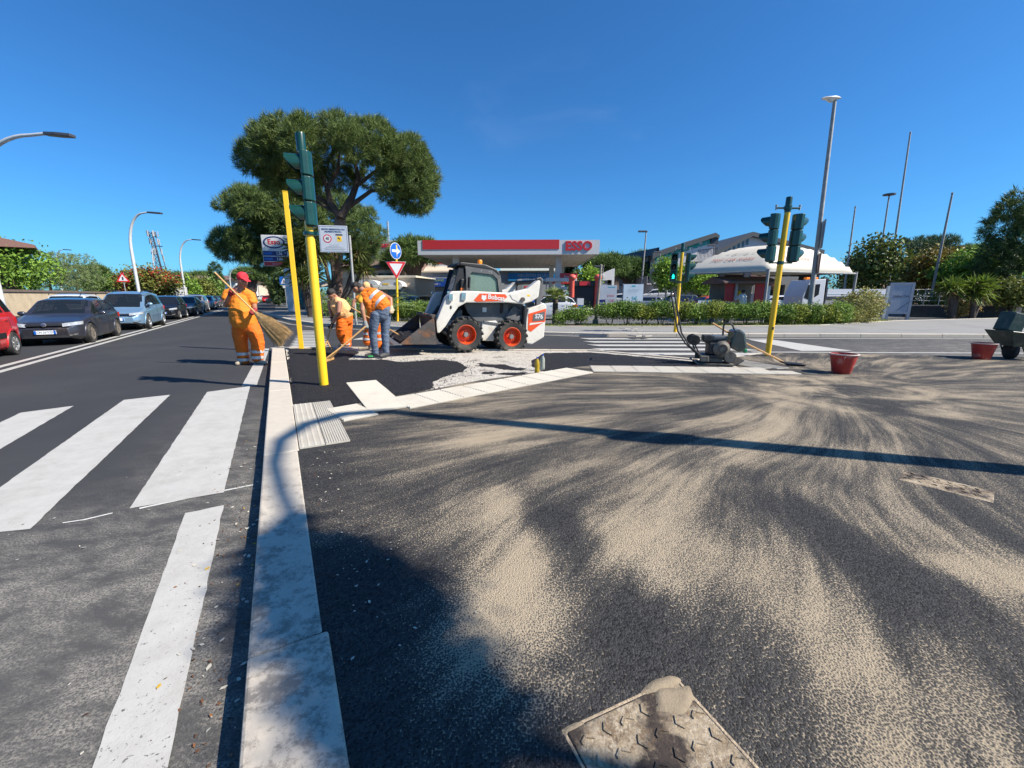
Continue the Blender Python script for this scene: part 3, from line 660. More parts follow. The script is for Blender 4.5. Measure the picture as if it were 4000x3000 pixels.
# fuel price sign
ep = dep(1136, 1190, 37); ep.z = 0
t = thing('price_sign', 'fuel station price sign with oval logo and blue price panels on white post', 'price sign', ep, R(8)); t.scale = (.74,) * 3
k = MB(); k.box((-.33, -.2, 0), (.33, .2, 5.9)); k.build('post', mat('totem_grey', (.5, .52, .55), .4, .2), t, bevel=.04)
k = MB(); k.tube([(0, 0, 5.0), (-.4, 0, 5.6), (-.8, 0, 6.0)], .12, 8); k.build('bracket', white_m, t)
a = bpy.data.objects.new('cabinet', None); C.objects.link(a); a.parent = t; a.location = (-1.0, -.25, 6.9)
plate('box', rect(-1.35, -1.65, 1.35, 1.75), 0, .3, wsign_m, a, .05)
k = MB(); k.prism_y([(1.15 * math.cos(i * R(10)), .95 + .66 * math.sin(i * R(10))) for i in range(36)], -.02, 0); k.build('logo_ring', navy_m, a)
k = MB(); k.prism_y([(.98 * math.cos(i * R(10)), .95 + .51 * math.sin(i * R(10))) for i in range(36)], -.04, -.02); k.build('logo_face', wsign_m, a)
lettering('lettering', 'Esso', .78, red_m, a, (0, -.05, .98), bold=.02, sx=.95)
for z, s_ in ((-.25, '1.56'), (-.85, '1.66')):
    plate('price_panel', rect(-1.28, z - .25, 1.28, z + .25), -.02, 0, navy_m, a)
    lettering('lettering', s_, .48, wsign_m, a, (.45, -.03, z), bold=.02, sx=.8)
    plate('fuel_badge', rect(-1.2, z - .12, -.3, z + .12), -.03, -.02, blue_m, a); lettering('lettering', '9', .24, wsign_m, a, (1.08, -.03, z + .05), bold=.006)
plate('banner', rect(-1.28, -1.6, 1.28, -1.18), -.02, 0, red_m, a); lettering('lettering', 'Synergy', .34, mat('pink_print', (.75, .35, .35), .5), a, (.1, -.03, -1.39))
# pedestrian crossing sign
pp = at(1121, 1199, .02)
t = thing('crossing_sign', 'square blue pedestrian crossing sign on a thin pole by the price sign', 'road sign', pp, R(15))
k = MB(); k.lathe([(.05, 0), (.05, 3.7)], 8); k.build('pole', steel_m, t)
plate('panel', rect(-.5, 2.75, .5, 3.75), -.09, -.06, blue_m, t, .01); plate('triangle', [(-.38, 2.88), (.38, 2.88), (0, 3.6)], -.1, -.09, wsign_m, t)
k = MB(); k.prism_y([(-.16, 2.92), (-.06, 3.15), (-.05, 3.32), (.05, 3.32), (.06, 3.15), (.16, 2.92), (.08, 2.92), (0, 3.08), (-.08, 2.92)], -.11, -.1); k.build('figure', ink_m, t)
plate('small_plate', rect(-.2, 2.35, .2, 2.65), -.08, -.06, wsign_m, t)
# round blue sign by the yuccas
q = dep(1209, 1100, 38); t = thing('round_sign', 'round blue sign on a white pole half hidden behind the yellow traffic light', 'road sign', (q.x, q.y, 0), R(5))
k = MB(); k.lathe([(.05, 0), (.05, q.z)], 8); k.build('pole', white_m, t)
k = MB(); k.prism_y(disc(.42, 0, 0, cz=q.z), -.1, -.06); k.build('face', blue_m, t); k = MB(); k.prism_y(disc(.2, 0, 0, cz=q.z, cx=.05), -.12, -.1); k.build('symbol', wsign_m, t)
# warning triangle on the far side of the main road
q = dep(483, 1099, 40); t = thing('warning_sign', 'red bordered warning triangle on a thin pole before the oleanders', 'road sign', (q.x, q.y, 0), R(25))
k = MB(); k.lathe([(.04, 0), (.04, q.z)], 8); k.build('pole', steel_m, t)
plate('border', [(-.5, q.z - .05), (.5, q.z - .05), (0, q.z + .82)], -.08, -.05, red_m, t); plate('face', [(-.33, q.z + .05), (.33, q.z + .05), (0, q.z + .62)], -.09, -.08, wsign_m, t)
plate('symbol', rect(-.06, q.z + .12, .06, q.z + .4), -.1, -.09, ink_m, t)
# small blue sign far along the road
q = dep(877, 1128, 75); t = thing('direction_sign', 'small far blue and white sign on posts behind the sweeping worker', 'road sign', (q.x, q.y, 0))
k = MB(); k.lathe([(.06, 0), (.06, q.z + .5)], 6); k.build('pole', steel_m, t); plate('blue_panel', rect(-.55, q.z - .3, .55, q.z + .6), -.1, -.06, blue_m, t); plate('white_panel', rect(-1.6, q.z - .8, .5, q.z - .35), -.1, -.06, wsign_m, t)
plate('symbol', [(-.3, q.z - .15), (.3, q.z - .15), (0, q.z + .4)], -.12, -.1, wsign_m, t)
# ---------------------------------------------------------------- street lamps and poles
lamp_m = mat('lamp_white', (.6, .61, .6), .4, .2, var=.1); lhead_m = mat('lamp_head', (.09, .09, .1), .4, .4)
def curved_lamp(label, base, H, reach, rise, az, r=.11, group='curved street lamps', name='street_lamp'):
    t = thing(name, label, 'street lamp', base, az, group)
    pts = [(0, 0, 0), (0, 0, H * .3), (0, 0, H * .62)]
    for i in range(1, 15):
        a = R(90) * i / 14; pts.append((reach * .82 * (1 - math.cos(a)), 0, H * .62 + (H * .38) * math.sin(a) ** .9))
    pts.append((reach, 0, H + .05))
    k = MB(); k.tube(pts, [r * (1 - .5 * i / (len(pts) - 1)) for i in range(len(pts))], 10); k.build('mast', lamp_m, t, smooth=True)
    k = MB(); k.M = TR((reach, 0, H + .05), ry=R(4)); k.prism([(0, -.1), (.5, -.16), (1.0, -.12), (1.0, .12), (.5, .16), (0, .1)], -.06, .05); k.build('lamp_head', lhead_m, t, bevel=.02)
    k = MB(); k.lathe([(r * 1.5, 0), (r * 1.5, .25), (r, .3)], 10); k.build('base', lamp_m, t, smooth=True)
    return t
def lamp_at(px_base, px_top, Y, label, reachpx, az=0, **kw):
    q = dep(px_base, 1154, Y); top = dep(px_top[0], px_top[1], Y)
    return curved_lamp(label, (q.x, Y, 0), top.z, reachpx / FPX * Y * .93, 0, az, **kw)
lamp_at(545, (540, 832), 32, 'tall white curved street lamp rising behind the blue car', 92)
lamp_at(725, (725, 937), 52, 'curved street lamp behind the black cars, right of the antenna mast', 62)
lamp_at(620, (620, 962), 62, 'thin curved street lamp just left of the antenna mast', 20, r=.09)
lamp_at(247, (250, 976), 60, 'curved street lamp top above the pale green trees', 42, r=.1)
q = dep(2, 1165, 17)
curved_lamp('white street lamp at the left edge with its arm reaching over the red car', (q.x, 17, 0), dep(205, 528, 17).z, dep(285, 532, 17).x - q.x - 1, 0, 0)
for i, (x, y, Y) in enumerate(((906, 1050, 75), (950, 1065, 85), (985, 1085, 100), (1000, 1100, 125))):
    lamp_at(x, (x, y), Y, ('far curved lamp just left of the red cap', 'far curved lamp behind the red cap', 'far curved lamp right of the red cap', 'farthest curved lamp of the row beside the red cap')[i], 34 - 5 * i, r=.09)
def mast(label, px_base, px_top, Y, r=.09, head=None, name='tall_pole', cat='pole', m=None, lean=0):
    a = dep(px_base, 1154, Y); a.z = 0; b_ = dep(px_top[0], px_top[1], Y)
    t = thing(name, label, cat, a); d = b_ - a
    k = MB(); k.tube([(0, 0, 0), d * .5, d], [r, r * .8, r * .6], 10); k.build('shaft', m or grey_pole_m, t, smooth=True)
    k = MB(); k.lathe([(r * 1.6, 0), (r * 1.6, .3), (r, .36)], 10); k.build('foot', m or grey_pole_m, t, smooth=True)
    if head == 'flat':
        k = MB(); k.box((d.x - .75, d.y - .15, d.z - .05), (d.x + .1, d.y + .15, d.z + .1)); k.build('lamp_head', lhead_m, t, bevel=.03)
    elif head == 'disc':
        k = MB(); k.M = TR(d); k.lathe([(.1, -.1), (.45, -.05), (.45, .05), (.1, .1)], 12); k.build('lamp_head', lhead_m, t)
    elif head == 'round':
        k = MB(); k.M = TR(d); k.M = TR(d) @ Matrix.Diagonal((1.5, .6, .8, 1)) @ TR((-.12, 0, 0)); k.lathe([(.05, -.2), (.16, -.08), (.3, .0), (.26, .06), (.05, .1)], 14); k.build('lamp_head', lamp_m, t, smooth=True)
    else:
        k = MB(); k.M = TR(d); k.lathe([(r * .7, -.02), (r * .7, .08), (.01, .1)], 8); k.build('tip', m or grey_pole_m, t)
    return t
tl = mast('tallest lamp post on the right, standing behind the hedge with two small sign plates', 3172, (3262, 385), 21.4, .12, 'round', 'street_lamp', 'street lamp'); tl_d = dep(3262, 385, 21.4) - tl.location
k = MB(); k.M = TR((tl_d.x * 4.35 / tl_d.z + .12, -.1, 4.35), rz=R(62)); k.box((-.38, -.02, -.65), (.38, .02, .65)); k.build('sign_plate', grey_back_m, tl)
k = MB(); k.M = TR((tl_d.x * 3.0 / tl_d.z + .1, -.12, 3.0), rz=R(62)); k.box((-.28, -.02, -.48), (.28, .02, .48)); k.build('sign_plate', mat('rust_plate', (.33, .16, .12), .5), tl)
mast('slim lamp post with flat head rising behind the canopy and billboards', 2502, (2524, 905), 42, .1, 'flat', 'street_lamp', 'street lamp')
mast('bare flagpole left of the lamp with the dark disc head', 3297, (3341, 810), 34, .08)
mast('lamp post with a dark disc head between two bare poles', 3417, (3474, 760), 38, .09, 'disc', 'street_lamp', 'street lamp')
mast('tallest bare flagpole, just right of the disc-headed lamp', 3467, (3556, 520), 36, .09)
mast('rightmost bare flagpole, in front of the cedar', 3638, (3720, 757), 33, .1)
mast('old concrete post standing between the low palm and the hedge', 2330, (2348, 1041), 20.0, .085, None, 'concrete_post', 'post', mat('old_concrete', (.23, .2, .17), .85, var=.25))
# thin posts around the station
mast('slim white lamp post in front of the timber-fronted building', 2575, (2580, 985), 48, .06, 'flat', 'street_lamp', 'street lamp')
mast('short post with square lamp beside the white stairs', 2783, (2790, 960), 50, .05, 'flat', 'street_lamp', 'street lamp')
mast('thin grey lamp standing right of the old concrete post', 2352, (2356, 1042), 36, .05, 'flat', 'street_lamp', 'street lamp')
# antenna mast
Y = 110; a = dep(660, 1154, Y); top = dep(634, 905, Y); t = thing('antenna_mast', 'lattice telecom mast with panel antennas behind the red oleanders', 'antenna mast', (a.x, Y, 0))
H_ = top.z; k = MB()
for sx_, sy_ in ((-1, -1), (1, -1), (1, 1), (-1, 1)): k.tube([(sx_ * .8, sy_ * .8, 0), (sx_ * .45 - 1.6, sy_ * .45, H_)], .1, 6)
k.build('lattice_leg', lhead_m, t)
k = MB()
for i in range(18):
    z0, z1 = H_ * i / 18, H_ * (i + 1) / 18; s_ = .8 - .35 * i / 18; o_ = -1.6 * i / 18; o1 = -1.6 * (i + 1) / 18
    k.tube([(-s_ + o_, -s_, z0), (s_ + o1, -s_, z1)], .06, 5); k.tube([(s_ + o_, -s_, z0), (-s_ + o1, -s_, z1)], .06, 5); k.tube([(-s_ + o_, -s_, z0), (s_ + o_, -s_, z0)], .06, 5)
k.build('bracing', lhead_m, t)
for z, n_ in ((.97, 5), (.86, 4), (.72, 5), (.62, 3)):
    for j in range(n_):
        a_ = 2 * math.pi * j / n_ + z * 7; k = MB(); k.M = TR((-1.6 * z + 1.1 * math.cos(a_), 1.1 * math.sin(a_), H_ * z), rz=a_); k.box((-.08, -.16, -.7), (.08, .16, .7)); k.build('panel_antenna', mat('antenna_grey', (.3, .31, .33), .6), t)
# lamp behind the photographer, known from its long curved shadow across the sand
t = thing('street_lamp', 'street lamp whose curved shadow falls across the sanded footway', 'street lamp', (6.07, 2.45, ZF))
def shp(x, y, h): k_ = h / math.tan(SUN_EL); return Vector((x + k_ * math.cos(SUN_AZ) - 6.07, y + k_ * math.sin(SUN_AZ) - 2.45, h))
pts = [Vector((0, 0, 0)), Vector((0, 0, 4)), shp(-1.0, 4.75, 6.45), shp(-1.5, 4.82, 7.0), shp(-1.95, 4.62, 7.5), shp(-2.2, 4.25, 7.8), shp(-2.2, 3.75, 8.0), shp(-1.95, 3.2, 8.1), shp(-1.62, 2.7, 8.15), shp(-1.38, 2.38, 8.2)]
pts[2].x = pts[2].y = 0; pts[3].x *= .5; pts[3].y *= .5
k = MB(); k.tube(pts, [.14, .12, .10, .09, .08, .07, .06, .055, .05, .05], 10); k.build('mast', lamp_m, t, smooth=True)
k = MB(); k.M = Matrix.Translation(pts[-1]); k.cb((.05, -.15, 0), (.22, .4, .1)); k.build('lamp_head', lhead_m, t, bevel=.03)
k = MB(); k.cb((.12, -.1, 4.6), (.3, .25, .5)); k.cb((-.16, .05, 4.1), (.16, .3, .35)); k.build('camera_box', lamp_m, t, bevel=.02)
# ---------------------------------------------------------------- cars
tyre_m = mat('tyre_rubber', (.018, .018, .018), .8, var=.3, scale=9, dirt=(.10, .085, .065), dirtamt=.35)
rim_m = mat('rim_alloy', (.5, .5, .5), .3, .85, var=.1); trim_m = mat('black_trim', (.012, .012, .013), .5)
carglass = glass('car_glass', (.012, .016, .02), .86); lampglass = mat('headlamp', (.34, .36, .38), .08, var=.35, scale=14, coat=.8)
tail_m = mat('tail_lamp', (.32, .008, .008), .15, var=.2, coat=.6); platew = mat('number_plate', (.72, .74, .78), .4, var=.05); well_m = mat('wheel_well', (.006, .006, .006), .9)
inter_m = mat('car_interior', (.03, .03, .032), .7)
def paint(name, col, metal=.35, dirt=None, amt=.3): return mat(name, col, .32, metal, var=.05, scale=2, coat=.85, dirt=dirt, dirtamt=amt, dscale=1.6)
def pl(pts, x):
    if x <= pts[0][0]: return pts[0][1]
    for a, b in zip(pts, pts[1:]):
        if x <= b[0]: t = (x - a[0]) / (b[0] - a[0]); return a[1] + (b[1] - a[1]) * t
    return pts[-1][1]
def sm(pts, x, h=.012): return sum(pl(pts, x + h * i) for i in (-2, -1, 0, 1, 2)) / 5
PROF = {
 'hatch': dict(top=[(0, .33), (.012, .43), (.05, .5), (.27, .635), (.45, .965), (.58, 1.), (.8, .965), (.9, .86), (.965, .62), (.99, .5), (1, .36)],
               belt=[(0, .33), (.012, .42), (.05, .485), (.27, .61), (.6, .645), (.88, .68), (.965, .60), (.99, .48), (1, .36)], ws=(.285, .44), rw=(.845, .95), bp=(.44, .60, .80)),
 'mpv': dict(top=[(0, .3), (.012, .38), (.05, .45), (.17, .56), (.38, .93), (.5, .985), (.65, 1.), (.93, .95), (.975, .7), (.992, .5), (1, .3)],
               belt=[(0, .3), (.012, .37), (.05, .43), (.17, .53), (.5, .57), (.95, .6), (.985, .55), (1, .3)], ws=(.18, .375), rw=(.94, .978), bp=(.36, .56, .77)),
 'suv': dict(top=[(0, .36), (.012, .46), (.04, .55), (.25, .655), (.41, .96), (.55, 1.), (.83, .97), (.94, .8), (.98, .6), (1, .38)],
               belt=[(0, .36), (.012, .45), (.04, .53), (.25, .63), (.6, .665), (.93, .69), (.98, .58), (1, .38)], ws=(.265, .4), rw=(.87, .95), bp=(.42, .60, .79)),
 'panda': dict(top=[(0, .34), (.015, .44), (.05, .52), (.22, .63), (.37, .955), (.55, 1.), (.9, .985), (.955, .86), (.985, .62), (1, .36)],
               belt=[(0, .34), (.015, .43), (.05, .5), (.22, .61), (.6, .64), (.93, .66), (.985, .6), (1, .36)], ws=(.235, .36), rw=(.925, .975), bp=(.40, .60, .80)),
}
WID = [(0, .55), (.01, .70), (.03, .82), (.08, .92), (.18, .985), (.3, 1), (.8, 1), (.92, .97), (.97, .9), (.992, .8), (1, .68)]
def make_wheel(parent, x, y, r, side, spokes=5, rim=None, dirty=False):
    w_ = bpy.data.objects.new('wheel', None); C.objects.link(w_); w_.parent = parent; w_.location = (x, y, r); w_.rotation_euler = (R(-90) * side, 0, 0)
    k = MB(); k.lathe([(r * .62, -.09), (r * .92, -.1), (r, -.07), (r, .07), (r * .92, .1), (r * .66, .095), (r * .62, .07)], 28, caps=False); k.build('tyre', tyre_m, w_, smooth=True)
    k = MB(); k.lathe([(r * .66, .09), (r * .63, .095), (r * .6, .05), (r * .58, -.05)], 28, caps=False)
    k.lathe([(.001, .085), (r * .14, .085), (r * .16, .06), (r * .16, .0)], 14, caps=False)
    for i in range(spokes):
        a = 2 * math.pi * i / spokes; k.M = TR(rz=a); wd = r * .11
        k.add([(r * .12, -wd * .8, .08), (r * .62, -wd * 1.3, .085), (r * .62, wd * 1.3, .085), (r * .12, wd * .8, .08), (r * .12, -wd, .03), (r * .62, -wd * 1.5, .03), (r * .62, wd * 1.5, .03), (r * .12, wd, .03)],
              [(0, 1, 2, 3), (0, 4, 5, 1), (2, 6, 7, 3), (1, 5, 6, 2)])
    k.M = Matrix.Identity(4); k.build('rim', rim or rim_m, w_, smooth=True)
    k = MB(); k.lathe([(.001, .02), (r * .6, .02), (r * .6, .0)], 20, caps=False); k.build('brake_disc', well_m, w_)
    return w_
def make_car(label, kind, L, W, H, wb, r, body, loc, rz, group=None, N=70, rails=False, front_off=None, plate_txt=None, name='car', spokes=5, trimlow=True, badge=None, rim=None, cover=None, lights=True, opaque=False):
    P = PROF[kind]; t = thing(name, label, 'car', loc, rz, group)
    fo = front_off if front_off is not None else (L - wb) * .47
    axf, axr = L / 2 - fo, L / 2 - fo - wb
    xs = []; 
    for i in range(N + 1):
        u = i / N; xs.append(u)
    xs = sorted(set([round(q, 4) for q in xs] + [.004, .008, .02, .985, .992, .996]))
    rows = [(0, 2), (1, 3), (2, 4), (3, 2), (4, 7), (5, 2), (6, 5)]
    def ring(u):
        w_ = W / 2 * sm(WID, u, .004); zt = H * sm(P['top'], u, .006); zb_ = max(0, H * sm(P['belt'], u, .006)); zt = max(zt, zb_ + .004)
        lo = pl([(0, .26), (.03, .19), (.1, .17), (.9, .18), (.97, .22), (1, .3)], u) * (H / 1.45)
        g = (zt - zb_) / (.36 * H); g = max(0, min(1, g)); wr = w_ * (.9 - .17 * g)
        zm = lo + (zb_ - lo) * .52
        cp = [(w_ * .9, lo), (w_ * .975, lo + .07), (w_ * 1.0, zm), (w_ * .975, zb_ - .05 * (zb_ - lo)), (w_ * (.955 - .02 * (1 - g)), zb_), (wr, zt - .035 * H * g - .004), (wr * .82, zt - .008 * H), (0, zt)]
        out = []
        for i, nsub in rows:
            a, b = cp[i], cp[i + 1]
            for j in range(nsub): f = j / nsub; out.append((a[0] + (b[0] - a[0]) * f, a[1] + (b[1] - a[1]) * f, i, f))
        out.append((cp[7][0], cp[7][1], 6, 1)); return out
    rings = [ring(u) for u in xs]; nr = len(rings[0]); parts = {}
    def key(u, seg, f, y, z, x):
        g = H * (sm(P['top'], u, .006) - sm(P['belt'], u, .006))
        if seg == 4 and g > .06 and P['ws'][0] + .02 < u < P['rw'][1] - .015:
            bp = P['bp']
            if .12 < f < .86 and g > .1:
                if abs(u - bp[1]) < .012 or (u < P['ws'][1] and g < .16): return 'pillar'
                if bp[2] - .012 < u < bp[2] + .016 and kind != 'mpv': return 'body'
                return 'side_window_f' if u < bp[1] else 'side_window_r'
        if seg in (5, 6) and P['ws'][0] <= u <= P['ws'][1] and abs(y) < W / 2 * .70: return 'windscreen'
        if seg in (5, 6) and P['rw'][0] <= u <= P['rw'][1] and abs(y) < W / 2 * .66: return 'rear_window'
        if seg == 0 and trimlow: return 'sill'
        return 'body'
    for sgn in (1, -1):
        for i in range(len(xs) - 1):
            for j in range(nr - 1):
                q = [(xs[a], rings[a][b]) for a, b in ((i, j), (i + 1, j), (i + 1, j + 1), (i, j + 1))]
                pts = [(L / 2 - u * L, sgn * p[0], p[1]) for u, p in q]
                cx = sum(p[0] for p in pts) / 4; cy = sum(p[1] for p in pts) / 4; cz = sum(p[2] for p in pts) / 4
                if abs(cy) > W * .36 and cz < H * .58:
                    if math.hypot(cx - axf, cz - r) < r * 1.17 or math.hypot(cx - axr, cz - r) < r * 1.17: continue
                seg, f = rings[i][j][2], (rings[i][j][3] + .5 / dict(rows)[rings[i][j][2]])
                kk = key((xs[i] + xs[i + 1]) / 2, seg, f, cy, cz, cx)
                if kk.startswith('side_window'): kk += 'l' if sgn > 0 else 'r'
                m_ = parts.setdefault(kk, ({}, []))
                ids = []
                for (a, b), p in zip(((i, j), (i + 1, j), (i + 1, j + 1), (i, j + 1)), pts):
                    kx = (a, b, sgn if rings[a][b][0] > 1e-6 else 0); ids.append(m_[0].setdefault(kx, (len(m_[0]), p))[0])
                m_[1].append(ids if sgn < 0 else ids[::-1])
    gl = mat('dark_car_glass', (.01, .013, .016), .05, var=.1, spec=.9) if opaque else carglass
    NM = dict(body=('body', body), windscreen=('windscreen', gl), rear_window=('rear_window', gl), pillar=('pillar', trim_m), sill=('sill', trim_m))
    for kk, (vd, fs) in parts.items():
        nm, mm = NM.get(kk, ('side_window', gl)); k = MB(); k.add([q[1] for q in vd.values()], fs)
        o = k.build(nm, mm, t, smooth=True)
        if kk == 'body':      # close nose and tail
            for a in (0, -1):
                k = MB(); rg = rings[a]; x = L / 2 - xs[a] * L; poly = [(x, p[0], p[1]) for p in rg] + [(x, -p[0], p[1]) for p in rg[::-1][1:]]
                k.add(poly if a else poly[::-1], [list(range(len(poly)))])
                k.build('bumper_face', body, t)
    # floor and cabin
    k = MB(); k.box((-L * .46, -W * .40, .17), (L * .46, W * .40, .24)); k.build('floor', well_m, t)
    if not opaque:
        k = MB(); sx_ = L / 2 - P['ws'][1] * L
        for yy in (-.36, .36):
            k.box((sx_ - .75, yy - .24, .3), (sx_ - .2, yy + .24, .55)); k.box((sx_ - .9, yy - .23, .5), (sx_ - .75, yy + .23, H * .72)); k.box((sx_ - .88, yy - .13, H * .72), (sx_ - .78, yy + .13, H * .84))
        k.box((sx_ - 1.8, -W * .38, .4), (sx_ - 1.65, W * .38, H * .70)); k.box((sx_ + .1, -W * .4, .5), (sx_ + .5, W * .4, H * .6)); k.build('seats', inter_m, t, bevel=.03)
    for ax in (axf, axr):
        for s_ in (1, -1):
            make_wheel(t, ax, s_ * (W / 2 - .095), r, s_, spokes, rim)
            k = MB(); k.M = TR((ax, s_ * (W / 2 - .32), r), rx=R(90)); k.lathe([(r * 1.2, -.1), (r * 1.2, .1)], 20, caps=True); k.build('wheel_well', well_m, t)
            k = MB(); arc = []
            for i in range(15):
                a = R(-12) + R(204) * i / 14; x = ax + r * 1.19 * math.cos(a); u = (L / 2 - x) / L
                rg = ring(max(0, min(1, u))); z = r + r * 1.19 * math.sin(a); yy = rg[0][0]
                for p, q2 in zip(rg, rg[1:]):
                    if p[1] <= z <= q2[1] and p[2] < 4: yy = p[0] + (q2[0] - p[0]) * (z - p[1]) / max(1e-6, q2[1] - p[1]); break
                arc.append((x, s_ * (yy - .004), z))
            k.tube(arc, .024, 6); k.build('wheel_arch', cover or body, t, smooth=True)
    # seams, handles, mirrors
    def side_y(x, z):
        rg = ring((L / 2 - x) / L)
        for p, q2 in zip(rg, rg[1:]):
            if p[1] <= z <= q2[1]: return p[0] + (q2[0] - p[0]) * (z - p[1]) / max(1e-6, q2[1] - p[1])
        return rg[0][0]
    for s_ in (1, -1):
        for ub in (P['ws'][1] - .14, P['bp'][1], P['bp'][2] - .0):
            x = L / 2 - ub * L; zt = H * sm(P['belt'], ub); pts = [(x, s_ * (side_y(x, z) + .001), z) for z in [.26 + (zt - .28) * i / 7 for i in range(8)]]
            if min(math.hypot(p[0] - axr, p[2] - r) for p in pts) < r * 1.2: pts = [p for p in pts if math.hypot(p[0] - axr, p[2] - r) > r * 1.22]
            if len(pts) > 1: k = MB(); k.tube(pts, .006, 4); k.build('door_seam', trim_m, t)
        for ub in (P['bp'][1] - .035, P['bp'][2] - .045):
            x = L / 2 - ub * L; z = H * .575; k = MB(); k.cb((x, s_ * (side_y(x, z) + .012), z), (.17, .025, .03)); k.build('door_handle', body, t, bevel=.008)
        um = P['ws'][0] + .09; x = L / 2 - um * L; z = H * .655; k = MB(); y = side_y(x, H * .6)
        k.ball((x, s_ * (y + .12), z), (.07, .11, .075), 10, 6); k.tube([(x, s_ * (y - .06), z - .06), (x, s_ * (y + .06), z - .02)], .025, 6); k.build('mirror', cover or body, t, smooth=True)
    # face
    def nose(y):      # x of the nose at half width y
        for i in range(60):
            u = .12 * i / 60
            if W / 2 * sm(WID, u, .004) >= abs(y): return L / 2 - u * L
        return L / 2 - .12 * L
    def strip(nm, y0, y1, z0a, z1a, z0b, z1b, m_, off=.012, n=7, par=None):
        k = MB(); vs = []
        for i in range(n + 1):
            f = i / n; y = y0 + (y1 - y0) * f; x = nose(y) + off; za = z0a + (z0b - z0a) * f; zb_ = z1a + (z1b - z1a) * f
            vs += [(x, y, za), (x - .03 * (zb_ - za) / .1, y, zb_), (x - .09, y, za), (x - .09, y, zb_)]
        fs = []
        for i in range(n):
            a = 4 * i; b = a + 4; fs += [(a, b, b + 1, a + 1), (a + 1, b + 1, b + 3, a + 3), (a, a + 2, b + 2, b)]
        fs += [(0, 1, 3, 2), (4 * n, 4 * n + 2, 4 * n + 3, 4 * n + 1)]
        if y1 < y0: fs = [q[::-1] for q in fs]
        k.add(vs, fs); return k.build(nm, m_, par or t, smooth=True)
    hz = H * .40 if kind != 'mpv' else H * .375
    for s_ in (1, -1):
        strip('headlight', s_ * W * .23, s_ * W * .452, hz + .0, hz + .10, hz + .05, hz + .15, lampglass, .008, 8)
        strip('fog_recess', s_ * W * .30, s_ * W * .40, H * .2, H * .25, H * .22, H * .26, trim_m, .008)
    strip('grille', -W * .23, W * .23, hz + .03, hz + .085, hz + .03, hz + .085, trim_m, .01, 8)
    strip('lower_grille', -W * .30, W * .30, H * .17, H * .235, H * .17, H * .235, trim_m, .014, 8)
    if badge:
        k = MB(); k.M = TR((nose(0) + .02, 0, hz + .06), ry=R(90)); k.lathe([(.058, -.03), (.058, .006), (.05, .01)], 16); k.build('badge', rim_m, t, smooth=True)
        lettering('lettering', badge, .1, navy_m, t, (nose(0) + .032, 0, hz + .06), (R(90), 0, R(90)), .002)
    k = MB(); k.box((nose(0) - .03, -.24, H * .25), (nose(0) + .03, .24, H * .25 + .11)); pt = k.build('number_plate', platew, t)
    for yy in (-.215, .215): k = MB(); k.box((nose(0) + .0305, yy - .025, H * .25 + .002), (nose(0) + .034, yy + .025, H * .25 + .108)); k.build('blue_band', blue_m, pt)
    if plate_txt: lettering('lettering', plate_txt, .085, ink_m, pt, (nose(0) + .032, 0, H * .25 + .055), (R(90), 0, R(90)), .002, sx=.9)
    # tail
    for s_ in (1, -1):
        k = MB(); x = -L / 2 + L * .018; zt = H * (.52 if kind != 'mpv' else .5)
        k.prism([(x + .30, s_ * W * .474), (x + .26, s_ * W * .492), (x + .08, s_ * W * .47), (x - .015, s_ * W * .40), (x - .02, s_ * W * .30), (x + .1, s_ * W * .3)], zt - .03, zt + .15); k.build('tail_light', tail_m, t, bevel=.015)
    k = MB(); k.box((-L / 2 - .012, -.24, H * .36), (-L / 2 + .03, .24, H * .36 + .11)); k.build('number_plate', platew, t)
    if rails:
        for s_ in (1, -1): k = MB(); xx = L * .16; k.tube([(xx, s_ * W * .33, H * .965), (xx - .15, s_ * W * .335, H + .03), (-L * .3, s_ * W * .335, H + .03), (-L * .38, s_ * W * .33, H * .955)], .018, 6); k.build('roof_rail', trim_m, t, smooth=True)
    return t
hu = math.atan2(-U.y, -U.x)                        # cars on the main road face us
GQ = 'cars queuing on the main road'
def queue(front_w, rear_w, L, wb, W, **kw):        # from the contact points of the two wheels we see
    a, b = at(*front_w), at(*rear_w); mid = (a + b) / 2; s_ = 1.
    return mid
def place(pw, wb, L, W, s_, front=True):
    """pw: ground point of the near wheel; the other wheels follow the road direction"""
    return pw
def qcar(label, kind, L, W, H, wb, r, body, pf, sc_=.95, **kw):
    p = at(*pf); fo = (L - wb) * .47; ctr = p + U * ((L / 2 - fo) * sc_) - V * (W / 2 - .1) * sc_
    o = make_car(label, kind, L, W, H, wb, r, body, (ctr.x, ctr.y, 0), hu, GQ, **kw); o.scale = (sc_,) * 3; return o
dust = (.20, .165, .125)
qcar('dark grey hatchback with white plate and a shining headlamp, second in the queue', 'hatch', 4.07, 1.75, 1.45, 2.55, .32, paint('grey_metallic', (.055, .055, .07), .6, dust, .22), (357, 1338), N=84, plate_txt='CN 267CD', badge='W', spokes=7, rim=mat('dusty_rim', (.19, .16, .13), .6, .3, var=.2))
qcar('light blue people carrier with roof rails', 'mpv', 4.66, 1.88, 1.73, 2.86, .34, paint('ice_blue', (.22, .36, .50), .5), (581, 1284), rails=True, N=76)
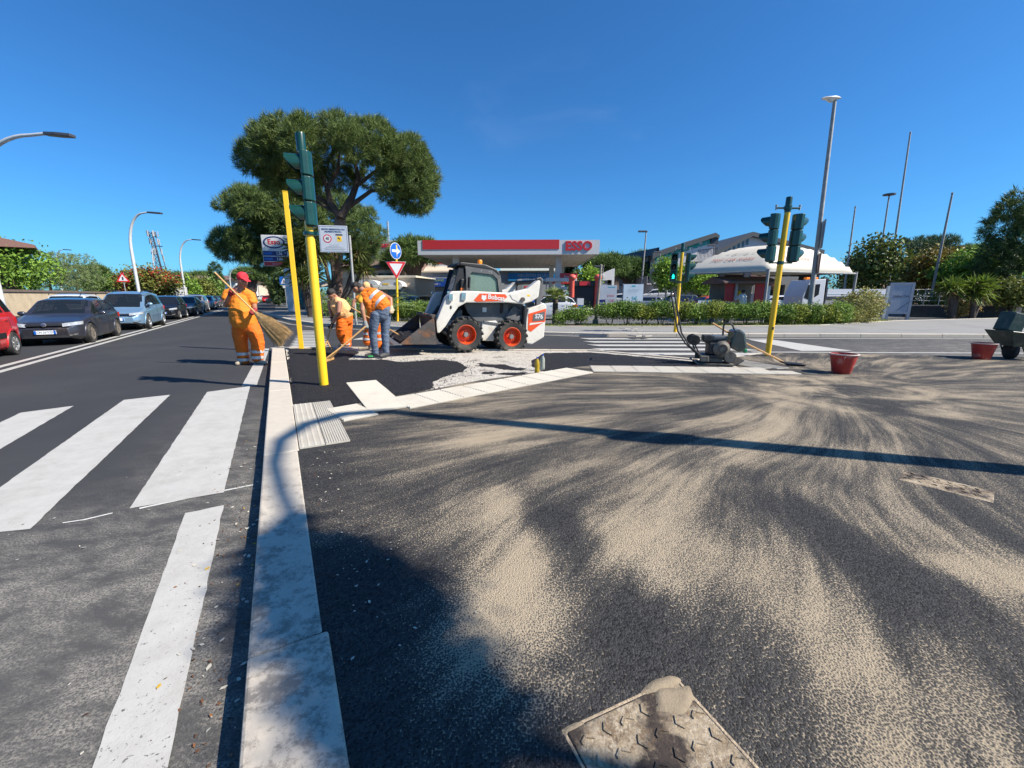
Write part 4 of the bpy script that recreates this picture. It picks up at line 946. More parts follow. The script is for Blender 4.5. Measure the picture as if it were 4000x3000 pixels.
# red car leaving on the left: only its tail shows
p = at(75, 1386); o = make_car('red small car at the left edge, only its rear wheel and flank showing', 'panda', 3.65, 1.66, 1.55, 2.30, .30, paint('bright_red', (.55, .012, .012), .1), (0, 0, 0), hu, GQ, spokes=6, rim=rim_m, trimlow=False)
fo = (3.65 - 2.3) * .47; ctr = p - U * (2.3 + fo - 3.65 / 2) * .95 - V * .78; o.location = (ctr.x, ctr.y, 0); o.scale = (.97,) * 3; o.rotation_euler = (0, 0, hu + R(3))
for s_ in (1, -1):
    k = MB(); k.box((-.75, s_ * .825 - .02, .46), (.35, s_ * .825 + .012, .6)); k.build('side_moulding', trim_m, o, bevel=.02)
black_p = paint('black_paint', (.009, .009, .011), .2); silver_p = paint('silver_paint', (.36, .37, .38), .6); dgrey_p = paint('graphite', (.05, .055, .06), .5)
qcar('small black car right behind the blue people carrier', 'panda', 3.7, 1.66, 1.52, 2.4, .29, black_p, (701, 1247), N=50, opaque=True)
qcar('black hatchback with lit headlamp, next after the small black car', 'hatch', 4.2, 1.78, 1.47, 2.6, .31, black_p, (768, 1234), N=50, opaque=True)
qcar('grey crossover half way down the queue', 'suv', 4.4, 1.82, 1.6, 2.65, .33, silver_p, (800, 1220), N=46, opaque=True)
for i, (x, y, kd, pm, lb) in enumerate(((835, 1210, 'hatch', silver_p, 'silver car third from the far end of the queue'), (855, 1201, 'suv', dgrey_p, 'dark car second from the far end of the queue'), (868, 1195, 'hatch', black_p, 'last dark car at the far end of the queue'))):
    qcar(lb, kd, 4.2, 1.78, 1.5, 2.6, .31, pm, (x, y), N=40, opaque=True)
# second lane
p = at(100, 1322); o = make_car('dark blue car half hidden behind the grey hatchback', 'hatch', 4.2, 1.78, 1.5, 2.6, .31, paint('dark_blue', (.02, .03, .06), .4), (-19.3, 14.4, 0), hu, GQ, N=50); o.scale = (.95,) * 3
o = make_car('white car with dark roof rails hidden behind the grey hatchback', 'suv', 4.3, 1.8, 1.62, 2.6, .32, paint('white_gloss', (.54, .55, .56), .0), (-22.4, 21.6, 0), hu, GQ, N=46, rails=True, opaque=True); o.scale = (.95,) * 3
white_p = MATS['white_gloss']; champ_p = paint('champagne', (.36, .32, .25), .5)
# at the fuel station
GS = 'cars parked at the fuel station'
q = dep(2160, 1200, 26.3)
o = make_car('white hatchback parked behind the low palm', 'hatch', 3.65, 1.62, 1.5, 2.4, .3, white_p, (q.x - .35, 26.3, .0), R(180), GS, N=64, trimlow=False); o.scale = (1.0,) * 3
def pcar(label, kind, body, x, Y, rz, L=4.1, W=1.75, H=1.48, wb=2.55, r=.31, s_=1., N=40, g=GS, **kw):
    q = dep(x, 1190, Y); o = make_car(label, kind, L, W, H, wb, r, body, (q.x, Y, 0), rz, g, N=N, opaque=True, **kw); o.scale = (s_,) * 3; return o
pcar('champagne hatchback parked tail-on before the blue workshop', 'hatch', champ_p, 1650, 39, R(62))
pcar('silver car beside the champagne hatchback', 'hatch', silver_p, 1715, 42, R(70))
pcar('dark car parked under the bar awning', 'hatch', black_p, 1535, 40, R(65))
GP = 'cars parked by the billboards'
pcar('white sport utility car parked uphill behind the billboard', 'suv', white_p, 2555, 52, R(172), 4.5, 1.85, 1.7, g=GP).location.z = .55
pcar('rounded silver small car right of the large billboard', 'panda', silver_p, 2510, 40.5, R(168), 3.62, 1.64, 1.4, g=GP)
pcar('blue grey saloon parked behind the small cars', 'hatch', paint('pale_blue', (.3, .36, .42), .5), 2640, 46, R(178), 4.4, g=GP)
pcar('grey boxy car behind the lit traffic light', 'panda', dgrey_p, 2640, 38, R(180), 3.7, 1.66, 1.55, g=GP)
pcar('white car between the two billboards', 'suv', white_p, 2418, 50, R(170), 4.4, 1.8, 1.7, g=GP)
pcar('red car beside the vacuum cleaner', 'hatch', MATS['bright_red'], 2805, 36, R(10), g=GP)
pcar('white estate car behind the wire fence', 'suv', white_p, 3060, 37, R(5), 4.5, g=GP)
pcar('white hatchback on the rise behind the grey sign', 'hatch', white_p, 3560, 44, R(185), g=GP).location.z = .7
GR = 'cars by the far roundabout'
pcar('white car at the far roundabout', 'hatch', white_p, 995, 92, R(200), g=GR); pcar('dark car at the far roundabout', 'suv', dgrey_p, 1018, 96, R(190), g=GR)
pcar('red car at the far roundabout', 'hatch', MATS['bright_red'], 1056, 88, R(100), g=GR)
pcar('dark pickup near the price sign', 'suv', paint('petrol', (.03, .06, .07), .4), 1108, 70, R(185), 5.0, 1.9, 1.75, g=GR)
# ---------------------------------------------------------------- skid steer loader
lw_m = mat('loader_white', (.58, .555, .50), .45, var=.05, dirt=(.36, .29, .2), dirtamt=.28, dscale=2.5, coat=.2)
lg_m = mat('loader_grey', (.085, .088, .092), .55, var=.12, dirt=(.16, .145, .125), dirtamt=.3)
lb_m = mat('loader_black', (.014, .014, .015), .5); lo_m = mat('loader_orange', (.62, .07, .012), .4, var=.06, dirt=(.4, .12, .05), dirtamt=.12)
rust_m = mat('bucket_steel', (.07, .062, .058), .6, .3, var=.4, scale=4, dirt=(.26, .10, .03), dirtamt=.5, dscale=3.2, bump=.3, bscale=20)
chrome_m = mat('chrome', (.7, .7, .7), .15, 1.)
fh, rh = at(1817, 1311, .51), at(1992, 1324, .41)
fw_pt = at(1815, 1372, ZF)
t = thing('skid_steer_loader', 'white and orange skid steer loader with its bucket lowered, working at the island', 'loader')
LH = R(203); LD = Vector((math.cos(LH), math.sin(LH), 0)); LN = Vector((-LD.y, LD.x, 0))
nw = Vector((fw_pt.x, fw_pt.y, 0))                     # near front wheel contact
org = nw - LD * .58 - LN * .70
t.location = (org.x, org.y, .055); t.rotation_euler = (0, R(-4.6), LH); t.rotation_mode = 'XYZ'
S_ = 1.04; t.scale = (S_,) * 3
YT = .70
def lpart(nm, m_, f, par=None, smooth=False, bevel=0.):
    k = MB(); f(k); return k.build(nm, m_, par or t, smooth=smooth, bevel=bevel)
# wheels with chevron lugs
def lwheel(x, y, s_):
    w_ = bpy.data.objects.new('wheel', None); C.objects.link(w_); w_.parent = t; w_.location = (x, y, .40); w_.rotation_euler = (R(-90) * s_, 0, 0)
    k = MB(); r = .385; k.lathe([(.2, -.1), (.25, -.125), (r - .03, -.14), (r, -.11), (r, .11), (r - .03, .14), (.25, .13), (.215, .11)], 32, caps=False); k.build('tyre', tyre_m, w_, smooth=True)
    k = MB()
    for i in range(18):
        for sd in (-1, 1):
            a = 2 * math.pi * (i + (.5 if sd > 0 else 0)) / 18; k.M = TR(rz=a) @ TR((r + .004, 0, sd * .07), rx=R(24) * sd); k.cb((0, 0, 0), (.05, .055, .17))
    k.M = Matrix.Identity(4); o = k.build('tread', tyre_m, w_, bevel=.008); tag(o, kind='stuff')
    k = MB(); k.lathe([(.232, .125), (.222, .128), (.215, .09), (.195, .0), (.19, -.03), (.12, -.03), (.118, .02), (.001, .022)], 28, caps=False); k.build('rim', lo_m, w_, smooth=True)
    k = MB(); k.lathe([(.06, .02), (.058, .085), (.05, .095), (.001, .097)], 16, caps=False); h_ = k.build('hub', mat('hub_grey', (.2, .2, .2), .5, .4), w_, smooth=True)
    for i in range(8):
        a = 2 * math.pi * i / 8; k = MB(); k.M = TR((.092 * math.cos(a), .092 * math.sin(a), .02)); k.lathe([(.015, 0), (.015, .028), (.008, .036)], 6); k.build('wheel_nut', lo_m, w_)
for x in (.58, -.58):
    for s_ in (1, -1): lwheel(x, s_ * YT, s_)
# chassis
def f(k):
    k.prism_y([(.86, .34), (.78, .28), (-.95, .24), (-1.2, .32), (-1.2, .78), (.7, .82), (.9, .6)], -.5, .5)
lpart('chassis', lw_m, f, bevel=.02)
for s_ in (1, -1):
    y0, y1 = (s_ * .5, s_ * .535)
    lpart('side_frame', lw_m, lambda k: k.prism_y([(.2, .26), (-.25, .26), (-.42, .52), (-.22, .76), (.12, .72)], s_ * .5, s_ * .6), bevel=.015)
    lpart('side_panel', lg_m, lambda k: k.prism_y([(.5, .92), (.62, 1.16), (.2, 1.2), (-.52, 1.2), (-.6, .78), (.12, .7), (.3, .72)], s_ * .46, s_ * .54), bevel=.012)
    lpart('panel_lip', lg_m, lambda k: k.prism_y([(.5, .9), (.5, .93), (-.55, .97), (-.55, .94)], s_ * .54, s_ * .56))
    lpart('step', lg_m, lambda k: k.prism_y([(.1, .68), (-.35, .64), (-.35, .7), (.1, .74)], s_ * .54, s_ * .62), bevel=.008)
    # rear linkage
    lpart('link_plate', lg_m, lambda k: k.prism_y([(-.45, .85), (-.66, 1.14), (-.95, 1.02), (-1.0, .75), (-.75, .72)], s_ * .5, s_ * .58), bevel=.012)
    lpart('control_link', lg_m, lambda k: k.prism_y([(-.50, .78), (-.56, .70), (-.98, .88), (-.94, .98)], s_ * .585, s_ * .64), bevel=.01)
    def f(k): k.tube([(-.95, s_ * .66, .55), (-.92, s_ * .66, 1.16)], .062, 12)
    lpart('lift_cylinder', lb_m, f, smooth=True)
    lpart('cylinder_rod', chrome_m, lambda k: k.tube([(-.92, s_ * .66, 1.14), (-.84, s_ * .66, 1.32)], .03, 10), smooth=True)
    def f(k): k.M = TR((-.53, s_ * .62, .78), rx=R(90)); k.lathe([(.06, -.05), (.06, .05)], 14)
    lpart('pivot_pin', lb_m, f)
    def f(k): k.tube([(-.36 + .02 * math.sin(i * 2.2), s_ * .565, 1.17 - .022 * i) for i in range(11)], .03, 8)
    lpart('hose_spring', lb_m, f)
# tail
def f(k): k.prism_y([(-1.02, 1.10), (-1.44, 1.28), (-1.53, 1.2), (-1.53, .42), (-1.2, .22), (-1.04, .24), (-.96, .7)], -.68, .68)
lpart('tailgate', lw_m, f, bevel=.025)
for s_ in (1, -1):
    lpart('orange_decal', lo_m, lambda k: k.prism_y([(-1.03, .98), (-1.51, 1.14), (-1.51, .82), (-1.36, .72), (-1.14, .54), (-1.05, .58)], s_ * .681, s_ * .687))
    lpart('grey_decal', lg_m, lambda k: k.prism_y([(-1.16, .97), (-1.48, 1.07), (-1.48, .85), (-1.16, .80)], s_ * .688, s_ * .693))
    lpart('white_flash', lw_m, lambda k: k.prism_y([(-1.1, .76), (-1.46, .80), (-1.46, .78), (-1.07, .70)], s_ * .688, s_ * .692))
    if s_ > 0: lettering('lettering', 'S76', .15, wsign_m, t, (-1.325, .696, .93), (R(90), 0, R(180)), .002, .004)
lpart('tail_strip', lo_m, lambda k: k.prism_y([(-1.48, 1.25), (-1.555, 1.19), (-1.555, .44), (-1.52, .44)], -.6, .6), bevel=.01)
lpart('rear_hood', lg_m, lambda k: k.prism_y([(-.5, 1.2), (-.55, 1.42), (-1.0, 1.34), (-1.36, 1.25), (-1.2, .8), (-.5, .8)], -.48, .48), bevel=.03)
# lift arms
arm = [(.98, 1.36), (.62, 1.40), (-.42, 1.44), (-.90, 1.58), (-1.16, 1.80), (-1.24, 1.80), (-1.22, 1.40), (-1.04, 1.28), (-.80, 1.20), (-.40, 1.21), (.62, 1.13), (.80, 1.02), (.93, .82), (1.08, .56), (1.22, .40), (1.32, .44), (1.30, .66), (1.18, 1.00), (1.10, 1.22)]
for s_ in (1, -1):
    a_ = lpart('lift_arm', lw_m, lambda k: k.prism_y(arm, s_ * .60, s_ * .80), bevel=.025)
    lpart('orange_badge', lo_m, lambda k: k.prism_y([(.45, 1.20), (.31, 1.365), (-.32, 1.40), (-.38, 1.34), (-.26, 1.235), (.38, 1.175)], s_ * .801, s_ * .806), a_)
    if s_ > 0:
        lettering('lettering', 'Bobcat', .15, wsign_m, a_, (-.1, .809, 1.30), (R(90), R(3), R(180)), .002, .004)
        def f(k):
            k.M = TR((.205, .807, 1.28)); cat = [(-.055, .07), (-.03, .045), (0, .05), (.03, .045), (.055, .07), (.055, .02), (.062, -.02), (.03, -.05), (.012, -.068), (-.012, -.068), (-.03, -.05), (-.062, -.02), (-.055, .02)]
            k.prism_y(cat, 0, .004)
        lpart('logo', wsign_m, f, a_)
    lpart('arm_plate', lw_m, lambda k: k.prism_y([(-.44, 1.40), (-.66, 1.46), (-.70, 1.34), (-.84, 1.25), (-.74, 1.22), (-.52, 1.30)], s_ * .801, s_ * .812), a_, bevel=.004)
    lpart('warning_decal', yel_m, lambda k: k.prism_y([(-.9, 1.40), (-.98, 1.40), (-.98, 1.44), (-.9, 1.44)], s_ * .801, s_ * .804), a_)
    lpart('arm_hole', lb_m, lambda k: k.prism_y([(.98 + .025 * math.cos(i * .785), 1.0 + .045 * math.sin(i * .785)) for i in range(8)], s_ * .80, s_ * .804), a_)
    def f(k): k.M = TR((-.78, s_ * .79, 1.31), rx=R(90)); k.lathe([(.055, -.06), (.055, .05)], 14)
    lpart('pivot_pin', rust_m, f, a_)
    lpart('rear_link', lg_m, lambda k: k.prism_y([(-1.20, 1.86), (-1.30, 1.90), (-1.38, 1.84), (-1.36, 1.2), (-1.24, 1.2), (-1.22, 1.5)], s_ * .56, s_ * .66), bevel=.012)
    def f(k): k.M = TR((-1.27, s_ * .66, 1.80), rx=R(90)); k.lathe([(.06, -.02), (.06, .03), (.02, .04)], 14)
    lpart('pivot_cap', lb_m, f)
    lpart('coupler', chrome_m, lambda k: (k.cb((1.0, s_ * .83, 1.22), (.09, .06, .16)), k.cb((1.06, s_ * .83, 1.33), (.05, .05, .05)), k.cb((.70, s_ * .82, 1.27), (.1, .04, .17))), bevel=.008)
lpart('cross_tube', lb_m, lambda k: k.tube([(-1.22, -.62, 1.78), (-1.22, .62, 1.78)], .055, 12), smooth=True)
# cab: dark frame, windows, roof
fr = [(.56, .95), (.42, 1.1), (.60, 1.92), (.62, 1.98), (-.10, 1.97), (-.28, 1.86), (-.40, 1.28), (-.42, 1.0)]
for s_ in (1, -1):
    y = s_ * .44
    def f(k):      # side frame with a window opening
        o_ = [(.30, 1.30), (.44, 1.94), (-.08, 1.93), (-.26, 1.82), (-.38, 1.30)]; i_ = [(.42, 1.24), (.47, 1.80), (.42, 1.85), (-.10, 1.84), (-.22, 1.75), (-.33, 1.24)]
        o2 = [(.52, 1.14), (.58, 1.86), (.6, 1.97), (-.10, 1.96), (-.30, 1.84), (-.44, 1.14)]
        n_ = 6
        for a in range(n_):
            b = (a + 1) % n_; P1, P2, Q1, Q2 = o2[a], o2[b], i_[a], i_[b]
            k.prism_y([P1, P2, Q2, Q1], s_ * .42, s_ * .49)
    lpart('cab_side_frame', lg_m, f, bevel=.006)
    lpart('side_window', glass('cab_glass', (.22, .32, .27), .5), lambda k: k.prism_y([(.42, 1.24), (.47, 1.80), (.42, 1.85), (-.10, 1.84), (-.22, 1.75), (-.33, 1.24)], s_ * .44, s_ * .45))
    def f(k):
        for i in range(6): k.tube([(-.26, s_ * .43, 1.40 + .07 * i), (.06 + .01 * i, s_ * .43, 1.40 + .07 * i)], .004, 4)
        for i in range(6): k.tube([(.05 - .055 * i, s_ * .43, 1.37), (.05 - .05 * i, s_ * .43, 1.8)], .004, 4)
    lpart('window_grid', lb_m, f)
    lpart('front_pillar', lb_m, lambda k: k.prism_y([(.92, .90), (.98, .92), (.74, 1.93), (.62, 1.93), (.56, 1.6), (.60, 1.2)], s_ * .40, s_ * .45), bevel=.01)
    lpart('work_light', mat('lamp_amber', (.7, .16, .02), .3), lambda k: k.cb((.66, s_ * .50, 1.42), (.07, .08, .1)), bevel=.01)
    lpart('light_housing', lb_m, lambda k: k.cb((.66, s_ * .50, 1.57), (.08, .1, .2)), bevel=.02)
    lpart('bolt', steel_m, lambda k: [k.cb((x, s_ * .492, 1.90), (.02, .006, .02)) for x in (.2, 0, -.06)])
lpart('roof', lb_m, lambda k: (k.prism_y([(.76, 1.98), (.72, 2.05), (.1, 2.06), (-.18, 1.98), (-.3, 1.86), (-.26, 1.84), (-.08, 1.95), (.62, 1.97)], -.5, .5)), bevel=.02)
lpart('roof_visor', lb_m, lambda k: k.prism_y([(.60, 1.98), (.80, 1.97), (.77, 2.01), (.60, 2.04)], -.48, .48), bevel=.008)
lpart('door', lb_m, lambda k: (k.box((.60, -.38, .92), (.66, .38, 1.02))), bevel=.01)
lpart('windscreen', glass('cab_screen', (.02, .05, .09), .8), lambda k: k.add([(.94, -.40, .92), (.94, .40, .92), (.68, .40, 1.93), (.68, -.40, 1.93)], [(0, 1, 2, 3)]))
def f(k):
    for i in range(8): k.tube([(.9, -.34 + .097 * i, .95), (.65, -.34 + .097 * i, 1.9)], .004, 4)
    for i in range(11): k.tube([(.9 - .022 * i, -.38, .97 + .085 * i), (.9 - .022 * i, .38, .97 + .085 * i)], .004, 4)
lpart('screen_grid', lb_m, f)
lpart('seat', mat('seat_grey', (.16, .18, .17), .7), lambda k: (k.box((-.1, -.25, 1.0), (.35, .25, 1.16)), k.box((-.2, -.24, 1.1), (-.06, .24, 1.72))), bevel=.04)
lpart('rear_wall', lg_m, lambda k: k.prism_y([(-.38, 1.2), (-.42, 1.2), (-.30, 1.86), (-.26, 1.84)], -.42, .42))
lpart('beacon', mat('beacon_orange', (.8, .22, .01), .25, emit=.15), lambda k: (k.M.__init__(TR((.16, .12, 2.06))) if False else k.lathe([(.06, 0), (.06, .11), (.05, .13), (.001, .135)], 12)), smooth=True).location = (.12, .1, 2.06)
lpart('antenna', lb_m, lambda k: k.tube([(-.32, -.2, 1.85), (-.42, -.2, 2.25)], .008, 5))
def f(k): k.tube([(.50, .5, 1.3), (.52, .62, 1.34), (.52, .62, 1.55)], .012, 6); k.cb((.52, .60, 1.60), (.03, .13, .24))
lpart('mirror', lb_m, f)
# front: tilt cylinder, quick hitch and fender between the arms
lpart('front_bulkhead', mat('loader_pale_grey', (.33, .34, .33), .5, dirt=(.2, .18, .15)), lambda k: k.prism_y([(.92, .5), (.70, 1.34), (.56, 1.34), (.7, .5)], -.58, -.30), bevel=.02)
lpart('foot_panel', lg_m, lambda k: k.prism_y([(.92, .40), (.72, .95), (.6, .95), (.7, .4)], -.5, .5), bevel=.02)
lpart('tilt_cylinder', lb_m, lambda k: (k.tube([(.98, -.3, 1.0), (1.22, -.3, .62)], .05, 10), k.tube([(.98, .3, 1.0), (1.22, .3, .62)], .05, 10)), smooth=True)
lpart('quick_hitch', lb_m, lambda k: k.prism_y([(1.20, .24), (1.30, .22), (1.38, .78), (1.30, .80)], -.55, .55), bevel=.01)
lpart('cross_member', lw_m, lambda k: k.tube([(1.2, -.62, .62), (1.2, .62, .62)], .07, 10), smooth=True)
lpart('decal_plate', wsign_m, lambda k: (k.cb((.08, .545, .99), (.10, .008, .13)), k.cb((-.55, .545, .70), (.06, .006, .11))))
lpart('red_reflector', red_m, lambda k: k.cb((.93, .44, .84), (.03, .06, .1)))
# bucket, full of fresh asphalt
bk = bpy.data.objects.new('bucket', None); C.objects.link(bk); bk.parent = t
for s_ in (1, -1): lpart('side_plate', rust_m, lambda k: k.prism_y([(1.38, .76), (1.30, .16), (2.12, .13), (2.02, .22), (1.72, .48)], s_ * .90, s_ * .925), bk)
prof = [(1.40, .77), (1.34, .66), (1.31, .45), (1.34, .26), (1.42, .17), (1.6, .14), (2.16, .12)]
def f(k):
    pr = prof + [(x - (.02 if i < 4 else 0), z - (.02 if i >= 3 else 0)) for i, (x, z) in list(enumerate(prof))[::-1]]
    vs = []; fs = []; n_ = len(prof)
    for y in (-.91, .91): vs += [(x, y, z) for x, z in pr]
    m2 = len(pr)
    for i in range(m2): fs.append((i, (i + 1) % m2, m2 + (i + 1) % m2, m2 + i))
    k.add(vs, fs)
lpart('shell', rust_m, f, bk)
lpart('top_edge', rust_m, lambda k: k.tube([(1.40, -.92, .77), (1.40, .92, .77)], .035, 8), bk, smooth=True)
for j in range(6): lpart('top_lug', rust_m, lambda k: k.cb((1.38, -.75 + .3 * j, .79), (.12, .09, .05)), bk, bevel=.01)
lpart('cutting_edge', mat('worn_steel', (.3, .29, .28), .4, .8), lambda k: k.box((2.06, -.93, .115), (2.24, .93, .14)), bk)
def f(k):
    vs = []; fs = []; nx, ny = 12, 24
    for i in range(nx + 1):
        for j in range(ny + 1):
            x = 1.36 + .72 * i / nx; y = -.88 + 1.76 * j / ny
            vs.append((x, y, .18 + .26 * max(0, 1 - ((i / nx - .25) / .75) ** 2) * (.75 + .5 * noise.noise((x * 3, y * 3, 3))) + .03 * noise.noise((x * 14, y * 14, 1))))
    for i in range(nx):
        for j in range(ny): a = i * (ny + 1) + j; fs.append((a, a + ny + 1, a + ny + 2, a + 1))
    k.add(vs, fs)
lpart('asphalt_load', fresh_m, f, bk, smooth=True)
# ---------------------------------------------------------------- plate compactor
q = at(2790, 1422, ZF); t = thing('plate_compactor', 'black plate compactor with bent tube handle standing on fresh asphalt', 'compactor', (q.x, q.y, ZF + .006), R(-12))
def cp(nm, m_, f, smooth=False, bevel=0.): k = MB(); f(k); return k.build(nm, m_, t, smooth=smooth, bevel=bevel)
dirty_m = mat('dusty_metal', (.16, .145, .12), .7, .2, var=.3, dirt=(.03, .03, .03), dirtamt=.5, dscale=8); bm = mat('engine_black', (.02, .02, .022), .5, dirt=(.12, .11, .09), dirtamt=.25)
S = 1.04; t.scale = (S,) * 3
cp('base_plate', dirty_m, lambda k: k.prism_y([(-.42, .06), (-.34, .0), (.32, .0), (.46, .10), (.45, .12), (.30, .03), (-.33, .03), (-.40, .08)], -.22, .22), bevel=.004)
cp('exciter', dirty_m, lambda k: (k.M.__init__(TR()) if False else k.tube([(.22, -.2, .16), (.22, .2, .16)], .11, 14), k.box((-.2, -.16, .05), (.1, .16, .13))), bevel=.01)
cp('belt_guard', bm, lambda k: k.prism_y([(.30, .06), (.34, .2), (.05, .4), (-.1, .36), (-.12, .2), (.12, .05)], .17, .22), bevel=.02)
cp('engine_deck', bm, lambda k: k.box((-.28, -.18, .13), (.26, .18, .19)), bevel=.01)
cp('engine_block', bm, lambda k: (k.box((-.16, -.14, .19), (.18, .16, .42)), k.box((-.22, -.1, .40), (.1, .14, .52))), bevel=.025)
cp('recoil_starter', dirty_m, lambda k: (setattr(k, 'M', TR((.06, -.14, .31), rx=R(90))), k.lathe([(.15, 0), (.15, .04), (.10, .075), (.095, .08), (.001, .08)], 20)), smooth=True)
def f(k):
    for i in range(20):
        a = 2 * math.pi * i / 20; k.M = TR((.06 + .068 * math.cos(a), -.224, .31 + .068 * math.sin(a)), ry=-a); k.cb((0, 0, 0), (.045, .006, .008))
cp('starter_vents', bm, f)
cp('air_filter', bm, lambda k: k.box((-.27, -.12, .44), (-.1, .06, .56)), bevel=.02)
cp('fuel_tank', mat('tank_grey', (.10, .11, .12), .35), lambda k: k.box((-.1, -.12, .46), (.16, .14, .55)), bevel=.03)
cp('choke_lever', red_m, lambda k: k.cb((.16, -.17, .42), (.05, .02, .04)), bevel=.008)
cp('water_tank', mat('water_tank', (.055, .068, .062), .25, coat=.3, dirt=(.16, .17, .15), dirtamt=.3), lambda k: k.prism_y([(.20, .36), (.24, .66), (.36, .68), (.44, .60), (.50, .36), (.44, .27), (.36, .25)], -.19, .19), bevel=.04)
cp('tank_tap', mat('tap_green', (.02, .25, .1), .4), lambda k: k.cb((.50, -.05, .27), (.07, .08, .08)), bevel=.02)
cp('lift_hoop', bm, lambda k: k.tube([(.10, -.02, .40), (.09, -.02, .72), (.11, -.02, .77), (.20, -.02, .78), (.24, -.02, .75), (.33, -.02, .58), (.34, -.02, .40)], .017, 8), smooth=True)
for s_ in (-1, 1):
    cp('transport_wheel', tyre_m, lambda k: (setattr(k, 'M', TR((-.42, s_ * .12, .46), rx=R(90))), k.lathe([(.04, -.035), (.095, -.035), (.1, -.02), (.1, .02), (.095, .035), (.04, .035)], 18)), smooth=True)
cp('wheel_frame', bm, lambda k: (k.tube([(-.3, -.14, .16), (-.44, -.14, .44)], .014, 6), k.tube([(-.3, .14, .16), (-.44, .14, .44)], .014, 6), k.tube([(-.42, -.18, .46), (-.42, .18, .46)], .012, 6)))
cp('handle', bm, lambda k: k.tube([(-.24, -.2, .12), (-.52, -.2, .36), (-.68, -.2, .60), (-.78, -.2, 1.0), (-.86, -.2, 1.32), (-.86, -.13, 1.35), (-.86, .13, 1.35), (-.86, .2, 1.32), (-.78, .2, 1.0), (-.68, .2, .60), (-.52, .2, .36), (-.24, .2, .12)], .016, 8), smooth=True)
cp('handle_mount', dirty_m, lambda k: (k.box((-.32, -.25, .06), (-.16, -.19, .18)), k.box((-.32, .19, .06), (-.16, .25, .18))), bevel=.02)
# ---------------------------------------------------------------- tools and vessels lying about
wood_m = mat('ash_handle', (.50, .28, .10), .5, var=.25, scale=12, dirt=(.15, .09, .04), dirtamt=.2); blade_m = mat('shovel_steel', (.05, .05, .052), .4, .6, dirt=(.02, .02, .02))
g = at(3062, 1426, ZF); e = dep(2783, 1262, g.y + .35)
t = thing('shovel', 'shovel with long pale wooden handle slanting over the plate compactor', 'shovel', g)
k = MB(); d = e - g; k.tube([(0, 0, .05), d * .5 + Vector((0, 0, -.01)), d], [.02, .018, .017], 8); k.build('handle', wood_m, t, smooth=True)
def shovel_blade(parent, M_, nm='blade'):
    k = MB(); vs = []; fs = []
    for i in range(6):
        for j in range(5):
            x = i / 5 * .30; w_ = .125 * (1 - .55 * max(0, i / 5 - .5) ** 1.5 * 2); y = (j / 4 - .5) * 2 * w_
            vs.append((x, y, .03 * (abs(j / 4 - .5) * 2) ** 2 + .02 * (1 - i / 5)))
    for i in range(5):
        for j in range(4): a = i * 5 + j; fs.append((a, a + 5, a + 6, a + 1))
    k.M = M_; k.add(vs, fs); k.tube([(.02, 0, .02), (-.14, 0, .07)], .021, 8); o = k.build(nm, blade_m, parent, smooth=True)
    sm_ = o.modifiers.new('s', 'SOLIDIFY'); sm_.thickness = .004; return o
shovel_blade(t, TR((.06, -.02, .005), rz=R(-15)))
red_b = mat('bucket_red', (.42, .035, .03), .5, var=.15, dirt=(.55, .42, .34), dirtamt=.32, dscale=7); 
def pail(label, p, s_, rz):
    t = thing('builders_bucket', label, 'bucket', p, rz, 'red builders buckets'); t.scale = (s_,) * 3
    k = MB(); k.lathe([(.001, .0), (.105, .0), (.115, .01), (.165, .27), (.168, .28), (.160, .28), (.11, .015), (.001, .012)], 28, caps=False); k.build('shell', red_b, t, smooth=True)
    k = MB(); k.lathe([(.160, .272), (.180, .272), (.183, .28), (.180, .288), (.160, .288)], 28, caps=False); k.build('rim', mat('bucket_rim', (.55, .45, .40), .6, dirt=(.4, .1, .08)), t, smooth=True)
    k = MB(); k.tube([(.17 * math.cos(a), .17 * math.sin(a) * .3 - .12, .27 - .09 * math.sin(a)) for a in [R(10) + R(160) * i / 10 for i in range(11)]], .004, 5); k.build('bail', steel_m, t)
    k = MB(); k.lathe([(.001, .2), (.145, .2)], 20, caps=False); k.build('contents', mat('bucket_sand', (.25, .17, .10), .9), t)
pail('red dusty builders bucket standing on the sand in front of the right traffic light', at(3285, 1457, ZF), 1.22, .4)
pail('red builders bucket beside the green wheelbarrow', at(3832, 1402, ZF), 1.22, 1.8)
# plastic bottles
def bottle(label, p, liq, rz):
    t = thing('bottle', label, 'bottle', p, rz)
    pet = mat('pet_' + liq[0], liq[1], .08, trans=.6, var=.1); k = MB()
    k.lathe([(.001, 0), (.038, 0), (.044, .012), (.044, .07), (.041, .09), (.044, .11), (.043, .16), (.04, .2), (.028, .235), (.016, .255), (.015, .275)], 18); k.build('body', pet, t, smooth=True)
    k = MB(); k.lathe([(.0175, .262), (.0175, .285), (.001, .286)], 14); k.build('cap', mat('cap_blue', (.01, .06, .45), .35), t, smooth=True)
    k = MB(); k.lathe([(.0445, .115), (.0445, .155)], 18, caps=False); k.build('ridge', pet, t)
bottle('plastic bottle of yellow fluid with blue cap on the tactile strip', at(2098, 1457, ZF), ('yellow', (.72, .52, .04)), 0)
bottle('nearly clear plastic bottle with blue cap standing just behind the yellow one', at(2119, 1443, ZF), ('clear', (.62, .66, .58)), 1)
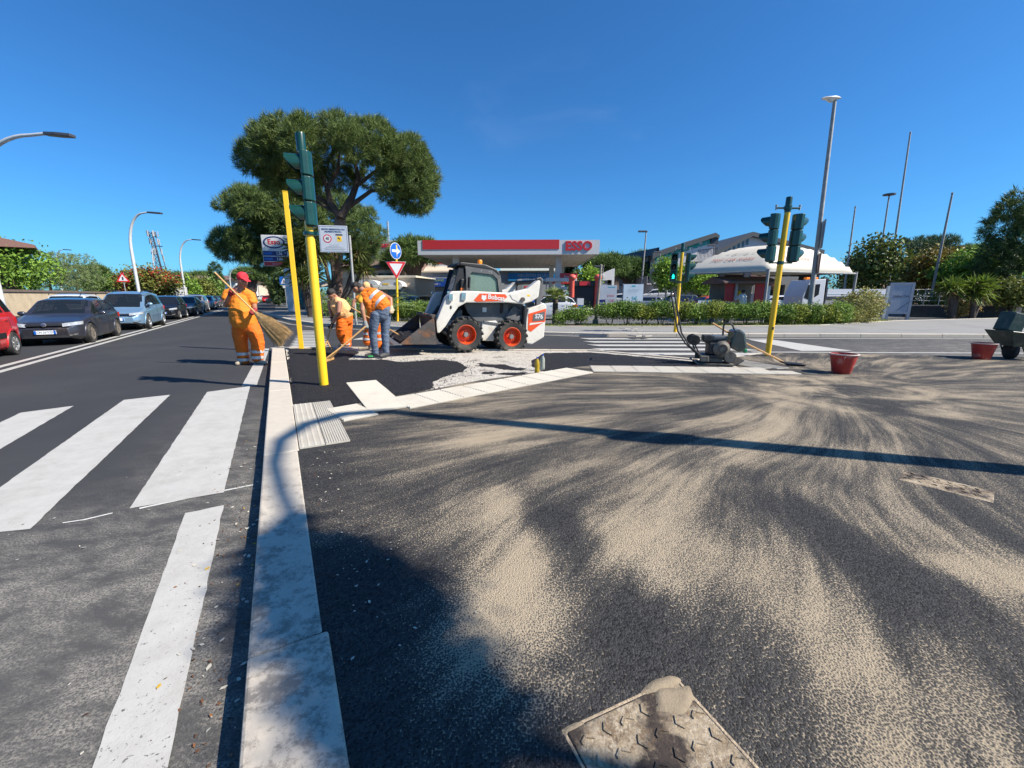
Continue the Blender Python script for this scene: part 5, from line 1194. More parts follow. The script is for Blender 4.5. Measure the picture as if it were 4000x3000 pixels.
# green wheelbarrow at the right edge
q = at(3935, 1402, ZF); t = thing('wheelbarrow', 'dark green wheelbarrow with a mixing tray, cut off by the right edge', 'wheelbarrow', (q.x, q.y, ZF), R(-6))
wg = mat('barrow_green', (.018, .045, .035), .45, var=.3, dirt=(.12, .11, .09), dirtamt=.35, dscale=6)
def wp(nm, m_, f, smooth=False, bevel=0.): k = MB(); f(k); return k.build(nm, m_, t, smooth=smooth, bevel=bevel)
def f(k):
    o_ = [(-.30, -.30, .62), (.72, -.34, .50), (.72, .34, .50), (-.30, .30, .62)]; i_ = [(-.12, -.18, .30), (.45, -.2, .28), (.45, .2, .28), (-.12, .18, .30)]
    k.add(o_ + i_, [(0, 1, 5, 4), (1, 2, 6, 5), (2, 3, 7, 6), (3, 0, 4, 7), (4, 5, 6, 7)])
o = wp('tray', wg, f); sm_ = o.modifiers.new('s', 'SOLIDIFY'); sm_.thickness = .012
wp('wheel', tyre_m, lambda k: (setattr(k, 'M', TR((.02, 0, .19), rx=R(90), rz=R(80))), k.lathe([(.05, -.05), (.15, -.055), (.19, -.03), (.19, .03), (.15, .055), (.05, .05)], 20)), smooth=True)
wp('frame', wg, lambda k: (k.tube([(-.05, -.1, .19), (-.05, -.16, .3), (.5, -.24, .27), (1.2, -.3, .52)], .017, 8), k.tube([(-.05, .1, .19), (-.05, .16, .3), (.5, .24, .27), (1.2, .3, .52)], .017, 8), k.tube([(.45, -.23, .27), (.6, -.23, 0)], .015, 6), k.tube([(.45, .23, .27), (.6, .23, 0)], .015, 6)), smooth=True)
wp('mixing_trough', wg, lambda k: (setattr(k, 'M', TR((.0, .1, .78), ry=R(14))), k.box((-.16, -.16, -.2), (.14, .16, .2))), bevel=.02)
wp('rag', mat('grey_rag', (.35, .38, .4), .8), lambda k: k.ball((.30, -.02, .47), (.2, .16, .08), 10, 6), smooth=True)
# ---------------------------------------------------------------- people
skin_m = mat('skin_tanned', (.36, .17, .10), .5, var=.15, scale=9); hair_m = mat('hair_dark', (.02, .016, .014), .7, var=.4, scale=60, bump=.5, bscale=120)
ghair_m = mat('hair_grey', (.2, .19, .18), .75, var=.4, scale=60, bump=.5, bscale=120)
def cloth(name, col, var=.1, bump=.5, dirt=None): return mat(name, col, .8, var=var, scale=5, bump=bump, bscale=14, dirt=dirt, dirtamt=.15, dscale=5)
or_shirt = cloth('orange_shirt', (.70, .21, .012)); or_trous = cloth('orange_trousers', (.70, .135, .005)); vest_m = cloth('orange_vest', (.72, .16, .006)); peach_m = cloth('peach_vest', (.76, .43, .18))
jean_m = cloth('jeans', (.085, .115, .17), .25); refl_m = mat('reflective_tape', (.55, .56, .57), .35, .3, var=.1, scale=30); glove_r = cloth('red_gloves', (.28, .03, .03), .3); glove_b = cloth('black_gloves', (.02, .02, .022), .3); glove_g = cloth('grey_gloves', (.22, .24, .24), .3)
shoe_m = mat('work_shoes', (.33, .28, .21), .8, var=.25); shoe_d = mat('dark_shoes', (.05, .05, .05), .7, var=.3); red_cap = cloth('red_cap', (.55, .02, .035), .08, .2); tshirt_y = cloth('yellow_shirt', (.72, .36, .03))
def blob(name, m_, parent, tubes=(), balls=(), vox=.014, it=4, wr=0., ws=9.):
    k = MB()
    for tb in tubes:
        path, rad = tb[0], tb[1]; fl = tb[2] if len(tb) > 2 else 1.; up = tb[3] if len(tb) > 3 else None
        # rounded ends
        P = [Vector(p) for p in path]; rs = list(rad) if isinstance(rad, (list, tuple)) else [rad] * len(P)
        d0 = (P[0] - P[1]).normalized(); d1 = (P[-1] - P[-2]).normalized()
        PP = [P[0] + d0 * rs[0] * .6, P[0] + d0 * rs[0] * .35] + P + [P[-1] + d1 * rs[-1] * .35, P[-1] + d1 * rs[-1] * .6]
        RR = [rs[0] * .45, rs[0] * .85] + rs + [rs[-1] * .85, rs[-1] * .45]
        fl2 = [fl[0]] * 2 + list(fl) + [fl[-1]] * 2 if isinstance(fl, (list, tuple)) else fl
        k.tube(PP, RR, 16, True, fl2, up)
    for c, r_ in balls: k.ball(c, r_, 14, 10)
    me = k.mesh(name + '_src'); o = bpy.data.objects.new('tmp', me)
    md = o.modifiers.new('r', 'REMESH'); md.mode = 'VOXEL'; md.voxel_size = vox; md.use_smooth_shade = True
    sm_ = o.modifiers.new('s', 'SMOOTH'); sm_.iterations = it; sm_.factor = .6
    m2 = evaluated(o); bpy.data.meshes.remove(me)
    m2.name = name
    if wr:
        for v, nn in zip(m2.vertices, [q.vector.copy() for q in m2.vertex_normals]):
            c = v.co; v.co = c + nn * wr * (noise.noise((c.x * ws, c.y * ws, c.z * ws * 2.2)) + .5 * noise.noise((c.x * ws * 2.3, c.y * ws * 2.3, c.z * ws * 3)))
    m2.polygons.foreach_set('use_smooth', [True] * len(m2.polygons)); m2.materials.clear(); m2.materials.append(m_)
    return link(name, m2, None, parent)
def hand(parent, wrist, palm_dir, grip_dir, m_, s_=1., nm='glove', palm_n=None):
    """a fist closed round a bar that runs along grip_dir; palm_dir leads from the wrist into the hand"""
    W_ = Vector(wrist); d = Vector(palm_dir).normalized(); g = Vector(grip_dir); g = (g - d * g.dot(d)).normalized(); nn = d.cross(g)
    c = W_ + d * .06 * s_; tubes = [([W_ - d * .02, W_ + d * .09 * s_], [.034 * s_, .045 * s_])]
    for i in range(4):
        b = W_ + d * .085 * s_ + g * (i - 1.5) * .022 * s_; L = (.9, 1., .97, .8)[i] * s_
        tubes.append(([b, b + d * .03 * L + nn * .012, b + d * .032 * L + nn * .045 * L, b - d * .005 + nn * .055 * L], [.0115 * s_, .011 * s_, .0105 * s_, .0095 * s_]))
    b = W_ + d * .03 * s_ + g * .036 * s_
    tubes.append(([b, b + g * .02 * s_ + d * .03 + nn * .02, b + d * .055 * s_ + nn * .045 + g * .008], [.015 * s_, .0135 * s_, .011 * s_]))
    return blob(nm, m_, parent, tubes, vox=.007, it=2)
def head(parent, c, look, up=(0, 0, 1), s_=1., hair=hair_m, cap=None, beard=None, m_=None):
    """skull, jaw, nose, ears as one mesh together with the neck: returned as tubes/balls in body space"""
    L = Vector(look).normalized(); u = Vector(up); u = (u - L * u.dot(L)).normalized(); r = L.cross(u); c = Vector(c)
    def q(a, b, d): return c + r * a * s_ + L * b * s_ + u * d * s_
    balls = [(q(0, -.012, .035), (.078 * s_, .078 * s_, .085 * s_))]
    tubes = [([q(0, -.02, .03), q(0, .03, -.02), q(0, .05, -.075)], [.088 * s_, .076 * s_, .048 * s_]), ([q(0, .085, .02), q(0, .108, -.012), q(0, .10, -.03)], [.012 * s_, .016 * s_, .013 * s_]),
             ([q(-.035, .072, .03), q(.035, .072, .03)], .015 * s_), ([q(-.022, .085, -.062), q(.022, .085, -.062)], .011 * s_)]
    for e in (-1, 1): tubes.append(([q(.082 * e, -.005, .02), q(.09 * e, -.012, -.02)], [.02 * s_, .013 * s_]))
    def extras():
        for e in (-1, 1):
            k = MB(); p = q(.032 * e, .083, .012); k.ball(p, .011 * s_, 8, 6); k.build('eye', mat('eye', (.05, .035, .03), .3), parent, smooth=True)
        k = MB(); k.tube([q(-.026, .096, -.054), q(0, .1, -.056), q(.026, .096, -.054)], .004 * s_, 5); k.build('mouth', mat('lips', (.22, .07, .06), .5), parent)
        hb = [([q(0, -.035, .045), q(0, .03, .085)], [.093 * s_, .075 * s_]), ([q(0, -.06, .02), q(0, -.065, -.05)], [.075 * s_, .058 * s_])]
        if not cap: blob('hair', hair, parent, hb, vox=.008, it=2)
        else:
            blob('hair', hair, parent, [([q(0, -.045, .02), q(0, -.06, -.04)], [.084 * s_, .062 * s_])], vox=.008, it=2)
            blob('cap', cap, parent, [([q(0, -.02, .075), q(0, .02, .085)], [.1 * s_, .094 * s_]), ([q(-.045, .1, .062), q(.045, .1, .062)], [.02 * s_, .02 * s_], .3, u), ([q(-.04, .15, .05), q(.04, .15, .05)], [.03 * s_, .03 * s_], .25, u), ([q(-.03, .19, .038), q(.03, .19, .038)], [.03 * s_, .03 * s_], .2, u), ([q(-.06, .06, .07), q(.06, .06, .07)], .02 * s_)], vox=.008, it=2)
        if beard: blob('beard', beard, parent, [([q(-.06, .01, -.05), q(-.03, .06, -.085), q(.03, .06, -.085), q(.06, .01, -.05)], .022 * s_), ([q(-.03, .094, -.04), q(.03, .094, -.04)], .008 * s_)], vox=.008, it=2)
    return tubes, balls, extras
def ring_band(nm, m_, parent, p, d, r, w_, flat=1., up=None):
    P, D_ = Vector(p), Vector(d).normalized(); k = MB(); k.tube([P - D_ * w_ / 2, P + D_ * w_ / 2], r, 20, False, flat, up); return k.build(nm, m_, parent, smooth=True)
def shoe(parent, ankle, toe_dir, m_, s_=1.):
    a = Vector(ankle); a.z = .08; d = Vector(toe_dir).normalized()
    z = 0.
    h = Vector((a.x, a.y, 0)) - d * .06; t_ = Vector((a.x, a.y, 0)) + d * .19 * s_
    return blob('shoe', m_, parent, [([h + Vector((0, 0, z + .045)), h.lerp(t_, .5) + Vector((0, 0, z + .05)), t_ + Vector((0, 0, z + .035))], [.045, .048, .04]), ([a + Vector((0, 0, .03)), a - Vector((0, 0, .035))], [.05, .052])], vox=.01, it=3)
# --- sweeper
q = at(1000, 1423, 0); q = (at(955, 1432) + at(1040, 1412)) / 2
t = thing('person', 'worker in orange t-shirt, orange trousers and red cap carrying a twig broom', 'person', (q.x, q.y, 0))
def from_view(base, ox, oy, s_):       # joints of a figure read off the photograph at the figure's own depth
    base = Vector(base)
    def f(x, y, dy=0.): return dep(ox + x / s_, oy + y / s_, base.y + dy) - base
    return f
c_ = from_view((q.x, q.y, 0), 840, 1040, 3.95)
nk, hd = c_(395, 345), c_(425, 232, -.03)
look = Vector((.86, -.5, -.22))
ht, hb, hx = head(t, hd, look, s_=1.1, hair=ghair_m, cap=red_cap)
sL, sR = c_(205, 425, -.02), c_(545, 450, .03); eL, eR = c_(165, 600, -.16), c_(605, 600, -.02); wL, wR = c_(232, 440, -.28), c_(618, 672, -.22)
body = blob('body', skin_m, t, ht + [([hd + Vector((-.03, 0, -.05)), nk], [.07, .075]), ([nk, c_(390, 520), c_(430, 850)], [.12, .17, .2], .8, (0, 1, 0)), ([sL, eL, wL], [.06, .052, .04]), ([sR, eR, wR], [.06, .052, .04]), ([c_(400, 900), c_(400, 1180, -.02), c_(440, 1490)], [.09, .065, .05]), ([c_(560, 900), c_(655, 1170), c_(660, 1440)], [.09, .065, .05])], hb, vox=.012)
hx()
blob('t_shirt', or_shirt, t, [([c_(395, 385), c_(390, 450), c_(400, 560), c_(430, 700, -.03), c_(445, 862, -.02)], [.10, .20, .235, .265, .265], [.8, .78, .85, .95, .92], (0, 1, 0)), ([c_(330, 400), sL, c_(178, 500, -.06)], [.10, .105, .105]), ([c_(450, 400), sR, c_(585, 560, -.01)], [.10, .10, .095]), ([c_(430, 700, -.12), c_(440, 800, -.12)], [.16, .14])], vox=.014, wr=.009, ws=10)
blob('trousers', or_trous, t, [([c_(440, 850), c_(470, 930)], [.25, .245], .82, (0, 1, 0)), ([c_(385, 920), c_(385, 1050, -.02), c_(400, 1180, -.02), c_(425, 1330), c_(440, 1478)], [.155, .15, .13, .115, .115]), ([c_(560, 920), c_(620, 1050, -.02), c_(660, 1180), c_(662, 1310), c_(655, 1425)], [.155, .15, .13, .12, .115])], vox=.014, wr=.011, ws=11)
for (a, b_) in ((c_(427, 1345), c_(440, 1435)), (c_(662, 1310), c_(655, 1400))):
    for p in (a, b_): ring_band('reflective_band', refl_m, t, p, (0.02, 0, 1), .124, .062)
shoe(t, c_(442, 1478, 0), (-.1, -1, 0), shoe_m, 1.1); shoe(t, c_(665, 1475, .0), (.95, -.3, 0), shoe_m, 1.15)
bd = (c_(650, 745, -.27) - c_(0, 100, -.33)).normalized()
hand(t, wL, (wL - eL), bd, glove_r, 1.15); hand(t, wR, (-.05, -.12, -.1), bd, glove_r, 1.15)
blob('key_bunch', steel_m, t, [([c_(265, 890, -.1), c_(262, 945, -.1)], .018)], vox=.008)
tb = thing('broom', 'long twig broom with pale handle held by the worker in the red cap', 'broom', (q.x, q.y, 0))
k = MB(); k.tube([c_(-5, 95, -.36), c_(310, 410, -.335), c_(650, 745, -.31)], .0175, 10); k.build('handle', wood_m, tb, smooth=True)
straw_m = mat('straw', (.38, .24, .10), .8, var=.5, scale=18); k = MB(); A = c_(632, 725, -.31); B = c_(1080, 1115, -.34); ax = (B - A).normalized(); sx_ = ax.cross(Vector((0, 1, 0))).normalized(); sy_ = ax.cross(sx_)
for i in range(620):
    a = rnd.uniform(0, 2 * math.pi); rr = math.sqrt(rnd.random()); e0 = A + (sx_ * math.cos(a) + sy_ * math.sin(a)) * .035 * rr
    L = (B - A).length * rnd.uniform(.82, 1.06); e1 = A + ax * L + sx_ * math.cos(a) * .235 * rr * rnd.uniform(.85, 1.15) + sy_ * math.sin(a) * .10 * rr + Vector((0, 0, -.02 * rr))
    mid = e0.lerp(e1, .45) + (sx_ * math.cos(a) * .03 + sy_ * math.sin(a) * .02) * rr
    k.tube([e0, mid, e1], [.004, .004, .002], 3, False)
o = k.build('twigs', straw_m, tb); tag(o, kind='stuff')
k = MB(); k.tube([A - ax * .02, A + ax * .05], [.03, .046], 12); k.build('binding', mat('twine', (.25, .16, .08), .9), tb, smooth=True)
# --- stooping worker in the peach sleeveless top
q = at(1352, 1353, ZF); t = thing('person', 'worker in peach sleeveless top and orange trousers bending over a shovel', 'person', (q.x, q.y, ZF))
d_ = from_view((q.x, q.y, ZF), 1180, 1080, 4.879)
hd = d_(560, 345, -.28); look = Vector((-.35, -.75, -.5))
ht, hb, hx = head(t, hd, look, (0.1, -.2, 1), 1.12, hair=hair_m, beard=ghair_m)
sN, sF = d_(715, 500, -.34), d_(530, 480, -.05); eN, eF = d_(700, 680, -.42), d_(540, 660, -.12); wN, wF = d_(580, 905, -.38), d_(568, 790, -.25)
blob('body', skin_m, t, ht + [([hd + Vector((.06, .05, -.05)), d_(640, 440, -.2)], [.075, .085]), ([d_(640, 450, -.2), d_(800, 720)], [.14, .17], .8, (0, 1, 0)), ([sN, eN, wN], [.072, .055, .038]), ([sF, eF, wF], [.065, .052, .038]), ([d_(760, 800, -.08), d_(760, 1050, -.05), d_(810, 1300, -.05)], [.09, .07, .05]), ([d_(850, 800, .08), d_(850, 1050, .1), d_(850, 1300, .1)], [.09, .07, .05])], hb, vox=.012)
hx()
blob('sleeveless_top', peach_m, t, [([d_(615, 445, -.2), d_(680, 520, -.16), d_(760, 640, -.08), d_(815, 740, -.0)], [.12, .225, .235, .215], [.85, .85, .9, .9], (0, 1, 0)), ([d_(600, 480, -.12), d_(690, 470, -.3)], .1), ([d_(640, 560, -.26), d_(720, 700, -.16)], [.14, .15])], vox=.014, wr=.009, ws=10)
blob('trousers', or_trous, t, [([d_(810, 750), d_(810, 840)], [.215, .215], .85, (0, 1, 0)), ([d_(765, 850, -.08), d_(755, 1000, -.1), d_(775, 1140, -.07), d_(830, 1270, -.05)], [.155, .155, .145, .115]), ([d_(855, 850, .08), d_(850, 1000, .1), d_(845, 1140, .1), d_(850, 1310, .1)], [.15, .145, .14, .12])], vox=.014, wr=.012, ws=11)
ring_band('reflective_band', refl_m, t, d_(838, 1285, -.04), (0, 0, 1), .105, .05); shoe(t, d_(830, 1300, -.05), (-.6, -.8, 0), shoe_m); shoe(t, d_(855, 1300, .1), (-.3, -.95, 0), shoe_m)
gd = (d_(470, 1230, -.45) - wN).normalized(); hand(t, wN, (wN - eN), gd, glove_b, 1.15); hand(t, wF, (wF - eF), gd, glove_b, 1.1)
ts = thing('shovel', 'shovel with short forked wooden handle held by the worker in the peach top', 'shovel', (q.x, q.y, ZF))
k = MB(); top_ = d_(575, 800, -.30); sp = d_(478, 1230, -.52); k.tube([top_, d_(560, 930, -.42), sp], .018, 8); k.build('handle', wood_m, ts, smooth=True)
k = MB(); k.tube([sp, d_(435, 1330, -.6)], .02, 6); k.tube([sp, d_(555, 1380, -.6)], .016, 6); k.build('fork', wood_m, ts, smooth=True)
k = MB(); k.M = Matrix.Translation(d_(400, 1385, -.66)); k.prism([(-.22, -.16), (.16, -.2), (.2, .14), (-.18, .14)], -.02, .05); k.build('blade', blade_m, ts, bevel=.01)
# --- worker in the high visibility vest and jeans
q = (at(1450, 1396, ZF) + at(1512, 1392, ZF)) / 2; t = thing('person', 'worker in orange vest with silver bands and blue jeans, bent over a rake', 'person', (q.x, q.y, ZF))
e_ = from_view((q.x, q.y, ZF), 1180, 1080, 4.879)
hd = e_(1040, 225, .02); look = Vector((-.72, .1, -.68))
ht, hb, hx = head(t, hd, look, (-.4, -.1, .9), 1.0, hair=hair_m)
sN, sF = e_(1150, 400, -.12), e_(1330, 300, .2); eN, eF = e_(1150, 640, -.22), e_(1690, 430, .12); wN, wF = e_(1200, 870, -.22), e_(1700, 590, .05)
blob('body', skin_m, t, ht + [([hd + Vector((.09, 0, -.01)), e_(1220, 320)], [.065, .075]), ([e_(1220, 330), e_(1500, 560)], [.14, .16], .8, (0, 1, 0)), ([sN, eN, wN], [.062, .052, .036]), ([e_(1450, 300, .16), eF, wF], [.06, .05, .036]), ([e_(1410, 680, -.06), e_(1350, 1050, -.05), e_(1395, 1470, 0)], [.09, .065, .05]), ([e_(1600, 680, .06), e_(1580, 1050, .06), e_(1600, 1470, .06)], [.09, .065, .05])], hb, vox=.012)
hx()
blob('t_shirt', tshirt_y, t, [([e_(1200, 330), sN, e_(1120, 480, -.16)], [.09, .085, .08]), ([e_(1230, 330), e_(1330, 400)], [.12, .15])], vox=.012, wr=.008)
blob('vest', vest_m, t, [([e_(1195, 310), e_(1270, 360), e_(1390, 430), e_(1500, 520), e_(1545, 575)], [.11, .19, .205, .2, .19], [.95, .9, .85, .85, .85], (0, 1, 0)), ([e_(1180, 350, -.1), e_(1260, 500, -.14), e_(1310, 660, -.12)], [.09, .1, .05]), ([e_(1260, 300, .1), e_(1400, 300, .14)], .1), ([e_(1400, 480, -.1), e_(1330, 620, -.1)], [.1, .07])], vox=.012, wr=.011, ws=9)
ax_ = (e_(1545, 575) - e_(1270, 360)).normalized()
for p, r_ in ((e_(1355, 408), .214), (e_(1475, 502), .209)): ring_band('reflective_band', refl_m, t, p, ax_, r_, .06, .9, (0, 1, 0))
lettering('lettering', 'V', .08, ink_m, t, e_(1245, 285, -.2), (R(60), 0, R(-10)), .002)
blob('jeans', jean_m, t, [([e_(1555, 580), e_(1520, 680), e_(1500, 740)], [.165, .18, .18], .85, (0, 1, 0)), ([e_(1420, 720, -.06), e_(1370, 900, -.07), e_(1345, 1080, -.05), e_(1370, 1280, -.02), e_(1395, 1455, 0)], [.125, .11, .09, .08, .075]), ([e_(1590, 700, .06), e_(1590, 900, .06), e_(1578, 1080, .06), e_(1590, 1280, .06), e_(1600, 1440, .06)], [.125, .11, .09, .08, .07])], vox=.012, wr=.009, ws=11)
shoe(t, e_(1395, 1480, 0), (-.95, -.25, 0), shoe_d, 1.1); shoe(t, e_(1602, 1480, .06), (-.35, -.9, 0), shoe_d, 1.1)
k = MB(); k.M = Matrix.Translation(e_(1310, 1520, -.05)); k.cb((0, -.012, 0), (.1, .05, .03)); k.build('shoe_flash', mat('shoe_green', (.05, .5, .12), .5), t, bevel=.01)
gd = e_(460, 1490, -.75) - e_(1210, 950, -.22); hand(t, wN, (wN - eN), gd, glove_g, 1.2); hand(t, wF, (0, -.1, -.3), (1, 0, 0), mat('work_glove_beige', (.5, .38, .24), .8), 1.2)
tr = thing('rake', 'long wooden rake reaching down to the asphalt behind the yellow traffic light', 'rake', (q.x, q.y, ZF))
k = MB(); a, b_ = e_(1235, 930, -.24), e_(462, 1492, -.75); b_.z = .06; k.tube([a, a.lerp(b_, .5), b_], .017, 8); k.build('handle', wood_m, tr, smooth=True)
k = MB(); k.tube([a.lerp(b_, .66), b_ + Vector((.02, .13, -.01))], .012, 6); k.tube([a.lerp(b_, .66), b_ + Vector((-.02, -.13, -.01))], .012, 6); k.build('brace', wood_m, tr, smooth=True)
k = MB(); k.M = Matrix.Translation(b_); k.box((-.02, -.32, -.05), (.02, .32, .01)); k.build('rake_head', wood_m, tr, bevel=.006)
# --- worker behind him
q = at(1458, 1366, ZF); t = thing('person', 'worker in peach cap and banded orange trousers, half hidden behind the vest', 'person', (q.x, q.y, ZF))
f_ = from_view((q.x, q.y, ZF), 1180, 1080, 4.879)
hd = f_(1265, 235, 0); look = Vector((-.6, -.55, -.55))
ht, hb, hx = head(t, hd, look, (-.2, 0, 1), 1.05, hair=hair_m, cap=peach_m)
sN, sF = f_(1130, 400, -.1), f_(1480, 330, .1); eN, eF = f_(985, 470, -.18), f_(1560, 560, -.15); wN, wF = f_(965, 590, -.22), f_(1400, 830, -.22)
blob('body', skin_m, t, ht + [([hd + Vector((.05, .05, -.08)), f_(1320, 350)], [.07, .08]), ([f_(1320, 350), f_(1400, 760)], [.15, .17], .8, (0, 1, 0)), ([sN, eN, wN], [.062, .05, .037]), ([sF, eF, wF], [.062, .05, .037]), ([f_(1330, 800), f_(1250, 1060), f_(1235, 1310)], [.09, .065, .05]), ([f_(1450, 800), f_(1450, 1060), f_(1455, 1330)], [.09, .065, .05])], hb, vox=.012)
hx()
blob('t_shirt', or_shirt, t, [([f_(1310, 360), f_(1350, 480), f_(1400, 760)], [.13, .2, .2], .85, (0, 1, 0)), ([f_(1250, 380), sN, f_(1060, 430, -.14)], [.1, .09, .08]), ([f_(1400, 360), sF, f_(1530, 470, 0)], [.1, .09, .08])], vox=.014, wr=.01)
blob('trousers', or_trous, t, [([f_(1400, 760), f_(1390, 840)], [.2, .2], .85, (0, 1, 0)), ([f_(1330, 850), f_(1260, 1060), f_(1240, 1260)], [.135, .11, .1]), ([f_(1450, 850), f_(1455, 1060), f_(1455, 1330)], [.135, .11, .1])], vox=.014, wr=.012)
for p in (f_(1250, 1085), f_(1243, 1185), f_(1455, 1075), f_(1455, 1190)): ring_band('reflective_band', refl_m, t, p, (0, 0, 1), .115, .06)
shoe(t, f_(1235, 1315), (-.9, -.4, 0), shoe_m); shoe(t, f_(1455, 1330), (-.3, -.9, 0), shoe_m)
a, b_ = f_(930, 590, -.25), f_(1860, 1120, -.45); hand(t, wN, (wN - eN), b_ - a, glove_b, 1.1); hand(t, wF, (wF - eF), b_ - a, glove_b, 1.1)
ts = thing('shovel', 'shovel whose wooden handle reaches into the loader bucket', 'shovel', (q.x, q.y, ZF))
k = MB(); k.tube([a, a.lerp(b_, .5), b_], .017, 8); k.build('handle', wood_m, ts, smooth=True)
dd = (b_ - a); shovel_blade(ts, Matrix.Translation(b_ + dd.normalized() * .12) @ TR(ry=R(28), rz=math.atan2(dd.y, dd.x)))
# --- man at the snack kiosk
Y = 23.6; q = dep(2898, 1190, Y); t = thing('person', 'man in pale t-shirt and jeans leaning over the red kiosk counter', 'person', (q.x, Y, .02))
blob('body', skin_m, t, [([(0, 0, 1.45), (0, 0, 1.62)], [.06, .1]), ([(.1, 0, 1.38), (.0, .3, 1.2), (-.25, .4, 1.1)], [.06, .05, .04]), ([(-.12, 0, 1.36), (-.28, .25, 1.15), (-.3, .45, 1.1)], [.06, .05, .04]), ([(0, 0, 1.4), (.05, 0, .9)], [.15, .15])], vox=.016)
blob('hair', hair_m, t, [([(0, .0, 1.6), (0, .02, 1.68)], .11)], vox=.014); blob('t_shirt', cloth('pale_shirt', (.5, .5, .48)), t, [([(-.02, 0, 1.4), (.05, 0, .95)], [.2, .2], .8, (0, 1, 0)), ([(.15, 0, 1.38), (.1, .2, 1.2)], .08), ([(-.17, 0, 1.38), (-.26, .2, 1.2)], .08)], vox=.016, wr=.01)
blob('jeans', jean_m, t, [([(.05, 0, .95), (.05, 0, .85)], .18), ([(-.04, 0, .85), (-.06, 0, .08)], [.1, .08]), ([(.14, 0, .85), (.2, 0, .08)], [.1, .08])], vox=.016)
# ---------------------------------------------------------------- fuel station canopy
can_w = mat('canopy_white', (.55, .555, .56), .45, var=.04); can_r = mat('canopy_red', (.50, .025, .03), .4, var=.06); sof_m = mat('soffit', (.66, .61, .53), .7, var=.12, scale=2)  # soffit beige is raised: light bounced up from below is put into its colour
CY = 36.; cl = dep(1640, 1000, CY); crr = dep(2330, 992, CY); zc0 = (cl.z + crr.z) / 2; zc1 = zc0 + 1.12
CW = crr.x - cl.x; t = thing('fuel_canopy', 'red and white fuel station canopy on white columns', 'canopy', (cl.x, CY, 0), R(-2))
def pt(nm, m_, lo, hi, par=None, bevel=0.): k = MB(); k.box(lo, hi); return k.build(nm, m_, par or t, bevel=bevel)
CD = 18.
pt('roof', can_w, (.02, .02, zc0 + .1), (CW - .02, CD, zc1 - .1))
pt('fascia', can_w, (0, -.12, zc0), (CW, 0, zc1)); pt('fascia', can_w, (CW, -.12, zc0), (CW + .12, CD, zc1)); pt('fascia', can_w, (-.12, -.12, zc0), (0, CD, zc1))
pt('red_band', can_r, (.3, -.16, zc0 + .42), (CW * .785, -.12, zc1 + .03)); pt('red_band', can_r, (CW + .12, .3, zc0 + .42), (CW + .16, CD, zc1))
lettering('lettering', 'ESSO', .98, red_m, t, (CW * .893, -.16, zc0 + .62), depth=.04, bold=.03, sx=1.0)
k = MB()
for i in range(26): k.box((.05 + i * (CW - .1) / 26, .05, zc0 + .02), (.05 + (i + .96) * (CW - .1) / 26, CD - .05, zc0 + .05))
o = k.build('soffit_panel', sof_m, t); tag(o, kind='stuff')
for x, y in ((2.6, 2.4), (CW * .795, 2.4), (2.6, 13), (CW * .795, 13), (CW * .88, 14)):
    k = MB(); k.box((x - .26, y - .26, 0), (x + .26, y + .26, zc0 + .03)); c = k.build('column', can_w, t, bevel=.04)
    k = MB(); k.box((x - .27, y - .27, 0), (x + .27, y + .27, 1.05)); k.build('column_foot', can_r, c)
    if x > 5:
        k = MB(); k.box((x + .15, y - .32, 2.75), (x + 1.65, y - .24, 3.35)); pn = k.build('brand_panel', can_r, c); lettering('lettering', 'Synergy', .32, wsign_m, pn, (x + .98, y - .33, 3.05))
t = thing('fuel_canopy', 'low red and white canopy end behind the loader cab', 'canopy', (dep(1690, 1000, 58).x, 58, 0))
zz = dep(1690, 1045, 58).z; pt('roof', can_w, (0, 0, zz), (4.5, 6, zz + .5), bevel=.03); pt('red_band', can_r, (-.04, -.04, zz + .45), (4.5, -.0, zz + 1.1)); pt('column', can_w, (1.2, 2, 0), (1.6, 2.4, zz))
# pumps
for i, x in enumerate((2075, 2185)):
    q = dep(x, 1190, 35 + i * 3); t = thing('fuel_pump', ('fuel pump with red head left of the low palm', 'white fuel pump shelter right of the palm')[i], 'fuel pump', (q.x, q.y, 0))
    pt('cabinet', can_w if i else blue_m, (-.5, -.3, .1), (.5, .3, 1.7), bevel=.03); pt('head', can_r if not i else can_w, (-.6, -.35, 1.7), (.6, .35, 2.2), bevel=.03); pt('display', ink_m, (-.3, -.32, 1.1), (.3, -.3, 1.5))
    if i: pt('shelter_roof', can_w, (-1.3, -.6, 2.65), (1.4, .8, 2.95), bevel=.03); pt('shelter_post', steel_m, (-1.2, .5, 0), (-1.1, .6, 2.65)); pt('shelter_post', steel_m, (1.25, .5, 0), (1.35, .6, 2.65))
# rollover car wash
q = dep(2282, 1160, 33); t = thing('car_wash_gantry', 'red and black car wash gantry with curved tops', 'car wash', (q.x, 33, 0))
salm = mat('gantry_red', (.62, .10, .07), .5, var=.1)
for s_ in (-1, 1):
    k = MB(); k.tube([(s_ * .95, 0, 0), (s_ * .98, 0, 1.9), (s_ * 1.0, -.05, 2.5), (s_ * 1.03, -.12, 2.75)], [.18, .2, .22, .22], 10); k.ball((s_ * .98, -.15, 2.8), (.3, .3, .24), 12, 8); k.build('gantry_leg', salm, t, smooth=True)
pt('cross_beam', lb_m, (-.9, -.1, 2.15), (.9, .4, 2.55)); pt('beam_panel', can_r, (-.42, -.14, 2.2), (.42, -.1, 2.5)); pt('brush_curtain', lb_m, (-.8, .1, .5), (.8, .5, 2.15)); pt('base', lb_m, (-1.1, -.2, 0), (1.1, .6, .35)); pt('control_box', ink_m, (-1.05, -.3, .95), (-.75, -.15, 1.3))
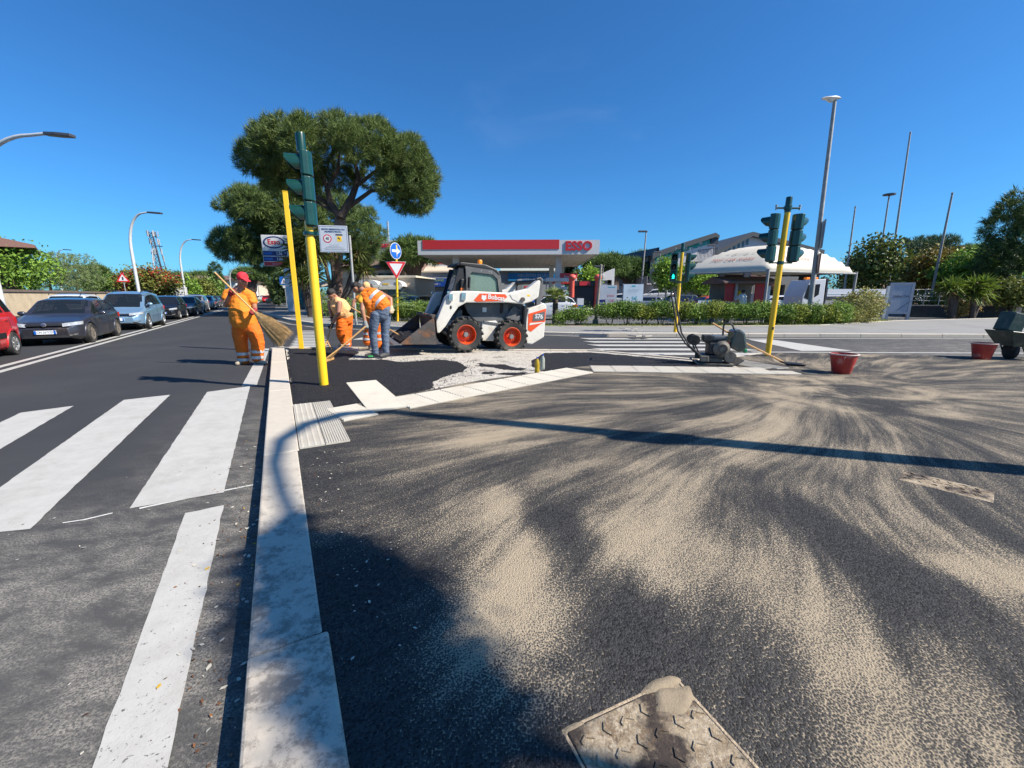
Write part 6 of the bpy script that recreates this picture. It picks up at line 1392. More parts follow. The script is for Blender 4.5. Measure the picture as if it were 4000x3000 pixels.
# small things between the car and the billboards
q = dep(2266, 1180, 29.5); t = thing('vending_box', 'blue and white vending box behind the white hatchback', 'vending box', (q.x, q.y, 0)); pt('cabinet', blue_m, (-.22, -.2, 0), (.22, .2, .8)); pt('panel', wsign_m, (-.22, -.205, .8), (.22, .2, 1.25)); pt('notice', wsign_m, (-.15, -.21, .3), (.12, -.2, .6))
pot_m = mat('terracotta', (.38, .11, .05), .7)
cone_m = mat('cone_white', (.7, .68, .66), .5)
for i, (x, y) in enumerate(((2297, 1209), (2310, 1207))):
    q = at(x, y); t = thing('traffic_cone', ('small red and white traffic cone', 'white traffic cone beside the red and white one')[i], 'cone', q)
    k = MB(); k.lathe([(.2, 0), (.2, .03), (.12, .04), (.035, .62), (.001, .63)], 12); k.build('cone', cone_m, t, smooth=True)
    if not i: k = MB(); k.lathe([(.1, .2), (.075, .35)], 12, caps=False); k.build('band', red_m, t); k = MB(); k.lathe([(.06, .45), (.045, .58)], 12, caps=False); k.build('band', red_m, t)
q = at(2324, 1208); t = thing('white_pail', 'white plastic pail beside the old concrete post', 'bucket', q); k = MB(); k.lathe([(.19, 0), (.22, .55), (.23, .56), (.23, .58), (.001, .58)], 16); k.build('pail', white_m, t, smooth=True); k = MB(); k.lathe([(.235, .54), (.24, .56), (.235, .59)], 16, caps=False); k.build('rim', white_m, t)
# billboards
bill = mat('billboard_pale', (.42, .52, .62), .4, var=.18, scale=.8); teal_m = mat('teal_print', (.03, .33, .42), .5); pink_m = mat('rose_print', (.45, .14, .2), .5)
q = dep(2472, 1160, 34.5); t = thing('billboard', 'large pale blue billboard with a 5 euro price', 'billboard', (q.x, q.y, 0), R(2)); wz = dep(2472, 1110, 34.5).z; w2 = .80
pt('panel', bill, (-w2, -.04, .98), (w2, .04, wz)); pt('frame', steel_m, (-w2 - .05, .045, .9), (-w2, .1, wz + .03)); pt('frame', steel_m, (w2, .045, .9), (w2 + .05, .1, wz + .03)); pt('leg', steel_m, (-w2, 0, 0), (-w2 + .08, .08, .98)); pt('leg', steel_m, (w2 - .08, 0, 0), (w2, .08, .98))
lettering('lettering', '5€', .42, teal_m, t, (.14, -.05, 1.2)); pt('logo', teal_m, (-.15, -.05, wz - .2), (.15, -.04, wz - .1)); pt('caption', mat('pale_print', (.3, .4, .52), .5), (-.45, -.045, wz - .46), (.45, -.04, wz - .42)); pt('caption', MATS['pale_print'], (-.45, -.045, wz - .56), (.35, -.04, wz - .53))
q = dep(2378, 1160, 35.5); t = thing('billboard', 'grey billboard with 8 and 12 euro prices behind the old concrete post', 'billboard', (q.x, q.y, 0), R(2)); wz = dep(2378, 1114, 35.5).z
gb = mat('billboard_grey', (.36, .42, .5), .4, var=.1, scale=.8); pt('panel', gb, (-.75, -.04, .75), (.65, .04, wz)); pt('leg', steel_m, (-.7, 0, 0), (-.62, .08, .75)); pt('leg', steel_m, (.56, 0, 0), (.64, .08, .75))
lettering('lettering', '8€', .3, pink_m, t, (-.4, -.05, 1.02)); lettering('lettering', '12€', .3, pink_m, t, (.22, -.05, 1.02)); pt('logo', teal_m, (-.1, -.05, wz - .18), (.5, -.04, wz - .12))
for j in range(5): pt('figure', pink_m, (-.12 + j * .12, -.05, 1.35), (-.07 + j * .12, -.04, 1.5))
q = dep(2398, 1180, 33.4); t = thing('low_wall', 'low black wall below the two billboards', 'wall', (q.x, q.y, 0)); pt('wall', mat('black_wall', (.02, .02, .022), .8), (-.65, 0, 0), (.9, .2, .85)); pt('coping', mat('wall_coping', (.28, .27, .25), .8), (.9, -.03, 0), (1.35, .3, .9)); pt('coping', MATS['wall_coping'], (-.67, -.02, .85), (.9, .22, .89))
q = dep(2518, 1185, 34); t = thing('bollard_rail', 'dark timber rail on short posts in front of the parked cars', 'rail', (q.x, q.y, 0)); pt('rail', mat('old_timber', (.05, .035, .025), .8), (-1.9, 0, .35), (1.2, .15, .62))
for x in (-.5, .15, 1.1): pt('post', steel_m, (x - .05, .05, 0), (x + .05, .12, .35))
q = dep(2354, 1180, 31); t = thing('feather_flag', 'drooping white flag on a blue stand', 'flag', (q.x, q.y, 0)); pt('stand', navy_m, (-.32, 0, .6), (.2, .05, 1.15)); k = MB(); k.prism_y([(.12, .25), (.0, .4), (.15, .7), (.3, 1.0), (.34, .55), (.26, .2)], -.04, 0); k.build('cloth', white_m, t)
lettering('lettering', 'Paga qui', .14, wsign_m, t, (-.06, -.01, .92)); pt('pole', steel_m, (.3, 0, 0), (.33, .03, 1.2))
# ---------------------------------------------------------------- houses and halls
def windows(par, rects, y, gm=None, depth=.1, sill=False, shutters=None):
    for (x0, z0, x1, z1) in rects:
        k = MB(); k.box((x0, y - .03, z0), (x1, y + .02, z1)); wf = k.build('window', mat('window_frame', (.4, .4, .4), .5), par)
        k = MB(); k.box((x0 + .07, y - .045, z0 + .07), (x1 - .07, y - .03, z1 - .07)); k.build('pane', mat('window_pane', (.03, .04, .05), .08, spec=.8), wf)
def bld(name, label, cat, base, rz=0.): return thing(name, label, cat, base, rz)
stucco = mat('white_stucco', (.64, .63, .61), .8, var=.05, scale=1.5); beige = mat('beige_stucco', (.52, .43, .33), .85, var=.08, scale=1.5); tile_r = mat('brown_roof', (.16, .10, .08), .8, var=.25, scale=4, bump=.4, bscale=10)
dkroof = mat('dark_roof', (.07, .075, .08), .6, var=.15); brown_m = mat('brown_brick', (.13, .07, .055), .85, var=.2, scale=3, bump=.3)
# white offices with red rooftop sign and the long low wing, bar in front
Y = 62.; a = dep(1425, 1080, Y); b_ = dep(1665, 1080, Y); zt = dep(1500, 972, Y).z
t = bld('office_building', 'white office block with small red rooftop sign', 'building', (a.x, Y, 0), R(-4)); W_ = b_.x - a.x
pt('wall', stucco, (0, 0, 0), (W_, 9, zt)); pt('parapet', mat('grey_cornice', (.25, .25, .26), .7), (-.3, -.3, zt), (W_ + .3, 9.3, zt + .9)); pt('roof_cap', stucco, (-.2, -.2, zt + .9), (W_, 9, zt + 1.1))
windows(t, [(W_ * .52, zt - 1.6, W_ * .57, zt - .5), (W_ * .62, zt - 1.6, W_ * .68, zt - .6), (W_ * .53, zt - 4.4, W_ * .59, zt - 3.2)], 0)
lettering('rooftop_sign', 'abdicasa', 1.0, mat('neon_red', (.7, .02, .02), .4), t, (W_ * .27, -.35, zt + .45), depth=.05)
k = MB(); k.tube([(W_ * .35, 2, zt + 1), (W_ * .35, 2, zt + 4)], .15, 6); k.build('aerial', steel_m, t)
Y = 55.; a = dep(1340, 1090, Y); b_ = dep(1625, 1090, Y); z0 = dep(1500, 1052, Y).z
t = bld('office_wing', 'long white low wing with brown pitched roof behind the bar', 'building', (a.x, Y, 0), R(-5)); W_ = b_.x - a.x
pt('wall', stucco, (0, 0, 0), (W_, 7, z0)); k = MB(); k.prism_x([(-.7, z0 - .1), (-.7, z0 + .15), (3.2, z0 + 1.5), (7.5, z0 + .1), (7.5, z0 - .1)], -.5, W_ + .5); k.build('roof', tile_r, t)
windows(t, [(W_ * f_, z0 - 1.5, W_ * f_ + 1.3, z0 - .45) for f_ in (.32, .5, .62, .78, .9)], 0)
for x in (W_ * .16, W_ * .40): pt('air_conditioner', white_m, (x, -.5, z0 - 1.4), (x + .8, -.05, z0 - .7))
Y = 46.; a = dep(1330, 1160, Y); b_ = dep(1628, 1160, Y); z0 = dep(1500, 1085, Y).z; W_ = b_.x - a.x
t = bld('bar_building', 'low cream bar with two round-topped white awnings', 'bar', (a.x, Y, 0), R(-3))
pt('wall', beige, (0, 0, 0), (W_, 9, z0)); pt('cornice', mat('cream_trim', (.6, .54, .44), .8), (-.15, -.15, z0), (W_ + .15, 9, z0 + .22))
cream = mat('awning_cream', (.66, .62, .5), .7)
def awning(px0, px1, txt):
    x0, x1 = dep(px0, 1110, Y).x - a.x, dep(px1, 1110, Y).x - a.x; xc = (x0 + x1) / 2; w_ = (x1 - x0) / 2; zb = dep(1500, 1120, Y).z; zt_ = dep(1500, 1094, Y).z
    aw = bpy.data.objects.new('awning', None); C.objects.link(aw); aw.parent = t
    k = MB(); k.prism_y([(xc - w_, zb)] + [(xc - w_ * math.cos(math.pi * i / 16), zb + (zt_ - zb) * math.sin(math.pi * i / 16) ** .8) for i in range(1, 16)] + [(xc + w_, zb)], -1.6, -.02); k.build('hood', white_m, aw)
    k = MB(); k.box((xc - w_, -1.7, zb - .3), (xc + w_, -1.55, zb + .02)); k.build('valance', cream, aw)
    if txt:
        lettering('lettering', 'BAR', .34, mat('grey_print', (.2, .2, .2), .6), aw, (xc, -1.62, zb + .52)); lettering('lettering', '• EUROPA •', .36, MATS['grey_print'], aw, (xc, -1.62, zb + .18))
    else: plate('yellow_print', rect(xc - .8, zb + .15, xc - .2, zb + .3), -1.63, -1.6, yel_m, aw); plate('grey_print', rect(xc + .4, zb + .1, xc + .9, zb + .4), -1.63, -1.6, MATS['grey_print'] if 'grey_print' in MATS else ink_m, aw)
    k = MB(); k.box((xc - w_ * .75, -.06, .1), (xc + w_ * .3, -.03, 2.3)); k.build('shop_window', mat('window_pane', (.03, .04, .05), .08, spec=.8), aw)
    k = MB(); k.box((xc + w_ * .4, -.06, 0), (xc + w_ * .75, -.03, 2.2)); k.build('door', mat('door_white', (.55, .55, .54), .5), aw)
awning(1410, 1502, True); awning(1505, 1593, False)
# umbrellas/white tent left of the bar
q = dep(1280, 1120, 48); t = thing('garden_tent', 'beige pitched tent roof seen between the tree trunks', 'tent', (q.x, 48, 0)); zt = dep(1280, 1092, 48).z
k = MB(); k.add([(-2.6, 0, zt - .75), (2.6, 0, zt - .75), (2.6, 4, zt - .75), (-2.6, 4, zt - .75), (-.5, 2, zt + .1), (.5, 2, zt + .1)], [(0, 1, 5, 4), (1, 2, 5), (2, 3, 4, 5), (3, 0, 4)]); k.build('roof', beige, t)
for x in (-2.4, 2.4): k = MB(); k.box((x - .05, .1, 0), (x + .05, .2, zt - .7)); k.build('post', white_m, t)
# blue workshop under the canopy
Y = 56.; a = dep(1632, 1140, Y); b_ = dep(2180, 1140, Y); W_ = b_.x - a.x; z0 = dep(1700, 1064, Y).z
t = bld('workshop', 'grey workshop with blue service signs behind the canopy columns', 'building', (a.x, Y, 0))
gw = mat('workshop_grey', (.30, .32, .35), .7, var=.06); pt('wall', gw, (0, 0, 0), (W_, 8, z0)); pt('roof_edge', mat('cream_trim', (.6, .54, .44), .8), (-.2, -.2, z0), (W_ + .2, 8, z0 + .2))
k = MB(); k.prism_y([(-3.2, 0), (-3.2, .4), (-.4, z0), (.25, z0 + .2), (.25, 0)], .0, 1.0); k.build('sloping_wall', beige, t)
x0 = dep(1652, 1100, Y).x - a.x; x1 = dep(1760, 1100, Y).x - a.x; bz = dep(1700, 1092, Y).z
pt('blue_sign', mat('sign_royal', (.01, .06, .32), .4), (x0, -.1, bz - .9), (x1, -.02, bz + .15)); lettering('lettering', 'TAGLIANDI', .42, mat('lime_print', (.35, .5, .1), .5), t, (x0 + 1.9, -.12, bz - .1), sx=.8); lettering('lettering', 'GOMME', .3, MATS['lime_print'], t, (x0 + .7, -.12, bz - .1), sx=.7); lettering('lettering', 'DA 60€ •', .34, wsign_m, t, (x0 + 1.6, -.12, bz - .6))
pt('blue_door', mat('sign_royal', (.01, .06, .32), .4), (x0, -.06, 0), (x0 + .9, -.02, bz - .95)); pt('shop_window', MATS['window_pane'], (x0 + 1.0, -.06, .1), (x1, -.02, bz - .95))
x0 = dep(1985, 1080, Y).x - a.x; x1 = dep(2168, 1080, Y).x - a.x; bz = dep(1700, 1080, Y).z
cy_m = mat('sign_cyan', (.02, .22, .5), .4); pt('cyan_sign', cy_m, (x0, -.15, bz - .55), (x1, -.02, bz + .45)); lettering('lettering', 'NDI AUTO IN UN', .55, wsign_m, t, (x0 + 3.2, -.17, bz + .1), sx=.9); lettering('lettering', '• GOMME • LAVAGGIO', .3, wsign_m, t, (x0 + 3, -.17, bz - .35))
k = MB(); k.prism_x([(-.5 + 8 * i / 10 * .9, z0 + .2 + 1.1 * math.sin(math.pi * i / 10)) for i in range(11)], x0 - 1, x1); k.build('vault_roof', mat('vault_grey', (.33, .36, .33), .7), t)
k = MB(); k.prism_x([(.5 + 7 * i / 10 * .9, z0 + .2 + 1.0 * math.sin(math.pi * i / 10)) for i in range(11)], .5, 5.5); k.build('vault_roof', beige, t)
# white house between trees
q = dep(2368, 1115, 52); t = bld('white_house', 'small white house with sloping parapet behind the grey billboard', 'house', (q.x, 52, 0)); z0 = dep(2368, 1060, 52).z; w_ = .95
k = MB(); k.prism_y([(-w_, 0), (w_, 0), (w_, z0 + .35), (-w_, z0 - .5)], 0, 5); k.build('wall', stucco, t); pt('cornice', stucco, (-w_ - .1, -.1, z0 - .55), (-w_ + .6, 5, z0 - .4)); windows(t, [(.1, 2.4, .7, 3.3), (-.5, z0 - .6 - .9, .6, z0 - 1.0)], 0)
# gabled hall with teal lettering
Y = 58.; 
def P2(x, y): v_ = dep(x, y, Y); return v_
a = P2(2561, 1000); o_ = Vector((a.x, Y, 0)); t = bld('hall_building', 'white hall with mono-pitch grey roof and teal letters on its gable', 'building', o_)
pg = [(p.x - o_.x, p.z) for p in (P2(2561, 993), P2(2785, 922), P2(2785, 1190), P2(2561, 1190))]; pg[2] = (pg[2][0], 0); pg[3] = (0, 0)
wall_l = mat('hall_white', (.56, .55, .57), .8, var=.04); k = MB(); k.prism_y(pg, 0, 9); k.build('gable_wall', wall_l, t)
r0, r1, r2 = P2(2545, 990), P2(2788, 911), P2(2803, 921); k = MB(); th = .55
k.prism_y([(r0.x - o_.x, r0.z - .9), (r0.x - o_.x, r0.z), (r1.x - o_.x, r1.z), (r2.x - o_.x, r2.z), (r2.x - o_.x, r2.z - .35), (r1.x - o_.x, r1.z - th), (r0.x - o_.x + .4, r0.z - th)], -.6, 10); k.build('roof', dkroof, t)
sl = math.atan2(r1.z - r0.z, r1.x - r0.x)
def slope_txt(s_, px_, py_, size, dy=-.04):
    v_ = P2(px_, py_); lettering('lettering', s_, size, mat('teal_letters', (.015, .30, .27), .5), t, (v_.x - o_.x, dy, v_.z), (R(90), -sl, 0), depth=.05, bold=.05, sx=1.05)
slope_txt('PANDI', 2602, 997, 1.0); slope_txt('CUNICEE', 2712, 960, 1.02); slope_txt('C.PI.S.A', 2600, 1021, .5)
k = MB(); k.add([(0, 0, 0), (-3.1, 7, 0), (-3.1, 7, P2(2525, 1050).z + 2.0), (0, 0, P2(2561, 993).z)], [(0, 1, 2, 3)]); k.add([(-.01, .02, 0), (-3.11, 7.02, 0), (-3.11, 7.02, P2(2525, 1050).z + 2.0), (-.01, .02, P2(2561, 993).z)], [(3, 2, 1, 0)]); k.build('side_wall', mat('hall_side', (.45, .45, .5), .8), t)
k = MB(); k.add([(.3, -.4, P2(2561, 990).z + .1), (-3.9, 8.4, P2(2525, 1045).z + 1.6), (-3.9, 8.4, P2(2525, 1045).z + 2.1), (.3, -.4, P2(2561, 985).z + .6), (-.6, -.3, P2(2561, 990).z - .3), (-4.6, 8.2, P2(2525, 1045).z + 1.0)], [(0, 1, 2, 3), (4, 5, 1, 0), (3, 2, 5, 4)]); k.build('side_eave', dkroof, t)
for i in range(4):
    f_ = .12 + .22 * i; k = MB(); k.M = TR((-3.1 * f_ - .02, 7 * f_ - .01, 0), rz=math.atan2(7, -3.1)); k.box((0, -.05, 3.6), (.9, .02, 6.0 - .2 * i)); k.build('side_window', MATS['window_pane'], t)
k = MB(); k.M = TR((-.1, .1, 0), rz=math.atan2(7, -3.1)); k.box((0, .05, 2.9), (7, 1.0, 3.05)); k.box((0, .95, 3.05), (7, 1.0, 4.0)); k.build('balcony', mat('balcony_grey', (.24, .22, .24), .7), t)
pt('dark_groundfloor', mat('dark_shopfront', (.035, .035, .04), .6), (.05, -.25, 0), (pg[1][0] + 3, -.02, 3.0)); pt('flag_box', ink_m, (pg[1][0] - .3, -.4, P2(2785, 938).z - .5), (pg[1][0] + .6, -.05, P2(2785, 930).z))
k = MB()      # outside stair with railing
v0, v1 = P2(2710, 1010), P2(2785, 975); k.add([(v0.x - o_.x, -1.2, v0.z - .1), (v1.x - o_.x, -1.2, v1.z - 1.1), (v1.x - o_.x, -.1, v1.z - 1.1), (v0.x - o_.x, -.1, v0.z - .1), (v0.x - o_.x, -1.2, v0.z - .5), (v1.x - o_.x, -1.2, v1.z - 1.5)], [(0, 1, 2, 3), (4, 5, 1, 0)]); k.build('stair', mat('concrete_pale', (.4, .39, .37), .8), t)
for i in range(15):
    f_ = i / 14; x = v0.x - o_.x + (v1.x - v0.x) * f_ ; z_ = v0.z + (v1.z - v0.z - .9) * f_; k = MB(); k.box((x - .03, -1.22, z_ - .1), (x + .03, -1.18, z_ + 1.0)); k.build('baluster', ink_m, t)
k = MB(); k.tube([(v0.x - o_.x, -1.2, v0.z + .95), (v1.x - o_.x, -1.2, v1.z + .1)], .05, 6); k.build('handrail', ink_m, t)
# second gabled building behind the tent
Y = 60.; a = P2(2790, 990); o_ = Vector((a.x, Y, 0)); t = bld('apartment_building', 'white apartment block with dark gable roof behind the white tent', 'building', o_)
L0, RG, R0 = P2(2790, 985), P2(2935, 907), P2(3195, 975)
k = MB(); k.prism_y([(0, 0), (R0.x - o_.x, 0), (R0.x - o_.x, R0.z - .5), (RG.x - o_.x, RG.z - .5), (0, L0.z - .5)], .2, 9); k.build('wall', wall_l, t)
k = MB(); k.prism_y([(-.5, L0.z - .8), (-.5, L0.z - .2), (RG.x - o_.x, RG.z), (R0.x - o_.x + .6, R0.z - .1), (R0.x - o_.x + .6, R0.z - .6), (RG.x - o_.x, RG.z - .55)], -.5, 9.4); k.build('roof', dkroof, t)
for i, (x, y) in enumerate(((2922, 942), (2905, 950), (2888, 958), (2870, 966), (2852, 973), (2835, 980))):
    v_ = P2(x, y); windows(t, [(v_.x - o_.x - .22, v_.z - .5, v_.x - o_.x + .22, v_.z + .45)], .2)
# dark ground floor with ramp behind the kiosk
Y = 44.; a = dep(2770, 1200, Y); t = bld('shop_arcade', 'dark shop arcade with concrete ramp and brown spiral stair under the tent', 'building', (a.x, Y, 0)); W_ = dep(3260, 1200, Y).x - a.x
pt('back_wall', MATS['dark_shopfront'], (0, 3, 0), (W_, 5, 3.6)); pt('slab', mat('concrete_grey', (.2, .2, .2), .8), (-.3, 0, 3.6), (W_, 5, 3.95))
for x in (1.2, 4.5, 8, 11): pt('pillar', MATS['concrete_grey'], (x - .2, .3, 0), (x + .2, .7, 3.6))
rb = mat('stair_brown', (.17, .085, .07), .7); k = MB()
for i in range(10): f_ = i / 9; k.add([(1.4 + 3.4 * f_, -.6, 1.0 + 1.9 * f_), (1.8 + 3.4 * f_, -.6, 1.2 + 1.9 * f_), (1.8 + 3.4 * f_, -.6, 1.75 + 1.9 * f_), (1.4 + 3.4 * f_, -.6, 1.55 + 1.9 * f_)], [(0, 1, 2, 3)])
sm_o = k.build('stair_parapet', rb, t); q_ = sm_o.modifiers.new('s', 'SOLIDIFY'); q_.thickness = .15
k = MB(); k.tube([(4.9 + 1.1 * math.cos(R(180) - R(180) * i / 10), -.5 - 1.0 * math.sin(R(180) * i / 10), 3.2 - .9 * i / 10) for i in range(11)], .35, 6); k.build('spiral_parapet', rb, t)
k = MB(); k.prism_y([(1.5, 0), (5.5, 0), (5.5, 1.9), (4.9, 1.9), (1.5, .6)], -.4, .2); k.build('ramp', mat('pale_ramp', (.46, .43, .40), .8), t)
for i in range(14): x = 1.8 + i * .26; z_ = .7 + i * .09; k = MB(); k.box((x - .03, -.48, z_), (x + .03, -.42, z_ + .85)); k.build('baluster', white_m, t)
pt('grey_panel', MATS['concrete_grey'], (4.6, -1.0, 2.5), (8.2, -.6, 3.3))
# ---------------------------------------------------------------- car wash tent
mem = mat('tent_membrane', (.58, .535, .45), .7, var=.05, scale=1.2, dirt=(.5, .46, .38), dirtamt=.15, dscale=1.0)
Fc = dep(3003, 1048, 23.2); Lc = dep(2662, 1070, 26.6); Rc = dep(3345, 1069, 25.8); Bc = Lc + Rc - Fc; zc = (Fc.z + Lc.z + Rc.z) / 3; pk = dep(2998, 957, 25.8).z
t = thing('car_wash_tent', 'white car wash tent roof on grey steel posts behind the hedge', 'tent', (Fc.x, Fc.y, 0)); n_ = 22; vs = []; fs = []
for i in range(n_ + 1):
    for j in range(n_ + 1):
        u_, v_ = i / n_, j / n_; p = Fc * (1 - u_) * (1 - v_) + Lc * u_ * (1 - v_) + Rc * (1 - u_) * v_ + Bc * u_ * v_
        a_, b2 = 2 * u_ - 1, 2 * v_ - 1; e = max(abs(a_), abs(b2)); mn = min(abs(a_), abs(b2))
        h = (pk - zc) * (1 - e ** 2.5)
        vs.append((p.x - Fc.x, p.y - Fc.y, zc + h))
for i in range(n_):
    for j in range(n_): a_ = i * (n_ + 1) + j; fs.append((a_, a_ + 1, a_ + n_ + 2, a_ + n_ + 1))
k = MB(); k.add(vs, fs); o = k.build('membrane', mem, t, smooth=True); sd_ = o.modifiers.new('s', 'SOLIDIFY'); sd_.thickness = .02
for c in (Fc, Lc, Rc, Bc):
    k = MB(); k.lathe([(.07, 0), (.07, zc + .05)], 10); k.build('post', grey_pole_m, t, smooth=True, loc=(c.x - Fc.x, c.y - Fc.y, 0))
k = MB(); k.tube([Lc - Vector((Fc.x, Fc.y, .06 + Lc.z - zc)), Vector((0, 0, zc - .06)), Rc - Vector((Fc.x, Fc.y, .06 + Rc.z - zc))], .05, 8); k.build('edge_beam', grey_pole_m, t)
def on_tent(side, s_, size, u_, v_, m_):      # lettering laid on the left or right slope
    def surf(u_, v_):
        p = Fc * (1 - u_) * (1 - v_) + Lc * u_ * (1 - v_) + Rc * (1 - u_) * v_ + Bc * u_ * v_; a_, b2 = 2 * u_ - 1, 2 * v_ - 1; e = max(abs(a_), abs(b2)); mn = min(abs(a_), abs(b2))
        return Vector((p.x - Fc.x, p.y - Fc.y, zc + (pk - zc) * (1 - e ** 2.5)))
    me = text_mesh(s_, size, .0, 0., 'CENTER', 1.)
    LU, LV = (Lc - Fc).length, (Rc - Fc).length
    for v in me.vertices:
        x, y = v.co.x, v.co.y
        uu, vv = (u_ - x / LU, v_ + y / LV) if side == 'L' else (u_ + y / LU, v_ + x / LV)
        e_ = .004; p = surf(uu, vv); nn = (surf(uu + e_, vv) - p).cross(surf(uu, vv + e_) - p).normalized(); nn = nn if nn.z > 0 else -nn
        v.co = p + nn * .035
    me.materials.clear(); me.materials.append(m_); link('lettering', me, None, t)
rp = mat('faded_red_print', (.50, .17, .15), .7); gp = mat('faded_grey_print', (.38, .37, .34), .7)
on_tent('L', 'FAST CAR WASH', .30, .50, .10, rp); on_tent('R', 'FAST CAR WASH', .26, .10, .40, rp)
on_tent('L', '~ o—o ~', .42, .48, .17, gp); on_tent('R', '~ o—o ~', .38, .17, .38, gp)
k = MB(); k.box((-1.0, .5, zc - .35), (-.65, .62, zc - .12)); k.build('floodlight', ink_m, t)
# snack kiosk
Y = 24.8; a = dep(2826, 1210, Y); b_ = dep(2998, 1210, Y); W_ = b_.x - a.x; t = thing('kiosk', 'small red snack kiosk with brown roof and open counter under the tent', 'kiosk', (a.x, Y, 0)); kr = mat('kiosk_red', (.42, .02, .02), .5, var=.1); zt = dep(2900, 1106, Y).z
pt('side_wall', kr, (0, 0, 0), (.55, .08, zt)); pt('side_wall', kr, (W_ - .85, 0, .55), (W_ - .2, .08, zt)); pt('back_wall', mat('kiosk_inside', (.22, .2, .18), .7), (0, 1.9, 0), (W_, 2, zt)); pt('corner_post', grey_pole_m, (.52, -.1, 0), (.66, .04, zt)); pt('counter', white_m, (.7, -.1, .78), (W_ - .3, .3, .86)); pt('counter_front', mat('counter_grey', (.4, .38, .35), .6), (1.75, -.05, .5), (W_ - .2, .1, .78)); pt('end_panel', white_m, (W_ - .2, -.05, .4), (W_, .05, zt - .15))
k = MB(); k.prism_x([(-.5, zt - .02), (-.5, zt + .08), (1, zt + .42), (2.4, zt + .08), (2.4, zt - .02)], -.35, W_ + .3); k.build('roof', tile_r, t)
pt('yellow_sacks', yel_m, (1.1, .5, 1.0), (1.5, .9, 1.75), bevel=.1); pt('drum', ink_m, (1.3, .2, 0), (2.1, .6, .5)); pt('red_placard', red_m, (1.62, -.14, .8), (1.8, -.1, 1.2))
for x in (.9, 1.3, 1.7): pt('shelf_goods', mat('goods', (.45, .35, .25), .6, var=.5, scale=12), (x, 1.6, 1.0), (x + .25, 1.85, 1.5))
# vacuum station and panels left of the kiosk
q = dep(2832, 1180, 23.4); t = thing('vacuum_station', 'pair of large grey and cream vacuum drums with black hose beside the kiosk', 'vacuum', (q.x, q.y, 0))
for x, c_m in ((-.28, mat('drum_cream', (.5, .45, .33), .5)), (.22, mat('drum_grey', (.25, .25, .26), .35, .5))):
    k = MB(); k.lathe([(.26, 0), (.26, 1.0), (.24, 1.02)], 18); k.build('drum', c_m, t, smooth=True, loc=(x, 0, 0))
pt('lid', ink_m, (-.6, -.28, 1.02), (.55, .28, 1.12)); k = MB(); k.tube([(-.05, -.3, .05), (-.08, -.3, .7), (-.0, -.32, .92), (.1, -.3, .85), (.05, -.3, .3)], .035, 8); k.build('hose', ink_m, t)
q = dep(2640, 1170, 24.5); t = thing('price_pillar', 'white pillar with grey stripes right behind the lit traffic light', 'pillar', (q.x, q.y, 0)); pt('shaft', wsign_m, (-.3, -.05, 0), (.22, .1, 1.35)); 
for i in range(9): pt('stripe', mat('stripe_grey', (.4, .43, .48), .6), (-.28, -.056, .1 + i * .14), (.0, -.05, .17 + i * .14))
q = dep(2738, 1170, 24.6); t = thing('wash_panel', 'blue framed information panel in front of the parked cars', 'panel', (q.x, q.y, 0)); pt('panel', mat('panel_pale', (.5, .55, .58), .5, var=.2), (-.15, 0, .2), (.5, .04, 1.2)); pt('frame', navy_m, (-1.1, -.02, 0), (-1.0, .05, 1.25)); pt('frame', white_m, (.5, -.02, 0), (.6, .06, 1.22)); pt('top_bar', navy_m, (-1.1, -.02, 1.22), (.6, .05, 1.27)); pt('disc', steel_m, (.05, -.02, .75), (.35, 0, 1.0))
q = dep(2683, 1180, 24.2); t = thing('person', 'dark clothed figure sitting in the shade beside the information panel', 'person', (q.x, q.y, 0)); dk = cloth('dark_clothes', (.02, .02, .024)); blob('body', skin_m, t, [([(0, 0, 1.05), (0, 0, 1.2)], [.06, .09]), ([(0, 0, .6), (0, 0, 1.0)], [.14, .15]), ([(.1, -.1, .6), (.2, -.4, .55), (.2, -.4, .1)], [.08, .07, .05]), ([(-.1, -.1, .6), (-.15, -.4, .55), (-.15, -.4, .1)], [.08, .07, .05])], vox=.018)
blob('jacket', dk, t, [([(0, 0, .55), (0, 0, 1.02)], [.2, .2]), ([(-.18, 0, .98), (-.24, -.1, .6)], .08), ([(.18, 0, .98), (.24, -.1, .6)], .08)], vox=.018); blob('hood', dk, t, [([(0, .03, 1.1), (0, .02, 1.25)], .12)], vox=.016); blob('trousers', cloth('grey_trousers', (.12, .12, .13)), t, [([(.1, -.1, .58), (.2, -.4, .55), (.2, -.42, .1)], [.12, .1, .08]), ([(-.1, -.1, .58), (-.15, -.4, .55), (-.15, -.42, .1)], [.12, .1, .08])], vox=.018)
pt('stool', ink_m, (-.25, -.2, 0), (.25, .25, .5))
q = dep(2610, 1190, 30); t = thing('jerrycan', 'pale plastic canister on the forecourt by the lit traffic light', 'canister', (q.x, q.y, 0)); pt('body', white_m, (-.13, -.1, 0), (.13, .1, .42), bevel=.03); pt('cap', yel_m, (-.04, -.04, .42), (.04, .04, .48))
